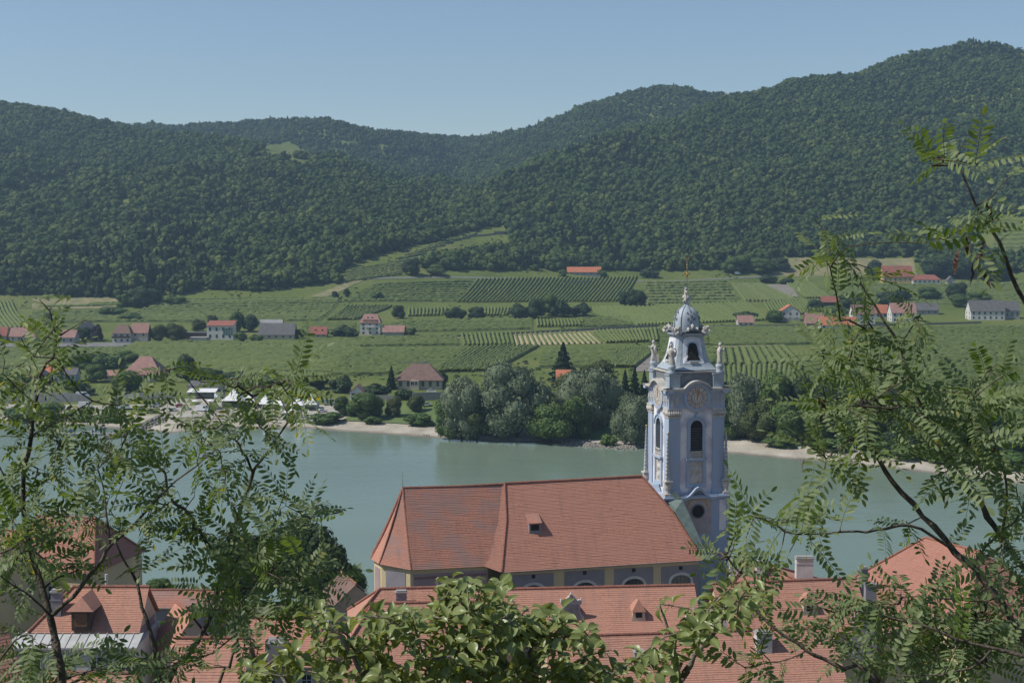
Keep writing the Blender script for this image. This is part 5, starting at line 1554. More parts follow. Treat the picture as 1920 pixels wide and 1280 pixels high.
# ogee hood above the oculus
og = MB(); xs = np.linspace(-3.0, 3.0, 13)
top = [(x, z925 - .35 + 1.7 * math.exp(-(x / 1.25) ** 2)) for x in xs]
og.prism([(x, z - .45) for x, z in top] + top[::-1], -LB - .42, -S - .05)
four('ogee_hood', og, M_blue)
# shaft
W_ = S - .22
MB().box(-W_, W_, -W_, W_, z925, z727).build('shaft', M_twhite, tower)
pl = MB()
for sx in (-1, 1):
    pl.box(min(sx * S, sx * (S - 1.95)), max(sx * S, sx * (S - 1.95)), -S, -S + .8, z925, z782)
four('corner_pilaster', pl, M_blue)
pb_ = MB()
for sx in (-1, 1):
    pb_.box(min(sx * (S + .12), sx * (S - 2.05)), max(sx * (S + .12), sx * (S - 2.05)), -S - .12, -S + .7, z925, z925 + .9)
four('pilaster_base', pb_, M_blue)
rq = random.Random(4)
for sx in (-1, 1):
    cp = MB()
    x0, x1 = sorted((sx * (S + .1), sx * (S - 2.05)))
    cp.box(x0, x1, -S - .1, -S + .7, z782, z782 + .25); cp.box(x0 - .06, x1 + .06, -S - .18, -S + .7, z765 - .3, z765)
    for i in range(6):
        x = x0 + (x1 - x0) * (i + .5) / 6
        cp.lathe([(.05, -.42), (.2, -.2), (.24, .1), (.12, .4), (.02, .45)], (x, -S - .12, (z782 + z765) / 2 + rq.uniform(-.08, .08)), 7)
    four('capital', cp, M_tstone)
# window, balustrade, relief
wz0, wz1, wzt = tzp(845), tzp(800), tzp(784)
ww = 2.05
fr = MB(); arch_ring(fr, ww, .50, tzp(862), wz1, -S - .02, -W_ + .05)
wf = four('window', fr, M_blue)
for k, w_ in enumerate(wf):
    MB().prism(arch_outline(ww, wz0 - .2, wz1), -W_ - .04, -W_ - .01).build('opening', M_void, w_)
    lv = MB()
    for i in range(10): lv.box(-ww / 2, ww / 2, -W_ - .10, -W_ - .03, wz0 + .25 + i * .36, wz0 + .30 + i * .36)
    lv.build('louvres', M_leadd, w_)
    fr2 = MB(); arch_ring(fr2, ww + 1.0, .14, wz1 - .1, wz1, -S - .16, -W_); fr2.build('hood_mould', M_blue, w_)
    ky = MB().box(-.22, .22, -S - .25, -W_, wzt + .15, wzt + .85).build('keystone', M_blue, w_)
bz0, bz1 = tzp(858), tzp(845)
bl_ = MB().box(-1.25, 1.25, -S - .2, -W_, bz0 - .12, bz0).box(-1.25, 1.25, -S - .2, -S + .1, bz1 - .14, bz1)
for i in range(7):
    bl_.lathe([(.07, 0), (.13, .25), (.06, .5), (.10, .8)], (-1.02 + i * .34, -S - .05, bz0), 7)
four('balustrade', bl_, M_tstone)
four('window_sill', MB().box(-1.75, 1.75, -S - .3, -W_, tzp(863), tzp(859)), M_blue)
r0, r1 = tzp(907), tzp(865)
rp_ = MB().box(-1.62, -1.15, -S - .04, -W_, r0 - .5, r1 + .1).box(1.15, 1.62, -S - .04, -W_, r0 - .5, r1 + .1).box(-1.15, 1.15, -S - .04, -W_, r0 - .5, r0).box(-1.15, 1.15, -S - .04, -W_, r1 - .1, r1 + .1)
four('relief_frame', rp_, M_blue)
rv = MB(); NX, NZ = 14, 22
for j in range(NZ):
    for i in range(NX):
        x = -1.15 + 2.3 * i / (NX - 1); z = r0 + (r1 - r0) * j / (NZ - 1)
        q = .26 * max(0, float(fbm(np.array(x * 2.3 + 4), np.array(z * 2.1), 3)) + .2) + .22 * math.exp(-((x / .45) ** 2)) * (0.6 + .4 * math.sin(z * 5))
        rv.v.append((x, -W_ - .02 - q, z))
for j in range(NZ - 1):
    for i in range(NX - 1):
        rv.f.append((j * NX + i, j * NX + i + 1, (j + 1) * NX + i + 1, (j + 1) * NX + i)); rv.m.append(0)
four('relief', rv, M_tstone)
# entablature with ornament, cornice arched over the clock
zc_ = tzp(745); CRr = 1.72
four('entablature', MB().box(-S - .02, S + .02, -S - .02, -S + .9, z765, z735), M_blue)
orn = MB()
for sx in (-1, 1):
    for i in range(3):
        x = sx * (S - .55 - i * .75)
        for a in range(5):
            an = a * 1.2566; orn.lathe([(.02, 0), (.12, .04), (.14, .1), (.05, .16)], (0, 0, 0), 6).xf(Matrix.Translation((x + .2 * math.cos(an), -S - .02, (z765 + z735) / 2 + .28 * math.sin(an) + .1)) @ Matrix.Rotation(R(90), 4, 'X'), len(orn.v) - 24)
        orn.box(x - .06, x + .06, -S - .12, -S, z765 + .35, z735 - .3)
four('frieze_ornament', orn, M_tstone)
def arch_cornice(y0, zoff, th, rad):
    xs = [-S - .75, -S + 1.2, -rad - .55] + [rad * -math.cos(a) for a in np.linspace(.32, math.pi - .32, 13)] + [rad + .55, S - 1.2, S + .75]
    zs = []
    for i, x in enumerate(xs):
        if i < 3 or i > len(xs) - 4: zs.append(z727 + zoff)
        else: zs.append(max(z727 + zoff, zc_ + math.sqrt(max(0, rad * rad - x * x)) + zoff * .0))
    o_ = [(x, z) for x, z in zip(xs, zs)]
    mb = MB(); mb.prism([(x, z - th) for x, z in o_] + o_[::-1], y0, -S + .6)
    return mb
four('cornice', arch_cornice(-S - .75, .1, .38, 2.75), M_tstone)
four('cornice_band', arch_cornice(-S - .35, -.28, .42, 2.45), M_blue)
# clock
ck = empty('clock', (0, 0, 0), 0, tower)
disc = MB().lathe([(.1, 0), (2.25, 0), (2.25, .16), (CRr + .05, .20), (CRr, .10), (.1, .10)], n=36).xf(Matrix.Translation((0, -S - .02, zc_)) @ Matrix.Rotation(R(90), 4, 'X'))
dsc = four('clock', disc, M_blue)
bpy.data.objects.remove(ck)
fc = MB().lathe([(.05, .10), (CRr, .10), (CRr, .13), (.05, .13)], n=36).xf(Matrix.Translation((0, -S - .02, zc_)) @ Matrix.Rotation(R(90), 4, 'X')).mesh('clock_face', M_clockred)
ringm = MB().lathe([(.02, .13), (.92, .13), (.92, .15), (.02, .15)], n=30).xf(Matrix.Translation((0, -S - .02, zc_)) @ Matrix.Rotation(R(90), 4, 'X')).mesh('inner_disc', M_beige)
dk = MB()
for r_ in (.55, .88):
    dk.lathe([(r_, .15), (r_ + .07, .15), (r_ + .07, .165), (r_, .165)], n=30, ring=True)
dkm = dk.xf(Matrix.Translation((0, -S - .02, zc_)) @ Matrix.Rotation(R(90), 4, 'X')).mesh('dial_rings', M_leadd)
pt_ = MB(); nm = MB()
ROM = ['XII', 'I', 'II', 'III', 'IIII', 'V', 'VI', 'VII', 'VIII', 'IX', 'X', 'XI']
for h in range(12):
    a = R(90 - 30 * h)
    seg = [(r_ * math.cos(a + da), r_ * math.sin(a + da)) for r_, da in ((1.04, -.20), (1.62, -.21), (1.66, -.1), (1.67, 0), (1.66, .1), (1.62, .21), (1.04, .20))]
    pt_.prism(seg, -S - .185, -S - .14)
    s0 = len(nm.v); tx = ROM[h]; wv = .105
    x = -wv * (len(tx) - 1) / 2
    for chh in tx:
        st_ = {'I': [((x, -.2), (x, .2))], 'X': [((x - .06, -.2), (x + .06, .2)), ((x + .06, -.2), (x - .06, .2))], 'V': [((x - .06, .2), (x, -.2)), ((x, -.2), (x + .06, .2))]}[chh]
        for (ax, az), (bx, bz) in st_:
            nm.add([(ax - .022, -S - .20, az), (ax + .022, -S - .20, az), (bx + .022, -S - .20, bz), (bx - .022, -S - .20, bz)], [(0, 1, 2, 3)])
        x += wv
    nm.xf(Matrix.Translation((1.34 * math.cos(a), 0, 1.34 * math.sin(a))) @ Matrix.Rotation(-(a - R(90)), 4, 'Y'), s0)
pt_.xf(Matrix.Translation((0, 0, zc_))); nm.xf(Matrix.Translation((0, 0, zc_)))
ptm = pt_.mesh('numeral_plates', M_beige); nmm = nm.mesh('numerals', M_leadd)
hn = MB()
for ln, wd_, an in ((1.62, .07, R(2)), (1.0, .10, R(18))):
    s0 = len(hn.v)
    hn.add([(-wd_, -S - .235, -.35), (wd_, -S - .235, -.35), (wd_, -S - .235, ln * .75), (0, -S - .235, ln), (-wd_, -S - .235, ln * .75),
            (-wd_, -S - .21, -.35), (wd_, -S - .21, -.35), (wd_, -S - .21, ln * .75), (0, -S - .21, ln), (-wd_, -S - .21, ln * .75)],
           [(0, 1, 2, 3, 4), (9, 8, 7, 6, 5), (0, 5, 6, 1), (1, 6, 7, 2), (2, 7, 8, 3), (3, 8, 9, 4), (4, 9, 5, 0)]).xf(Matrix.Rotation(an, 4, 'Y'), s0)
hn.xf(Matrix.Translation((0, 0, zc_)))
hnm = hn.mesh('hands', mat('hand_gold', (.45, .24, .08), (.38, .2, .07), 3, .5))
for d_ in dsc:
    for nm_, me_ in (('clock_face', fc), ('inner_disc', ringm), ('dial_rings', dkm), ('numeral_plates', ptm), ('numerals', nmm), ('hands', hnm)):
        link(nm_, me_, d_)
# attic
z704 = tzp(699)
MB().box(-S + .55, S - .55, -S + .55, S - .55, z727, z704).build('attic', M_leadd, tower)
for sx in (-1, 1):
    ac = MB()
    x0, x1 = sorted((sx * (S - .1), sx * (S - 1.9)))
    ac.box(x0, x1, -S + .1, -S + 1.9, z727, z704 - .35); ac.box(x0 - .15, x1 + .15, -S - .05, -S + 2.0, z704 - .35, z704 - .12)
    four('attic_pier', ac, M_lead, faces=(0, 2))

MB().box(-S + .35, S - .35, -S + .35, S - .35, z704, z704 + .22).build('attic_cornice', M_tstone, tower)
# swept lead roof and lantern
def supersq(prof, n=40, e=5.0):
    """rounded-square turned body: (half width, z)"""
    mb = MB(); b = 0
    for r_, z in prof:
        for k in range(n):
            a = 2 * math.pi * k / n; c, s_ = math.cos(a), math.sin(a)
            q = (abs(c) ** e + abs(s_) ** e) ** (-1 / e)
            mb.v.append((r_ * q * c, r_ * q * s_, z))
    for i in range(len(prof) - 1):
        for k in range(n):
            k2 = (k + 1) % n; mb.f.append((i * n + k, i * n + k2, (i + 1) * n + k2, (i + 1) * n + k)); mb.m.append(0)
    mb.f.append(tuple((len(prof) - 1) * n + k for k in range(n))); mb.m.append(0)
    return mb
LZ = [(4.05, 697), (3.95, 694), (3.5, 688), (3.1, 680), (2.78, 670), (2.55, 658), (2.38, 646), (2.28, 636), (2.26, 629)]
supersq([(r_, tzp(p) + (.22 if i == 0 else 0)) for i, (r_, p) in enumerate(LZ)], e=9).build('lantern', M_lead, tower, smooth=False)
def lant(z): return float(np.interp(z, [tzp(p) for r_, p in LZ], [r_ for r_, p in LZ]))
z677, z655, z645, z630 = tzp(677), tzp(655), tzp(645), tzp(629)
def on_lantern(outline, off):
    mb = MB(); n = len(outline)
    c = (sum(q[0] for q in outline) / n, sum(q[1] for q in outline) / n)
    for x, z in outline: mb.v.append((x, -lant(z) - off, z))
    for x, z in outline: mb.v.append((x, -lant(z) + .3, z))
    mb.v.append((c[0], -lant(c[1]) - off, c[1]))
    for k in range(n):
        k2 = (k + 1) % n; mb.f += [(k, k2, 2 * n), (k2, k, n + k, n + k2)]; mb.m += [0, 0]
    return mb
def belf(w0, w1, z0, z1, rise):
    o_ = []
    for t in np.linspace(0, 1, 6): o_.append((w0 + (w1 - w0) * t, z0 + (z1 - z0) * t))
    o_ += [(w1 * math.cos(a), z1 + rise * math.sin(a)) for a in np.linspace(0, math.pi, 9)[1:-1]]
    for t in np.linspace(1, 0, 6): o_.append((-(w0 + (w1 - w0) * t), z0 + (z1 - z0) * t))
    return o_
four('lantern_panel', on_lantern(belf(1.75, 1.45, z677 - .5, z645 + .5, .5), .06), M_twhite)
four('lantern_surround', on_lantern(belf(1.42, 1.0, z677 - .25, z655 + .35, .75), .14), M_blue)
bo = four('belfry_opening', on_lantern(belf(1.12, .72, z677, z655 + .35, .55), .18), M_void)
four('belfry_sill', MB().box(-.7, .7, -lant(z677) - .45, -lant(z677) + .2, z677 - .35, z677 - .1), M_tstone)
supersq([(2.3, z630 - .25), (2.75, z630 - .05), (2.8, z630 + .18), (2.2, z630 + .3)], e=8).build('lantern_cornice', M_lead, tower)
lp = MB(); xs = np.linspace(-1.9, 1.9, 11)
o_ = [(x, z630 + .15 + .75 * math.cos(x / 1.9 * math.pi / 2)) for x in xs]
lp.prism([(x, z - .28) for x, z in o_] + o_[::-1], -2.85, -1.9)
four('lantern_pediment', lp, M_leadd)
# dome
DZ = [(2.0, 628), (2.04, 618), (2.02, 608), (1.92, 598), (1.70, 590), (1.30, 583), (.85, 578), (.5, 575), (.34, 572), (.42, 570.5), (.5, 569.5), (.2, 568)]
supersq([(r_, tzp(p)) for r_, p in DZ], n=32, e=2.6).build('dome', M_lead, tower, smooth=True)
rb = MB()
for k in range(8):
    a = k * math.pi / 4 + .0; s0 = len(rb.v)
    q = (abs(math.cos(a)) ** 2.6 + abs(math.sin(a)) ** 2.6) ** (-1 / 2.6)
    rb.tube([((r_ * q + .03) * math.cos(a), (r_ * q + .03) * math.sin(a), tzp(p)) for r_, p in DZ[:8]], .075, 5)
rb.build('dome_ribs', M_leadd, tower)
def blob(mb, c, r_, seed, amp=.3, sub=2, sc=(1, 1, 1)):
    iv, jf = ico(sub); rr2 = np.random.default_rng(seed)
    P = iv * (r_ * (1 + amp * rr2.normal(size=(len(iv), 1)) * .5)) * np.array(sc) + np.array(c)
    return mb.add(P, [tuple(f) for f in jf])
def figure(seed, h=3.3, lean=0.0, arm=True):
    """robed stone figure with head, shoulders and a raised arm"""
    mb = MB(); r_ = random.Random(seed); s0 = h / 3.3
    prof = [(.42, 0), (.50, .15), (.44, .7), (.40, 1.2), (.46, 1.65), (.52, 2.05), (.40, 2.35), (.17, 2.48), (.15, 2.6)]
    n = 14
    for i, (q, z) in enumerate(prof):
        for k in range(n):
            a = 2 * math.pi * k / n; f = 1 + (.16 * math.sin(a * 5 + z * 2 + seed) if z < 2.2 else 0)
            mb.v.append(((q * f * math.cos(a) + lean * z * .12) * s0, q * f * .8 * math.sin(a) * s0, z * s0))
    for i in range(len(prof) - 1):
        for k in range(n): mb.f.append((i * n + k, i * n + (k + 1) % n, (i + 1) * n + (k + 1) % n, (i + 1) * n + k)); mb.m.append(0)
    blob(mb, (lean * .34 * s0, 0, 2.85 * s0), .27 * s0, seed, .08, 2, (.85, .95, 1.15))
    if arm:
        mb.tube([(.4 * s0 + lean * .2, 0, 2.2 * s0), (.75 * s0 + lean * .2, -.2, 1.9 * s0), (.95 * s0 + lean * .2, -.35, 2.3 * s0)], [.15 * s0, .12 * s0, .08 * s0], 6)
        mb.tube([(-.4 * s0 + lean * .2, 0, 2.2 * s0), (-.62 * s0 + lean * .2, -.22, 1.7 * s0), (-.3 * s0, -.5 * s0, 1.6 * s0)], [.15 * s0, .12 * s0, .08 * s0], 6)
        blob(mb, (.3 * s0, .35 * s0, 1.7 * s0), .42 * s0, seed + 1, .4, 1, (.7, .6, 1.6))
    return mb
for k in range(4):
    for q, (da, py_, r_) in enumerate([(-.28, 600, .26), (.28, 600, .26), (0, 594, .32), (-.30, 589, .2), (.30, 589, .2), (0, 585, .18)]):
        a = k * math.pi / 2 + da; z = tzp(py_); rd_ = float(np.interp(py_, [p_ for _, p_ in DZ[::-1]], [q_ for q_, _ in DZ[::-1]])) * (abs(math.cos(a)) ** 2.6 + abs(math.sin(a)) ** 2.6) ** (-1 / 2.6)
        dc = MB(); blob(dc, (0, 0, 0), r_, 90 + k * 7 + q, .35, 1, (.8, .8, 1.3)); dc.build('dome_cartouche', M_leadd, tower, loc=(rd_ * math.cos(a), rd_ * math.sin(a), z), fix=False)
pz = z704
for k in range(4):
    a = k * math.pi / 2 + math.pi / 4 * 5; cx, cyy = math.cos(a) * (S - .65) * 1.414, math.sin(a) * (S - .65) * 1.414
    pd = MB().lathe([(.75, 0), (.78, .2), (.5, .45), (.62, .8), (.68, 1.15), (.5, 1.4)], n=12).build('statue_pedestal', M_lead, tower, loc=(cx, cyy, pz - .1), smooth=True)
    figure(30 + k, 3.6, (k % 2) * .6 - .3).build('statue', M_tstone, tower, loc=(cx, cyy, pz + 1.25), rot=(0, 0, a + math.pi / 2), smooth=True, fix=False)
    c2 = 2.45; ur = MB(); blob(ur, (0, 0, .45), .52, 50 + k, .5, 2, (1, 1, 1.1)); blob(ur, (.25, .1, 1.0), .3, 60 + k, .5); blob(ur, (-.35, -.1, .75), .3, 64 + k, .5)
    ur.build('corner_ornament', M_tstone, tower, loc=(math.cos(a) * c2 * 1.38, math.sin(a) * c2 * 1.38, z630 + .15), smooth=False, fix=False)
    for q in (-1, 0, 1):
        u2 = MB(); blob(u2, (0, 0, .32), .28, 70 + k * 3 + q, .5, 1, (1, 1, 1.3))
        u2.build('putto_head', M_tstone, tower, loc=(math.cos(a + math.pi / 4) * 2.55 + q * .75 * -math.sin(a + math.pi / 4), math.sin(a + math.pi / 4) * 2.55 + q * .75 * math.cos(a + math.pi / 4), z630 + (.95 if q == 0 else .55)), fix=False)
    # obelisks on the gallery
    oz = z925; LO = LB - .55; ox, oy = math.cos(a) * LO * 1.414, math.sin(a) * LO * 1.414
    ot = tzp(809)
    ob = MB().box(-.62, .62, -.62, .62, 0, .35).lathe([(.5, .35), (.42, .8), (.55, 1.3), (.62, 1.9), (.45, 2.1)], n=10).box(-.66, .66, -.66, .66, 2.1, 2.35)
    ob = ob.build('obelisk', M_tstone, tower, loc=(ox, oy, oz))
    hgt = ot - oz
    sp2 = MB().lathe([(.46, 2.35), (.40, 3.2), (.10, hgt - .25)], n=4, a0=math.pi / 4, square=False).build('spire', M_tstone, ob)
    rl2 = MB()
    for sd2 in range(4):
        for i in range(11):
            zz = 2.7 + i * (hgt - 3.3) / 11; wq = np.interp(zz, [2.35, hgt], [.30, .06])
            s0 = len(rl2.v); rl2.box(-wq, wq, -wq - .07, -wq + .02, zz, zz + .28); rl2.xf(Matrix.Rotation(sd2 * math.pi / 2, 4, 'Z'), s0)
    rl2.build('carving', M_lead, ob)
    MB().lathe([(.02, -.2), (.17, -.1), (.2, 0), (.17, .12), (.02, .2)], (0, 0, hgt - .12), 10).build('ball', M_gold, ob, smooth=True)
# scroll buttresses of the lantern
sb = MB(); 
tt = np.linspace(0, 1, 9)
o1 = [(-S + .8 + 1.9 * t, z704 + .3 + (tzp(650) - z704) * t ** 1.8) for t in tt]
for k in range(4):
    s0 = len(sb.v); sb.tube([(p[0] * 1.0, 0, p[1]) for p in o1], [.34 - .2 * t for t in tt], 6); sb.xf(Matrix.Rotation(math.pi / 4 + k * math.pi / 2, 4, 'Z') @ Matrix.Scale(1.25, 4, (1, 0, 0)), s0)
sb.build('lantern_scrolls', M_lead, tower)
# finial group, pole, gilded cross
fz0 = tzp(572)
fg = MB(); blob(fg, (0, 0, .35), .45, 81, .45, 2, (1, 1, .9)); blob(fg, (-.2, -.15, 1.0), .36, 82, .5, 2, (.8, .8, 1.5)); blob(fg, (.28, .1, .95), .32, 83, .5, 2, (.8, .8, 1.4)); blob(fg, (-.12, 0, 1.75), .3, 84, .5, 2, (.8, .8, 1.4)); blob(fg, (-.15, 0, 2.3), .2, 85, .2, 1)
fg.xf(Matrix.Diagonal((1.35, 1.35, 1.05, 1)))
fg.build('finial_figures', M_tstone, tower, loc=(0, 0, fz0), fix=False)
zp0, zp1 = tzp(552), tzp(520)
MB().tube([(0, 0, fz0), (0, 0, zp1)], [.09, .06], 8).build('finial_pole', M_leadd, tower)
gx = MB().lathe([(.03, 0), (.22, .12), (.28, .35), (.22, .6), (.05, .75)], (0, 0, zp1 - .1), 12)
gx.box(-.07, .07, -.07, .07, zp1 + .6, zp1 + 2.6).box(-.62, .62, -.06, .06, zp1 + .42, zp1 + .56)
for x in (-.62, .62): gx.lathe([(.02, -.22), (.13, 0), (.02, .22)], (x, 0, zp1 + .5), 8)
gx.lathe([(.02, 0), (.16, .15), (.12, .4), (.2, .6), (.03, .9)], (0, 0, zp1 + 1.2), 10)
gx.xf(Matrix.Diagonal((.75, .75, 1, 1)))
gx.build('gilded_cross', M_gold, tower)
ro = MB().prism([(-.45, .5), (-.3, .1), (0, 0), (.25, .15), (.38, .5), (.52, .62), (.36, .8), (.2, .55), (-.05, .4), (-.25, .75), (-.5, .9)], -.08, .08)
ro.xf(Matrix.Scale(.75, 4))
ro.build('weathercock', M_gold, tower, loc=(0, 0, zp1 + 2.5))
# ================================================================== ABBEY WINGS AND OLD TOWN ROOFS
def wing(label, A, B, hd, drop, wallm, tile, base=12.0, hipL=0.0, hipR=0.0, course=.3, name='abbey_wing', cat='building', wins=(), ov=.4, group=None, flare=.1, back=None):
    """A, B ridge ends in space; hd half depth; drop ridge-to-eave height; hip = how far the eave corner runs past the ridge end"""
    A = np.asarray(A, float); B = np.asarray(B, float); B = np.array([B[0], B[1], A[2]])
    d = B - A; L = np.linalg.norm(d[:2]); an = math.atan2(d[1], d[0]); zr = A[2]
    o = empty(name, (A[0], A[1], 0), an); tag(o, label, cat, group)
    ze = zr - drop; hb = back or hd
    mb = MB()
    panel(mb, (-hipL, -hd, ze), (L + hipR, -hd, ze), (L, 0, zr), (0, 0, zr), course, flare=flare, seed=int(L * 10))
    panel(mb, (L + hipR, hb, ze), (-hipL, hb, ze), (0, 0, zr), (L, 0, zr), course * 1.3, flare=flare, seed=5)
    if hipL > .5: panel(mb, (-hipL, hb, ze), (-hipL, -hd, ze), (0, 0, zr), (0, 0, zr), course, flare=flare, seed=7)
    if hipR > .5: panel(mb, (L + hipR, -hd, ze), (L + hipR, hb, ze), (L, 0, zr), (L, 0, zr), course, flare=flare, seed=8)
    rf = mb.build('roof', tile, o, fix=False)
    ridge_line('ridge_tiles', [(0, 0, zr + .08), (L, 0, zr + .08)], rf, .17)
    if hipL > .5:
        for s_ in (-hd, hb): ridge_line('hip_tiles', [(-hipL, s_, ze + .1), (0, 0, zr + .1)], rf, .15)
    if hipR > .5:
        for s_ in (-hd, hb): ridge_line('hip_tiles', [(L + hipR, s_, ze + .1), (L, 0, zr + .1)], rf, .15)
    x0, x1 = -hipL + ov, L + hipR - ov
    w = MB(); w.box(x0, x1, -hd + ov, hb - ov, base, ze + .05)
    for hp, x in ((hipL, x0), (hipR, x1)):
        if hp <= .5:
            w.add([(x, -hd + ov, ze + .05), (x, hb - ov, ze + .05), (x, 0, zr - .25)], [(0, 1, 2)])
    w.build('wall', wallm, o, fix=False)
    MB().box(-hipL + .05, L + hipR - .05, -hd - .1, -hd + .06, ze - .16, ze - .02).build('gutter', MATS['old_copper'], o)
    for x, z, ww_, hh in wins:
        f = MB(); t = .14
        f.box(-ww_ / 2 - t, ww_ / 2 + t, -.06, .03, -t, 0).box(-ww_ / 2 - t, ww_ / 2 + t, -.06, .03, hh, hh + t).box(-ww_ / 2 - t, -ww_ / 2, -.06, .03, 0, hh).box(ww_ / 2, ww_ / 2 + t, -.06, .03, 0, hh).box(-.04, .04, -.05, .03, 0, hh).box(-ww_ / 2, ww_ / 2, -.05, .03, hh * .6, hh * .6 + .07)
        wo2 = f.build('window', M_whitep, o, loc=(x, -hd + ov - .02, ze + z))
        MB().box(-ww_ / 2, ww_ / 2, -.02, .04, 0, hh).build('pane', M_glass, wo2)
    o['_L'] = L; o['_ze'] = ze; o['_zr'] = zr; o['_hd'] = hd
    return o
def slope(o, t): return o['_zr'] - (o['_zr'] - o['_ze']) * t
def chimney(o, x, t, w, d, h, m=None, cap=True, name='chimney'):
    """on the front slope, t = 0 at the ridge, 1 at the eave"""
    y = -o['_hd'] * t; z = slope(o, t)
    c = MB().box(-w / 2, w / 2, -d / 2, d / 2, -2.0, h)
    c.box(-w / 2 - .06, w / 2 + .06, -d / 2 - .06, d / 2 + .06, h * .62, h * .62 + .1)
    c = c.build(name, m or M_whitep, o, loc=(x, y, z))
    if cap:
        MB().box(-w / 2 - .12, w / 2 + .12, -d / 2 - .12, d / 2 + .12, h, h + .16).box(-w / 2 + .05, w / 2 - .05, -d / 2 + .05, d / 2 - .05, h + .16, h + .34).build('cap', M_concrete, c)
    return c
def lx(o, px, py=1100):
    """x along the wing where the pixel column meets its ridge line"""
    r = ray(px, py); ex_ = np.array([math.cos(o.rotation_euler.z), math.sin(o.rotation_euler.z)]); p0 = np.array([o.location.x, o.location.y])
    M_ = np.array([[r[0], -ex_[0]], [r[1], -ex_[1]]]); t = np.linalg.solve(M_, p0 - CAM[:2]); return t[1]

A1 = wing('abbey wing roof with baroque gable and small dormer before the nave', at(838, 1107, 181), at(1302, 1105, 184), 5.6, 4.9, M_ochre, M_tile_pink, wins=[(6 + i * 4.2, -3, 1.2, 2) for i in range(9)])
A2 = wing('upper abbey roof with two chimneys left of the leafy bush top', at(712, 1104, 180), at(838, 1105, 181), 4.6, 3.9, M_pinkp, M_tile_pink, hipL=4.2)
chimney(A2, lx(A2, 751), .45, 1.35, 1.0, 1.75, M_lav)
chimney(A2, lx(A2, 826), .25, 1.05, .9, 2.2, M_lav)
A3 = wing('lower abbey roof stepping down toward the bush', at(700, 1131, 172), at(905, 1132, 173), 8.5, 8.2, M_pinkp, M_tile_pink, hipL=6.5)
A4 = wing('long low abbey roof in front with tall white chimney', at(1020, 1194, 163), at(1560, 1193, 167), 8, 7.0, M_ochre, M_tile_pink)
chimney(A4, lx(A4, 1190), .35, 1.15, 1.0, 1.1, M_lav); chimney(A4, lx(A4, 1424), .22, 1.9, 1.2, 1.7, M_whitep); chimney(A4, lx(A4, 1248), .85, 1.2, 1.0, 1.6, M_whitep)
A5 = wing('abbey roof right of the white pinnacles with small dormers', at(1335, 1094, 183), at(1606, 1092, 186), 5.8, 5.6, M_ochre, M_tile_pink)
A6 = wing('hipped abbey roof with white chimneys behind the right wing', at(1372, 1052, 200), at(1420, 1052, 200), 7.5, 5.0, M_whitep, M_tile_pink, hipR=12.5)
for px, py0, hh, ww_ in [(1374, 1034, 2.6, 1.6), (1422, 1046, 2.5, 1.4)]:
    chimney(A6, lx(A6, px), .25, ww_, 1.1, hh - 1.0, M_whitep)
c3 = chimney(A6, lx(A6, 1500), .35, 2.4, 1.2, 0, M_whitep); c3.location.z = 31.3
c3.name = 'chimney'
for ch in c3.children: ch.location.z = 1.6
c3.data = MB().box(-1.2, 1.2, -.6, .6, -4, 1.6).box(-1.26, 1.26, -.66, .66, .9, 1.0).mesh('chimney', M_whitep)
A7 = wing('large plain salmon hip roof at the right', at(1735, 1008, 200), at(1836, 1030, 191), 9.5, 7.6, M_ochre, M_tile_new, hipL=7.5, hipR=7.5, course=.32, flare=.05)
A8 = wing('small tower roof beside the salmon hip roof', at(1640, 1098, 186), at(1700, 1100, 186), 5, 5, M_ochre, M_tile_pink, hipR=0)
chimney(A5, lx(A5, 1617), .05, .9, .9, 1.6, M_lav)
# baroque gable dormer on the first wing
gx0 = lx(A1, 1064); sy = -A1['_hd'] * .62; sz = slope(A1, .62)
o_ = [(-1.55, -1.2), (1.55, -1.2), (1.6, .0), (1.25, .35), (1.05, .9), (1.1, 1.7), (1.35, 2.1), (1.1, 2.35), (.75, 2.2), (.45, 2.65), (.2, 2.75), (.12, 3.1), (-.12, 3.1), (-.2, 2.75), (-.45, 2.65), (-.75, 2.2), (-1.1, 2.35), (-1.35, 2.1), (-1.1, 1.7), (-1.05, .9), (-1.25, .35), (-1.6, 0)]
gb_ = MB().prism(o_, -.22, .22).build('scrolled_gable', M_lav, A1, loc=(gx0, sy, sz))
go = MB()
for i in range(len(o_) - 1):
    a, b = o_[i + 0], o_[i + 1]
    if i >= 1: go.tube([(a[0], -.05, a[1]), (b[0], -.05, b[1])], .13, 5)
go.build('gable_moulding', M_whitep, gb_)
MB().box(-.8, .8, -.28, -.2, -.2, 1.9).build('gable_panel', M_leadd, gb_)
for x in (-1.3, 0, 1.3): MB().lathe([(.05, 0), (.16, .12), (.1, .3), (.02, .42)], (x, 0, 2.2 if x else 3.0), 8).build('finial', M_whitep, gb_)
MB().prism([(-1.0, -1.5), (1.0, -1.5), (1.0, 1.6), (0, 2.3), (-1.0, 1.6)], .2, 3.2).build('gable_roof', M_tile_pink, gb_)
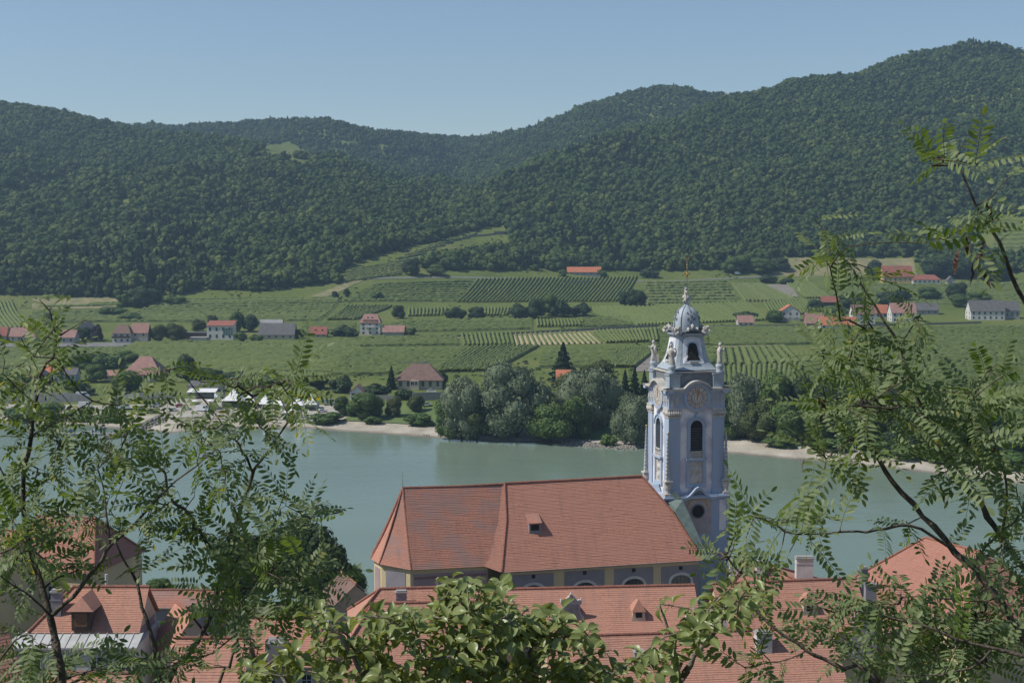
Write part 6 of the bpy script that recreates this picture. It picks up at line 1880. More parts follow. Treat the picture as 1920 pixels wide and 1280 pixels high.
def small_dormer(o, x, t, lab=None):
    y = -o['_hd'] * t; z = slope(o, t)
    b = MB().add([(-.95, -.5, -1), (.95, -.5, -1), (.75, -.5, .75), (-.75, -.5, .75), (-.75, 1.6, .6), (.75, 1.6, .6)], [(0, 1, 2, 3), (2, 5, 4, 3)])
    b.box(-.72, .72, -.45, 1.4, -1, .75)
    d = b.build('dormer', M_cream, o, loc=(x, y, z), fix=False)
    MB().add([(-.95, -.62, .7), (.95, -.62, .7), (.95, 1.5, .9), (-.95, 1.5, .9), (0, -.1, 2.3), (0, 1.6, 1.9)], [(0, 1, 4), (1, 2, 5, 4), (3, 0, 4, 5)]).build('dormer_roof', M_tile_pink, d)
    MB().box(-.42, .42, -.56, -.5, -.05, .62).build('dormer_opening', M_void, d)
small_dormer(A1, lx(A1, 1188), .62); small_dormer(A5, lx(A5, 1500), .55); small_dormer(A5, lx(A5, 1395), .55)
# white pinnacles and scroll gable between the wings
pin = empty('gable_pinnacles', at(1302, 1190, 177)); tag(pin, 'white scroll gable with urn and obelisk pinnacles between the abbey roofs', 'gable')
k_ = 177 / F
MB().lathe([(.55, 0), (.5, .5), (.35, .7), (.30, 1.2), (.02, 6.0)], (-.1, 0, -1), 4, a0=.78).build('obelisk', M_whitep, pin)
MB().lathe([(.5, -1), (.45, .1), (.3, .3), (.42, .8), (.45, 1.2), (.2, 1.5), (.28, 1.8), (.1, 2.1), (.14, 2.4), (.02, 2.7)], (-1.1, 0, 0), 10).build('urn', M_whitep, pin)
MB().prism([(.3, -3), (4.2, -3), (4.2, 3.9), (2.6, 3.6), (2.0, 2.6), (1.3, 1.9), (.9, 1.0), (.3, .6)], -.3, .3).build('scroll_gable', M_whitep, pin)
MB().prism([(.35, -3.2), (3.8, -3.2), (3.4, 1.8), (2.3, 1.7), (1.5, 1.0)], -.36, -.3).build('gable_panel', M_lav, pin)
pin2 = empty('gable_pinnacles', at(1612, 1190, 180)); tag(pin2, 'grey scroll gable with chimney beside the salmon hip roof', 'gable')
MB().prism([(-1.6, -3), (2.2, -3), (2.2, 4.6), (.6, 4.6), (.2, 3.4), (-.6, 2.9), (-.8, 2.2)], -.3, .3).build('scroll_gable', M_lav, pin2)
MB().box(.55, 1.95, -.5, .5, 4.6, 6.6).box(.45, 2.05, -.6, .6, 6.6, 6.85).build('chimney', M_lav, pin2)

# ------------------------------------------------------------------ left houses
B2 = wing('big yellow townhouse with salmon hip roof by the river at the left', at(76, 966, 205), at(178, 968, 203), 7.5, 6.3, M_ochre, M_tile_new, hipL=6.5, hipR=4.0, course=.32, name='townhouse', cat='house', wins=[(-3 + i * 3.0, -4.2, 1.2, 2.0) for i in range(6)] + [(-3 + i * 3.0, -8, 1.2, 2.0) for i in range(6)])
MB().box(-1.2, 1.2, -.6, .6, 0, 1.6).box(-1.35, 1.35, -.75, .75, 1.2, 1.4).build('chimney', M_whitep, B2, loc=(lx(B2, 110, 966), .3, B2['_zr'] - .6))
B2b = wing('lower townhouse wing with salmon roof at the left edge', at(-60, 985, 196), at(30, 1000, 192), 6, 5.5, M_ochre, M_tile_new, course=.32, name='townhouse', cat='house', wins=[(2 + i * 2.4, -3.6, 1.0, 1.8) for i in range(4)])
B1 = wing('house with pink tiled roof, dormer and white metal apron at lower left', at(138, 1100, 152), at(280, 1103, 152), 4.4, 3.9, M_cream, M_tile_pink, hipL=3.6, hipR=.0, course=.33, name='townhouse', cat='house', flare=.0)
zeb = B1['_ze']; L1 = B1['_L']
mtl = MB(); mtl.add([(-4.4, -4.3, zeb), (L1 + .4, -4.3, zeb), (L1 + .4, -6.9, zeb - .85), (-5.6, -6.9, zeb - .85), (-4.4, -4.3, zeb - .1), (L1 + .4, -4.3, zeb - .1), (L1 + .4, -6.9, zeb - 1.0), (-5.6, -6.9, zeb - 1.0)],
                    [(3, 2, 1, 0), (4, 5, 6, 7), (0, 1, 5, 4), (1, 2, 6, 5), (2, 3, 7, 6), (3, 0, 4, 7)])
mroof = mtl.build('metal_apron', mat('sheet_metal', (.50, .50, .48), (.40, .40, .39), .8, .35, .1, 3, spec=.5), B1)
for i in range(15):
    x = -4.6 + i * (L1 + 5) / 14
    MB().add([(x - .03, -4.35, zeb + .08), (x + .03, -4.35, zeb + .08), (x + .03 - .02, -6.9, zeb - .77), (x - .03 - .02, -6.9, zeb - .77), (x - .03, -4.35, zeb - .05), (x + .03, -4.35, zeb - .05), (x + .03 - .02, -6.9, zeb - .9), (x - .05, -6.9, zeb - .9)],
             [(3, 2, 1, 0), (0, 1, 5, 4), (1, 2, 6, 5), (2, 3, 7, 6), (3, 0, 4, 7)]).build('standing_seam', MATS['sheet_metal'], mroof)
MB().box(-5.5, L1 + .35, -7.0, -6.85, zeb - 1.2, zeb - .95).build('gutter', M_lav, B1)
MB().box(-5.2, L1 + .2, -6.7, 4, 15, zeb - .95).build('lower_wall', M_white, B1)
for i, x in enumerate((-2.2, 1.0, 4.4, 7.4)):
    f = MB().box(-.75, .75, -.07, .02, -.1, 0).box(-.75, .75, -.07, .02, 1.5, 1.62).box(-.75, -.62, -.07, .02, 0, 1.5).box(.62, .75, -.07, .02, 0, 1.5).box(-.05, .05, -.06, .02, 0, 1.5)
    wq = f.build('window', M_whitep, B1, loc=(x, -6.72, zeb - 3.4)); MB().box(-.62, .62, -.03, .03, 0, 1.5).build('pane', M_glass, wq)
dB = MB().box(-1.0, 1.0, -1.6, 1.6, -1.3, .9).build('dormer', M_wood, B1, loc=(lx(B1, 174), -2.9, slope(B1, .66) + .3))
MB().add([(-1.45, -1.9, .55), (1.45, -1.9, .55), (1.45, 2.2, .55), (-1.45, 2.2, .55), (0, -1.1, 1.9), (0, 3.0, 1.9)], [(0, 1, 4), (1, 2, 5, 4), (3, 0, 4, 5)]).xf(Matrix.Translation((0, 0, .25))).build('dormer_roof', M_tile_pink, dB)
dw = MB().box(-.7, .7, -1.66, -1.6, -.9, .6).build('dormer_shutter', mat('brown_shutter', (.17, .09, .05), (.12, .065, .04), 3, .8), dB)
chimney(B1, lx(B1, 120), .55, 1.05, .9, 2.2, M_lav)
MB().tube([(0, 0, 0), (0, 0, 1.6)], .16, 8).build('flue', M_metal, B1, loc=(lx(B1, 197), .5, B1['_zr'] - .3))
MB().box(-.05, .05, -3.4, 3.4, zeb - 1, zeb - .02).build('gable_board', M_lav, B1, loc=(L1 - .36, 0, 0))
wing('narrow house with red tiled lean roof right of the metal apron house', at(330, 1128, 156), at(362, 1150, 150), 3.2, 4.4, M_cream, M_tile, course=.36, name='townhouse', cat='house', flare=0)
B4 = wing('low house with red roof and grey dormer behind the bottom branches', at(470, 1158, 158), at(590, 1160, 158), 5.0, 4.2, M_cream, M_tile, hipL=0, hipR=3, course=.34, name='townhouse', cat='house', wins=[(1 + i * 2.0, -2.6, 1.0, 1.7) for i in range(4)])
MB().box(-1.0, 1.0, -1.5, 1.5, -1.2, 1.1).build('dormer', M_lav, B4, loc=(lx(B4, 525), -3.0, slope(B4, .7) + .2))
B5 = wing('cream house with shuttered windows at the bottom left of the bush', at(330, 1196, 142), at(470, 1200, 142), 4.5, 4.0, M_cream, M_tile_pink, course=.34, name='townhouse', cat='house', wins=[(1 + i * 2.1, -2.4, 1.0, 1.6) for i in range(4)])
wing('orange roofed house at the bottom left corner', at(-40, 1188, 140), at(14, 1186, 142), 4.5, 5.0, M_ochre, M_tile_new, course=.34, name='townhouse', cat='house')
wing('small brown gable roof by the river left of the choir', at(640, 1072, 222), at(668, 1095, 214), 4.2, 3.6, M_lav, M_rbrown, course=.34, name='outbuilding', cat='building', flare=0)
wing('long flat brown roof behind the metal apron house', at(225, 1106, 190), at(420, 1104, 190), 3.5, 1.6, M_lav, M_tile_old, course=.34, name='outbuilding', cat='building', flare=0)
wing('red roof at the very bottom below the cream house', at(90, 1262, 128), at(260, 1262, 128), 4, 3.5, M_cream, M_tile_pink, course=.34, name='townhouse', cat='house', flare=0)

# ------------------------------------------------------------------ trees on the near bank
def near_tree(kind, px, py, Y, ptop, pw, label, **k):
    p = at(px, py, Y)
    p[2] = float(near_z(np.array(p[0]), np.array(p[1])))
    pyb = proj(p)[1]
    return tree(kind, px, pyb, ptop, pw, label, loc=p, **k)
NB = 'trees on the near bank left of the church'
near_tree('dark', 575, 1110, 236, 962, 150, 'large dark tree on the near bank left of the church', group=NB)
near_tree('dark', 470, 1110, 238, 985, 130, 'dark round tree left of the large near bank tree', group=NB)
near_tree('dark', 620, 1110, 228, 1010, 70, 'small dark tree in front of the large near bank tree', group=NB)
near_tree('broad', 662, 1095, 246, 1056, 60, 'pale bush at the near water edge beside the choir', cat='bush', group=NB, name='bush')
near_tree('broad', 300, 1110, 236, 1080, 60, 'low tree behind the pink tiled roof', group=NB)
# ================================================================== BRANCHES CLOSE TO THE CAMERA
M_loc = leafmat('locust_leaflet', (.090, .150, .030), (.160, .230, .050), (.22, .26, .15), trans=.40, rough=.48, spec=.28, island=True, yellow=.035)
M_shr = leafmat('shrub_leaf', (.16, .205, .042), (.25, .29, .078), (.21, .25, .11), trans=.32, rough=.36, spec=.4, island=True)
M_twig = mat('twig_bark', (.13, .105, .080), (.060, .050, .040), 30, .85, .4, 90)
M_twigp = mat('pale_twig_bark', (.24, .20, .15), (.12, .10, .075), 30, .85, .4, 90)
M_rachis = mat('leaf_stalk', (.14, .16, .05), (.10, .12, .04), 20, .7)
M_pod = mat('dry_pod', (.13, .06, .035), (.07, .035, .022), 40, .7)

def leaflet(V, Fc, M_, base, d, n, L, w, fold, r):
    """folded elliptic blade starting at base along d, surface normal n"""
    s = np.cross(n, d); s /= np.linalg.norm(s) + 1e-9
    n = np.cross(d, s)
    b = len(V)
    ts = (0, .22, .5, .78, 1); ws = (0, .78, 1, .74, 0)
    curl = fold * .5 * r.uniform(-.4, 1)
    for t, q in zip(ts, ws):
        c = base + d * (L * t) - n * (L * curl * t * t)
        if q == 0: V.append(c)
        else:
            V.append(c); V.append(c + s * (w * q) + n * (w * q * fold)); V.append(c - s * (w * q) + n * (w * q * fold))
    # indices: 0 base | 1,2,3 | 4,5,6 | 7,8,9 | 10 tip
    for f in ((0, 2, 1), (0, 1, 3), (1, 2, 5, 4), (3, 1, 4, 6), (4, 5, 8, 7), (6, 4, 7, 9), (7, 8, 10), (9, 7, 10)):
        Fc.append(tuple(i + b for i in f)); M_.append(0)

def compound_leaf(seed):
    r = random.Random(seed); V, Fc, M_ = [], [], []
    npair = r.choice((7, 8, 8, 9)); L = .135 + .011 * npair * .5
    bend = r.uniform(.15, .55); side = r.uniform(-.25, .25)
    def P(t): return np.array([L * t, side * L * t * t, -bend * L * t * t * .6])
    def T(t):
        q = P(min(1, t + .02)) - P(max(0, t - .02)); return q / np.linalg.norm(q)
    mb = MB(); mb.tube([P(t) for t in np.linspace(0, 1, 6)], [.0013, .0012, .0011, .0009, .0008, .0006], 3, cap=False)
    for v in mb.v: V.append(np.array(v))
    for f in mb.f: Fc.append(f); M_.append(1)
    up = np.array([0, 0, 1.0]); droop = r.uniform(-.25, .75)
    for i in range(npair):
        t = .16 + .80 * i / npair
        for sd in (-1, 1):
            if r.random() < .05: continue
            tt = T(t); lat = np.cross(up, tt) * sd
            a = r.uniform(.95, 1.35)
            d = tt * math.cos(a) + lat * math.sin(a) - up * (droop * .55 + r.uniform(-.2, .25)); d /= np.linalg.norm(d)
            n = up + lat * droop * .4 + np.array([r.uniform(-.25, .25) for _ in range(3)]); n -= d * (n @ d); n /= np.linalg.norm(n)
            sz = (.75 + .3 * math.sin(math.pi * (t * .8 + .1))) * r.uniform(.88, 1.1)
            leaflet(V, Fc, M_, P(t) + lat * .002, d, n, .0335 * sz, .0064 * sz, r.uniform(.1, .45), r)
    d = T(1.0); n = up - d * (up @ d); n /= np.linalg.norm(n)
    leaflet(V, Fc, M_, P(1), d, n, .034, .0072, .2, r)
    return V, Fc, M_

def to_mesh(name, V, Fc, M_, mats):
    me = bpy.data.meshes.new(name); me.from_pydata([tuple(v) for v in V], [], Fc)
    for m in mats: me.materials.append(m)
    me.polygons.foreach_set('material_index', M_); me.polygons.foreach_set('use_smooth', [True] * len(Fc)); me.update()
    return me
LEAFD = [compound_leaf(300 + i) for i in range(12)]
LEAFM = [to_mesh('compound_leaf', *d, [M_loc, M_rachis]) for d in LEAFD]

def ovate_leaf(seed):
    r = random.Random(seed); V, Fc, M_ = [], [], []
    L, w = .049 * r.uniform(.8, 1.12), .0135 * r.uniform(.85, 1.15)
    fold = r.uniform(.35, .95); curl = r.uniform(.3, 1.1); twist = r.uniform(-.5, .5)
    ts = np.linspace(0, 1, 8); ws = np.array([0, .62, .95, 1.0, .88, .62, .30, 0])
    st = .011
    def C(t):
        a = curl * t * 1.2
        return np.array([st + L * (math.sin(a) / max(a, 1e-3)) * t, 0, -L * ((1 - math.cos(a)) / max(a, 1e-3)) * t])
    b = 0; rows = []
    for t, q in zip(ts, ws):
        c = C(t); tw = twist * t; f = fold * (1 + .25 * math.sin(t * 9 + seed))
        s = np.array([0, math.cos(tw), math.sin(tw)]); n = np.array([math.sin(curl * t), -math.sin(tw) * .5, math.cos(curl * t)])
        if q == 0: rows.append([len(V)] * 5); V.append(c)
        else:
            ids = []
            for u in (-1, -.55, 0, .55, 1):
                ids.append(len(V)); V.append(c + s * (w * q * u) + n * (w * q * (abs(u) ** 1.5) * f * .8))
            rows.append(ids)
    for a, c in zip(rows[:-1], rows[1:]):
        for k in range(4):
            q = []
            for i in (a[k], a[k + 1], c[k + 1], c[k]):
                if i not in q: q.append(i)
            if len(q) > 2: Fc.append(tuple(q)); M_.append(0)
    mb = MB(); mb.tube([(0, 0, .002), (st, 0, 0)], .0011, 3, cap=False); k0 = len(V)
    for v in mb.v: V.append(np.array(v))
    for f in mb.f: Fc.append(tuple(i + k0 for i in f)); M_.append(1)
    return V, Fc, M_
OVD = [ovate_leaf(400 + i) for i in range(12)]
OVM = [to_mesh('leaf', *d, [M_shr, M_rachis]) for d in OVD]

def stem_points(lst):
    """(px, py, depth, radius in px) -> smooth space curve"""
    P = [np.append(at(a, b, c), r_ * c / F) for a, b, c, r_ in lst]
    P = np.array(P); out = []
    n = len(P)
    for i in range(n - 1):
        p0, p1, p2, p3 = P[max(i - 1, 0)], P[i], P[i + 1], P[min(i + 2, n - 1)]
        m = max(2, int(np.linalg.norm(p2[:3] - p1[:3]) / .045))
        for t in np.linspace(0, 1, m, endpoint=False):
            out.append(.5 * ((2 * p1) + (-p0 + p2) * t + (2 * p0 - 5 * p1 + 4 * p2 - p3) * t * t + (-p0 + 3 * p1 - 3 * p2 + p3) * t ** 3))
    out.append(P[-1])
    return np.array(out)

def fore_plant(name, label, cat, root, stems, blobs, kind, seed, depth, spread, bark, parts=300, lean=.09, dens=1.0):
    r = np.random.default_rng(seed)
    g = np.array([root[0], root[1], float(near_z(np.array(root[0]), np.array(root[1])))])
    o = empty(name, g); tag(o, label, cat)
    nodes, par = [], []
    for st in stems:
        pts = stem_points(st); pts[:, 3] = np.maximum(pts[:, 3], .0012)
        w = pts.copy(); w[1:-1, :3] += r.normal(size=(len(w) - 2, 3)) * .0025 * 1.0
        mb = MB(); mb.tube([q[:3] - g for q in w], w[:, 3] * (1 + .10 * r.normal(size=len(w))), 6)
        mb.build('branch', bark, o, smooth=True, fix=False)
        nodes += [q[:3] for q in w[(len(w) // 12):]]
    N0 = len(nodes); par = [-1] * N0
    tg = []
    for (px, py, rx, ry, n) in blobs:
        for i in range(max(1, int(round(n * dens)))):
            a = r.random() * 6.283; q = math.sqrt(r.random())
            tg.append((px + rx * q * math.cos(a), py + ry * q * math.sin(a), depth + spread * r.normal()))
    pts = np.array([at(*t) for t in tg])
    nodes = np.array(nodes); left = list(range(len(pts)))
    # each leaf stands on a twig that grows from the nearest wood
    D = np.linalg.norm(pts[:, None] - nodes[None], axis=2); near = D.argmin(1); dist = D.min(1)
    NP = [q for q in nodes]; attach = []
    done = np.zeros(len(pts), bool); paths = []
    for _ in range(len(pts)):
        i = int(np.argmin(np.where(done, 1e9, dist))); done[i] = True
        a = NP[near[i]]; d = pts[i] - a; L = np.linalg.norm(d) + 1e-9
        if kind == 'compound':
            base = a + d * max(.12, (L - lean) / L) if L > .03 else a
        else: base = pts[i]
        m = max(1, int(np.linalg.norm(base - a) / .05)); prev = near[i]; new = []
        sag = np.array([0, 0, 1.0]) * .10 * np.linalg.norm(base - a) + r.normal(size=3) * .04 * np.linalg.norm(base - a)
        for k in range(1, m + 1):
            t = k / m; q = a + (base - a) * t + sag * t * (1 - t)
            NP.append(q); par.append(prev); prev = len(NP) - 1; new.append(q)
        attach.append((prev, base, d / L))
        new = np.array(new)
        D2 = np.linalg.norm(pts[:, None] - new[None], axis=2); j = D2.argmin(1); v = D2.min(1) * 1.05
        up = v < dist; near = np.where(up, len(NP) - len(new) + j, near); dist = np.where(up, v, dist)
    cnt = np.zeros(len(NP))
    for pnode, _, _ in attach:
        k = pnode
        while k >= N0: cnt[k] += 1; k = par[k]
    tw = MB()
    # strings of twig nodes
    ch = {}
    for k in range(N0, len(NP)): ch.setdefault(par[k], []).append(k)
    seen = set()
    for k in range(N0, len(NP)):
        if k in seen: continue
        line = [par[k], k]; seen.add(k); c = k
        while True:
            nx = [q for q in ch.get(c, []) if q not in seen]
            if not nx: break
            c = max(nx, key=lambda q: cnt[q]); seen.add(c); line.append(c)
        rad = [.0011 + .00075 * math.sqrt(max(1, cnt[q])) for q in line]; rad[0] = rad[1]
        tw.tube([NP[q] - g for q in line], rad, 4, cap=False)
    tag(tw.build('twigs', bark, o, smooth=True, fix=False), kind='stuff')
    # leaves
    insts = []
    for pnode, base, d in attach:
        if kind == 'compound':
            x = d * .75 + r.normal(size=3) * .42 + np.array([0, -.12, .05]); x /= np.linalg.norm(x)
            n = np.array([-.12, -.50, .75]) + r.normal(size=3) * .42
            insts.append((base, x, n, r.integers(len(LEAFM)), r.uniform(.70, 1.12)))
        else:
            ax = np.array([0, -.15, 1.0]) * .7 + d * .5 + r.normal(size=3) * .3; ax /= np.linalg.norm(ax)
            m = r.integers(5, 9); a0 = r.random() * 6.28
            u = np.cross(ax, (1, 0, 0)); u /= np.linalg.norm(u); v = np.cross(ax, u)
            for k in range(m):
                a = a0 + 2.399 * k; el = r.uniform(-.15, .75)
                x = (u * math.cos(a) + v * math.sin(a)) * math.cos(el) + ax * math.sin(el); x += r.normal(size=3) * .15; x /= np.linalg.norm(x)
                n = ax + np.array([0, -.2, .5]) + r.normal(size=3) * .25
                insts.append((base - ax * .009 * k, x, n, r.integers(len(OVM)), r.uniform(.75, 1.2)))
    meshes, data = (LEAFM, LEAFD) if kind == 'compound' else (OVM, OVD)
    idx = r.permutation(len(insts))
    VV, FF, MM = [], [], []
    for c, k in enumerate(idx):
        base, x, n, mi, s = insts[k]
        y = np.cross(n, x); y /= np.linalg.norm(y) + 1e-9; z = np.cross(x, y)
        if c < parts:
            M = Matrix(((x[0], y[0], z[0], 0), (x[1], y[1], z[1], 0), (x[2], y[2], z[2], 0), (0, 0, 0, 1)))
            lf = link('leaf', meshes[mi], o); lf.rotation_euler = M.to_euler(); lf.location = base - g; lf.scale = (s, s, s)
        else:
            dV, dF, dM = data[mi]; b = len(VV)
            A = np.array(dV) * s; W = A[:, :1] * x + A[:, 1:2] * y + A[:, 2:3] * z + (base - g)
            VV.extend(map(tuple, W)); FF.extend(tuple(i + b for i in f) for f in dF); MM.extend(dM)
    if FF: tag(link('foliage', to_mesh('foliage', VV, FF, MM, [M_loc if kind == 'compound' else M_shr, M_rachis]), o), kind='stuff')
    print(name, len(insts), 'leaves')
    return o, g

# ------------------------------------------------------------------ left locust
D1 = 4.6
L_stems = [
    [(150, 1640, 4.83, 7.38), (118, 1290, 4.88, 7.38), (101, 1193, 4.93, 6.97), (93, 1153, 4.93, 6.56), (80, 1105, 4.95, 5.74), (64, 1054, 4.98, 5.33), (50, 1006, 5.01, 4.92), (42, 940, 5.03, 4.51), (46, 880, 5.03, 4.10), (57, 820, 5.03, 3.77), (66, 759, 5.03, 3.44), (75, 715, 5.03, 3.12), (80, 692, 5.03, 2.79), (96, 671, 5.03, 2.46), (107, 638, 5.01, 2.05), (98, 606, 4.99, 1.64), (92, 584, 4.98, 1.31), (74, 562, 4.95, 0.82)],
    [(107, 638, 5.01, 1.64), (124, 622, 4.99, 1.31), (150, 604, 4.97, 0.98), (162, 600, 4.93, 0.74)],
    [(93, 1153, 4.93, 4.92), (112, 1140, 4.91, 4.51), (138, 1115, 4.88, 4.26), (165, 1082, 4.85, 3.94), (191, 1046, 4.83, 3.53), (207, 1020, 4.83, 3.28), (250, 988, 4.81, 2.71), (287, 942, 4.78, 2.30), (330, 903, 4.75, 1.80), (372, 872, 4.73, 1.31), (395, 850, 4.73, 0.82)],
    [(207, 1020, 4.83, 2.46), (203, 985, 4.83, 2.13), (198, 945, 4.85, 1.80), (190, 900, 4.88, 1.48), (186, 862, 4.88, 0.98), (205, 830, 4.83, 0.74)],
    [(250, 1620, 5.13, 6.56), (302, 1290, 5.13, 4.92), (296, 1240, 5.13, 4.59), (288, 1205, 5.13, 4.26), (275, 1160, 5.15, 3.77), (262, 1115, 5.17, 3.28), (248, 1075, 5.19, 2.62), (228, 1042, 5.21, 1.97), (215, 1010, 5.23, 1.31)],
    [(262, 1640, 5.33, 8.20), (312, 1290, 5.33, 6.15), (345, 1238, 5.33, 5.74), (372, 1200, 5.33, 5.41), (388, 1170, 5.33, 5.08), (402, 1125, 5.35, 4.76), (414, 1075, 5.35, 4.35), (427, 1020, 5.37, 4.10), (440, 980, 5.38, 3.77), (458, 935, 5.39, 3.44), (472, 895, 5.39, 3.12), (482, 870, 5.39, 2.62), (508, 839, 5.38, 2.30), (537, 793, 5.38, 1.80), (551, 770, 5.38, 1.31), (545, 735, 5.33, 0.82)],
    [(474, 886, 5.39, 2.46), (462, 858, 5.38, 2.13), (446, 831, 5.38, 1.89), (417, 795, 5.38, 1.64), (387, 754, 5.38, 1.39), (354, 718, 5.38, 1.07), (330, 690, 5.33, 0.74)],
    [(402, 1125, 5.35, 2.46), (430, 1108, 5.33, 2.13), (470, 1098, 5.28, 1.80), (520, 1092, 5.23, 1.48), (565, 1080, 5.18, 0.98)],
    [(427, 1035, 5.37, 2.46), (455, 1020, 5.33, 2.13), (490, 1005, 5.28, 1.80), (540, 985, 5.23, 1.48), (600, 965, 5.18, 0.98), (640, 960, 5.13, 0.66)],
    [(300, 1255, 5.13, 2.46), (340, 1240, 5.08, 2.13), (400, 1222, 5.03, 1.80), (440, 1190, 5.03, 1.48), (470, 1150, 5.03, 0.98)],
    [(350, 1640, 4.83, 4.92), (408, 1290, 4.83, 3.28), (430, 1250, 4.83, 3.12), (446, 1210, 4.83, 2.62), (440, 1175, 4.83, 1.97), (452, 1130, 4.83, 1.31), (480, 1090, 4.83, 0.82)],
    [(93, 1153, 4.93, 2.46), (60, 1120, 4.88, 2.05), (28, 1100, 4.83, 1.64), (-10, 1070, 4.78, 1.23)],
    [(42, 940, 5.03, 1.97), (15, 900, 5.03, 1.64), (-20, 850, 5.03, 1.23)],
    [(66, 759, 5.03, 1.64), (40, 735, 4.98, 1.31), (5, 700, 4.93, 0.98)],
    [(80, 1105, 4.95, 2.05), (110, 1080, 5.03, 1.80), (150, 1068, 5.13, 1.48), (200, 1060, 5.23, 0.98)],
    [(57, 820, 5.03, 1.80), (90, 800, 4.98, 1.48), (130, 778, 4.93, 1.15), (175, 752, 4.88, 0.74)],
    [(-60, 1500, 4.73, 4.92), (-30, 1300, 4.73, 3.28), (0, 1240, 4.73, 2.46), (30, 1200, 4.73, 1.64), (60, 1190, 4.73, 0.82)],
]
L_blobs = [(95, 585, 62, 30, 7), (60, 655, 75, 45, 18), (20, 740, 55, 55, 14), (130, 755, 60, 35, 8), (60, 835, 70, 45, 13), (165, 820, 60, 35, 9), (310, 705, 45, 35, 9), (430, 712, 60, 30, 11), (530, 712, 60, 30, 13), (585, 700, 35, 20, 4), (490, 755, 70, 28, 10),
    (430, 800, 60, 35, 8), (350, 800, 60, 35, 8), (250, 780, 50, 30, 7), (555, 800, 40, 25, 5), (530, 860, 50, 40, 7), (400, 860, 60, 40, 11), (330, 880, 60, 50, 13), (245, 870, 60, 50, 13), (150, 900, 70, 50, 17), (65, 920, 60, 60, 17), (15, 985, 45, 60, 18), (130, 985, 70, 45, 22),
    (230, 950, 60, 45, 14), (330, 955, 60, 50, 15), (420, 930, 50, 50, 12), (500, 950, 60, 35, 11), (585, 960, 55, 30, 10), (470, 1030, 70, 45, 18), (560, 1040, 60, 40, 13), (615, 1065, 40, 28, 6), (380, 1030, 60, 50, 14), (295, 1025, 45, 40, 9), (55, 1050, 55, 55, 20), (8, 1110, 40, 60, 11),
    (150, 1050, 50, 35, 9), (480, 1105, 70, 50, 20), (565, 1115, 60, 40, 14), (420, 1150, 60, 50, 14), (520, 1175, 60, 40, 13), (30, 1215, 55, 45, 15), (150, 1245, 60, 30, 11), (240, 1255, 60, 28, 12), (330, 1240, 60, 35, 12), (400, 1220, 50, 40, 10), (470, 1235, 45, 30, 8), (60, 1270, 60, 28, 10), (620, 1110, 40, 30, 5)]
ll, gl_ = fore_plant('locust_tree', 'locust branches with feathery leaflets rising along the left edge, close by', 'tree', (-.9, 4.7), L_stems, L_blobs, 'compound', 11, 5.05, .20, M_twig, dens=1.02)

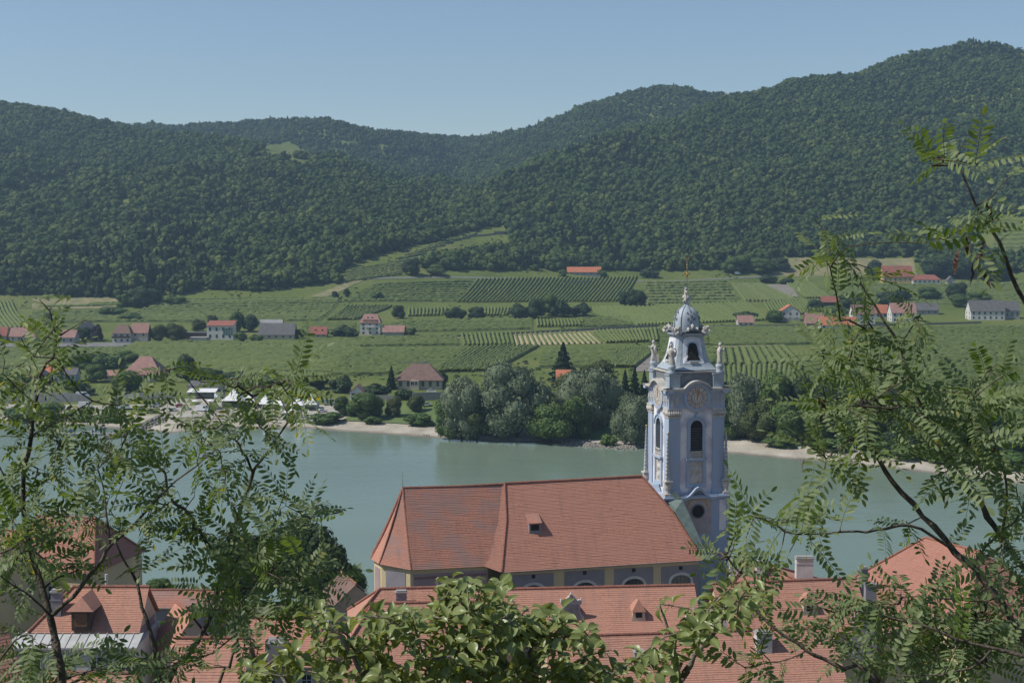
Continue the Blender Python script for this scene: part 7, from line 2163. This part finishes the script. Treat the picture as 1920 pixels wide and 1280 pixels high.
# ------------------------------------------------------------------ right locust
R_stems = [
    [(2250, 1640, 4.2, 12.04), (2000, 1300, 4.3, 10.32), (1920, 1192, 4.35, 8.17), (1869, 1119, 4.4, 7.57), (1821, 1060, 4.42, 7.05), (1789, 1031, 4.44, 6.54), (1752, 987, 4.46, 6.02), (1712, 947, 4.48, 5.50), (1672, 900, 4.5, 4.99), (1652, 866, 4.5, 4.47), (1637, 838, 4.5, 3.96), (1625, 807, 4.5, 3.44), (1622, 770, 4.5, 2.75), (1610, 730, 4.5, 1.89), (1590, 690, 4.5, 1.20)],
    [(2150, 1400, 4.6, 8.60), (1960, 1110, 4.6, 6.88), (1915, 1056, 4.6, 6.36), (1876, 1006, 4.6, 6.02), (1852, 968, 4.6, 5.68), (1832, 933, 4.6, 5.42), (1796, 900, 4.6, 5.16), (1761, 847, 4.6, 4.82), (1736, 799, 4.6, 4.47), (1729, 765, 4.6, 4.13), (1711, 714, 4.6, 3.78), (1688, 652, 4.6, 3.35), (1660, 607, 4.6, 2.92), (1640, 572, 4.6, 2.58), (1618, 540, 4.6, 2.24), (1600, 507, 4.6, 1.81), (1578, 482, 4.6, 1.38), (1556, 448, 4.55, 0.95), (1528, 412, 4.5, 0.60)],
    [(2080, 900, 4.5, 5.16), (1960, 650, 4.5, 4.30), (1925, 575, 4.5, 3.96), (1898, 516, 4.5, 3.61), (1873, 455, 4.5, 3.27), (1844, 409, 4.5, 2.84), (1822, 362, 4.5, 2.32), (1804, 326, 4.5, 1.81), (1795, 294, 4.5, 1.29), (1810, 262, 4.48, 0.77)],
    [(1796, 1038, 4.44, 3.44), (1752, 1008, 4.42, 3.10), (1708, 984, 4.4, 2.75), (1660, 990, 4.38, 2.58), (1625, 997, 4.36, 2.32), (1590, 996, 4.35, 2.15), (1555, 1000, 4.34, 1.89), (1490, 1002, 4.32, 1.55), (1457, 985, 4.3, 1.12), (1420, 965, 4.3, 0.77)],
    [(1830, 1640, 4.2, 6.02), (1655, 1282, 4.25, 4.47), (1584, 1254, 4.28, 4.13), (1545, 1236, 4.3, 3.87), (1512, 1219, 4.3, 3.61), (1471, 1188, 4.32, 3.10), (1428, 1155, 4.34, 2.58), (1400, 1128, 4.35, 2.24), (1369, 1090, 4.36, 1.72), (1348, 1046, 4.38, 1.20), (1330, 1030, 4.4, 0.77)],
    [(2100, 1330, 4.1, 5.16), (1930, 1235, 4.15, 3.87), (1860, 1215, 4.18, 3.44), (1790, 1195, 4.2, 2.92), (1720, 1170, 4.22, 2.41), (1640, 1150, 4.24, 1.89), (1570, 1145, 4.25, 1.29)],
    [(1736, 799, 4.6, 2.58), (1700, 786, 4.58, 2.24), (1660, 772, 4.55, 1.89), (1600, 772, 4.5, 1.46), (1545, 780, 4.48, 0.95)],
    [(1711, 714, 4.6, 2.06), (1680, 702, 4.57, 1.72), (1640, 690, 4.54, 1.46), (1590, 680, 4.5, 1.03), (1545, 682, 4.48, 0.69)],
    [(1876, 1006, 4.6, 3.01), (1890, 940, 4.6, 2.58), (1880, 870, 4.6, 2.15), (1855, 800, 4.6, 1.72), (1840, 740, 4.58, 1.29), (1860, 690, 4.55, 0.86)],
    [(1637, 838, 4.5, 1.72), (1610, 832, 4.48, 1.55), (1590, 825, 4.47, 1.20), (1560, 850, 4.46, 0.77)],
    [(1844, 409, 4.5, 1.55), (1800, 430, 4.48, 1.29), (1770, 450, 4.46, 0.86)],
    [(1688, 652, 4.6, 1.55), (1706, 620, 4.58, 1.29), (1725, 590, 4.56, 0.77)],
    [(1512, 1219, 4.3, 1.72), (1480, 1235, 4.28, 1.38), (1440, 1242, 4.25, 1.03), (1395, 1250, 4.22, 0.69)],
    [(1860, 1215, 4.18, 2.58), (1820, 1250, 4.15, 2.06), (1760, 1262, 4.12, 1.46), (1690, 1266, 4.1, 0.86)],
    [(1821, 1060, 4.42, 2.58), (1850, 1020, 4.5, 2.06), (1890, 985, 4.55, 1.55), (1930, 960, 4.6, 1.03)],
    [(1869, 1119, 4.4, 2.58), (1820, 1125, 4.38, 2.06), (1760, 1120, 4.36, 1.63), (1690, 1120, 4.34, 1.03)],
]
R_blobs = [(1800, 285, 50, 30, 6), (1735, 308, 38, 15, 3), (1890, 325, 40, 25, 3), (1785, 440, 55, 45, 10), (1870, 430, 35, 40, 4), (1545, 430, 45, 28, 6), (1600, 465, 45, 28, 7), (1540, 505, 45, 25, 5), (1640, 520, 35, 30, 4), (1545, 600, 40, 30, 4), (1590, 640, 60, 35, 11), (1650, 600, 50, 28, 7), (1705, 590, 45, 35, 8), (1720, 660, 45, 35, 7),
    (1555, 690, 60, 35, 11), (1640, 700, 60, 40, 13), (1515, 745, 30, 22, 3), (1560, 790, 70, 45, 17), (1640, 780, 70, 50, 19), (1720, 765, 60, 45, 14), (1800, 730, 60, 40, 11), (1875, 700, 60, 45, 13), (1850, 785, 70, 55, 20), (1760, 830, 60, 45, 13), (1555, 860, 45, 35, 7), (1635, 850, 45, 35, 6), (1885, 860, 50, 55, 14),
    (1830, 905, 55, 45, 11), (1760, 900, 35, 35, 5), (1900, 955, 35, 45, 8), (1690, 985, 35, 25, 4), (1440, 968, 55, 35, 11), (1500, 980, 55, 30, 10), (1548, 955, 30, 25, 3), (1385, 965, 30, 35, 4), (1345, 1030, 45, 35, 7), (1395, 1055, 55, 35, 8), (1470, 1085, 50, 30, 4), (1440, 1125, 55, 35, 6), (1540, 1145, 60, 38, 12),
    (1620, 1130, 60, 38, 14), (1700, 1120, 60, 38, 14), (1780, 1130, 60, 48, 14), (1865, 1145, 55, 55, 15), (1905, 1075, 35, 45, 7), (1560, 1200, 60, 35, 10), (1660, 1190, 70, 45, 18), (1760, 1200, 70, 48, 20), (1865, 1220, 65, 48, 22), (1405, 1235, 45, 32, 7), (1460, 1255, 45, 22, 5), (1640, 1258, 40, 20, 4), (1740, 1260, 70, 25, 14), (1855, 1268, 65, 25, 16), (1800, 1048, 45, 35, 6), (1885, 1010, 35, 40, 6)]
rl_t, gr_ = fore_plant('locust_tree', 'locust branches with feathery leaflets and brown pods along the right edge, close by', 'tree', (2.2, 4.5), R_stems, R_blobs, 'compound', 23, 4.45, .20, M_twig, dens=.93)
pdm = MB()
xs = np.linspace(0, 1, 8)
pv = [(.055 * t, .0055 * math.sin(math.pi * min(1, t * 1.02)) * s_, -.02 * t * t + .002 * math.sin(t * 14)) for s_ in (1, -1) for t in xs]
pdm.add(pv, [(i, i + 1, 9 + i, 8 + i) for i in range(7)]); podm = pdm.mesh('seed_pod', M_pod)
rr3 = random.Random(9)
for px, py in [(1796, 470), (1802, 460), (1836, 470), (1842, 462), (1830, 500), (1822, 490), (1850, 380), (1838, 440), (1545, 745), (1530, 742), (1510, 858), (1392, 1085), (1398, 1062), (1812, 1224), (1848, 1232), (1760, 905), (1745, 890), (1855, 372), (1812, 440), (1844, 505)]:
    pd_ = link('seed_pod', podm, rl_t, at(px, py, 4.44) - gr_, (rr3.uniform(-1, 1), rr3.uniform(.6, 1.5), rr3.uniform(-3, 3)), rr3.uniform(.8, 1.5))

# ------------------------------------------------------------------ shrub in the middle
S_stems = [
    [(930, 1700, 4.15, 12), (905, 1300, 4.15, 6), (890, 1240, 4.15, 5), (880, 1190, 4.15, 4.2), (885, 1150, 4.15, 3.4), (900, 1110, 4.15, 2.4)],
    [(920, 1700, 4.25, 12), (820, 1290, 4.25, 6), (790, 1240, 4.25, 5), (770, 1205, 4.25, 4), (750, 1170, 4.25, 2.4)],
    [(910, 1700, 4.05, 12), (700, 1300, 4.05, 6), (670, 1250, 4.05, 5), (650, 1210, 4.05, 3.6), (620, 1170, 4.05, 2.2)],
    [(940, 1700, 4.15, 12), (985, 1300, 4.15, 6), (990, 1250, 4.15, 5), (1000, 1200, 4.15, 4), (1005, 1165, 4.15, 2.4)],
    [(950, 1700, 4.15, 12), (1070, 1300, 4.15, 6), (1085, 1260, 4.15, 4.5), (1095, 1230, 4.15, 3)],
    [(900, 1700, 4.05, 10), (560, 1310, 4.05, 5), (540, 1270, 4.05, 4), (530, 1250, 4.05, 2.5)],
    [(1000, 1700, 4.15, 12), (1262, 1300, 4.15, 7), (1284, 1262, 4.15, 6.2), (1302, 1228, 4.15, 5.4), (1330, 1195, 4.15, 4.2), (1352, 1160, 4.15, 3), (1385, 1118, 4.15, 2)],
    [(990, 1700, 4.15, 12), (1255, 1290, 4.15, 5), (1262, 1245, 4.15, 4), (1262, 1210, 4.15, 3.2), (1252, 1180, 4.15, 2.6), (1242, 1146, 4.15, 2.2), (1238, 1132, 4.15, 1.5)],
    [(885, 1150, 4.15, 2.6), (860, 1135, 4.15, 2.2), (835, 1120, 4.15, 1.6)],
]
S_blobs = [(900, 1095, 62, 16, 11), (850, 1115, 35, 16, 6), (600, 1160, 42, 14, 5), (690, 1165, 55, 16, 8), (640, 1200, 65, 25, 10), (760, 1165, 45, 20, 7), (820, 1160, 55, 25, 10), (900, 1150, 60, 28, 11), (975, 1150, 55, 22, 10), (1040, 1152, 35, 16, 5), (740, 1220, 80, 35, 17), (850, 1220, 80, 38, 19), (960, 1210, 80, 38, 19),
    (1060, 1200, 55, 30, 11), (1118, 1232, 36, 26, 6), (560, 1240, 55, 25, 9), (480, 1262, 45, 14, 6), (650, 1258, 70, 22, 12), (760, 1265, 70, 18, 11), (880, 1265, 80, 18, 12), (1000, 1260, 80, 22, 13), (1100, 1265, 55, 18, 8), (1168, 1268, 36, 12, 4),
    (1240, 1130, 10, 6, 1), (1208, 1238, 36, 26, 6), (1268, 1252, 28, 16, 3), (1312, 1160, 42, 26, 8), (1362, 1130, 42, 26, 8), (1402, 1105, 36, 16, 5), (1290, 1200, 36, 22, 5), (1258, 1190, 16, 10, 1)]
fore_plant('broadleaf_shrub', 'glossy light green shrub filling the bottom centre close to the camera', 'shrub', (0.0, 4.1), S_stems, S_blobs, 'ovate', 31, 4.15, .12, M_twigp, dens=1.08)
# ================================================================== AIR
hz = MB().box(-2600, 2600, -60, 3500, -6, 470)
haze = hz.build('haze', [])
vm = bpy.data.materials.new('haze'); vm.use_nodes = True
vn = vm.node_tree.nodes; vn.remove(vn['Principled BSDF'])
pv = vn.new('ShaderNodeVolumePrincipled')
pv.inputs['Color'].default_value = (.55, .78, 1.0, 1)
pv.inputs['Density'].default_value = .00012
pv.inputs['Anisotropy'].default_value = .3
vm.node_tree.links.new(pv.outputs[0], vn['Material Output'].inputs['Volume'])
haze.data.materials.append(vm)
tag(haze, 'thin blue summer haze over the valley', kind='stuff')
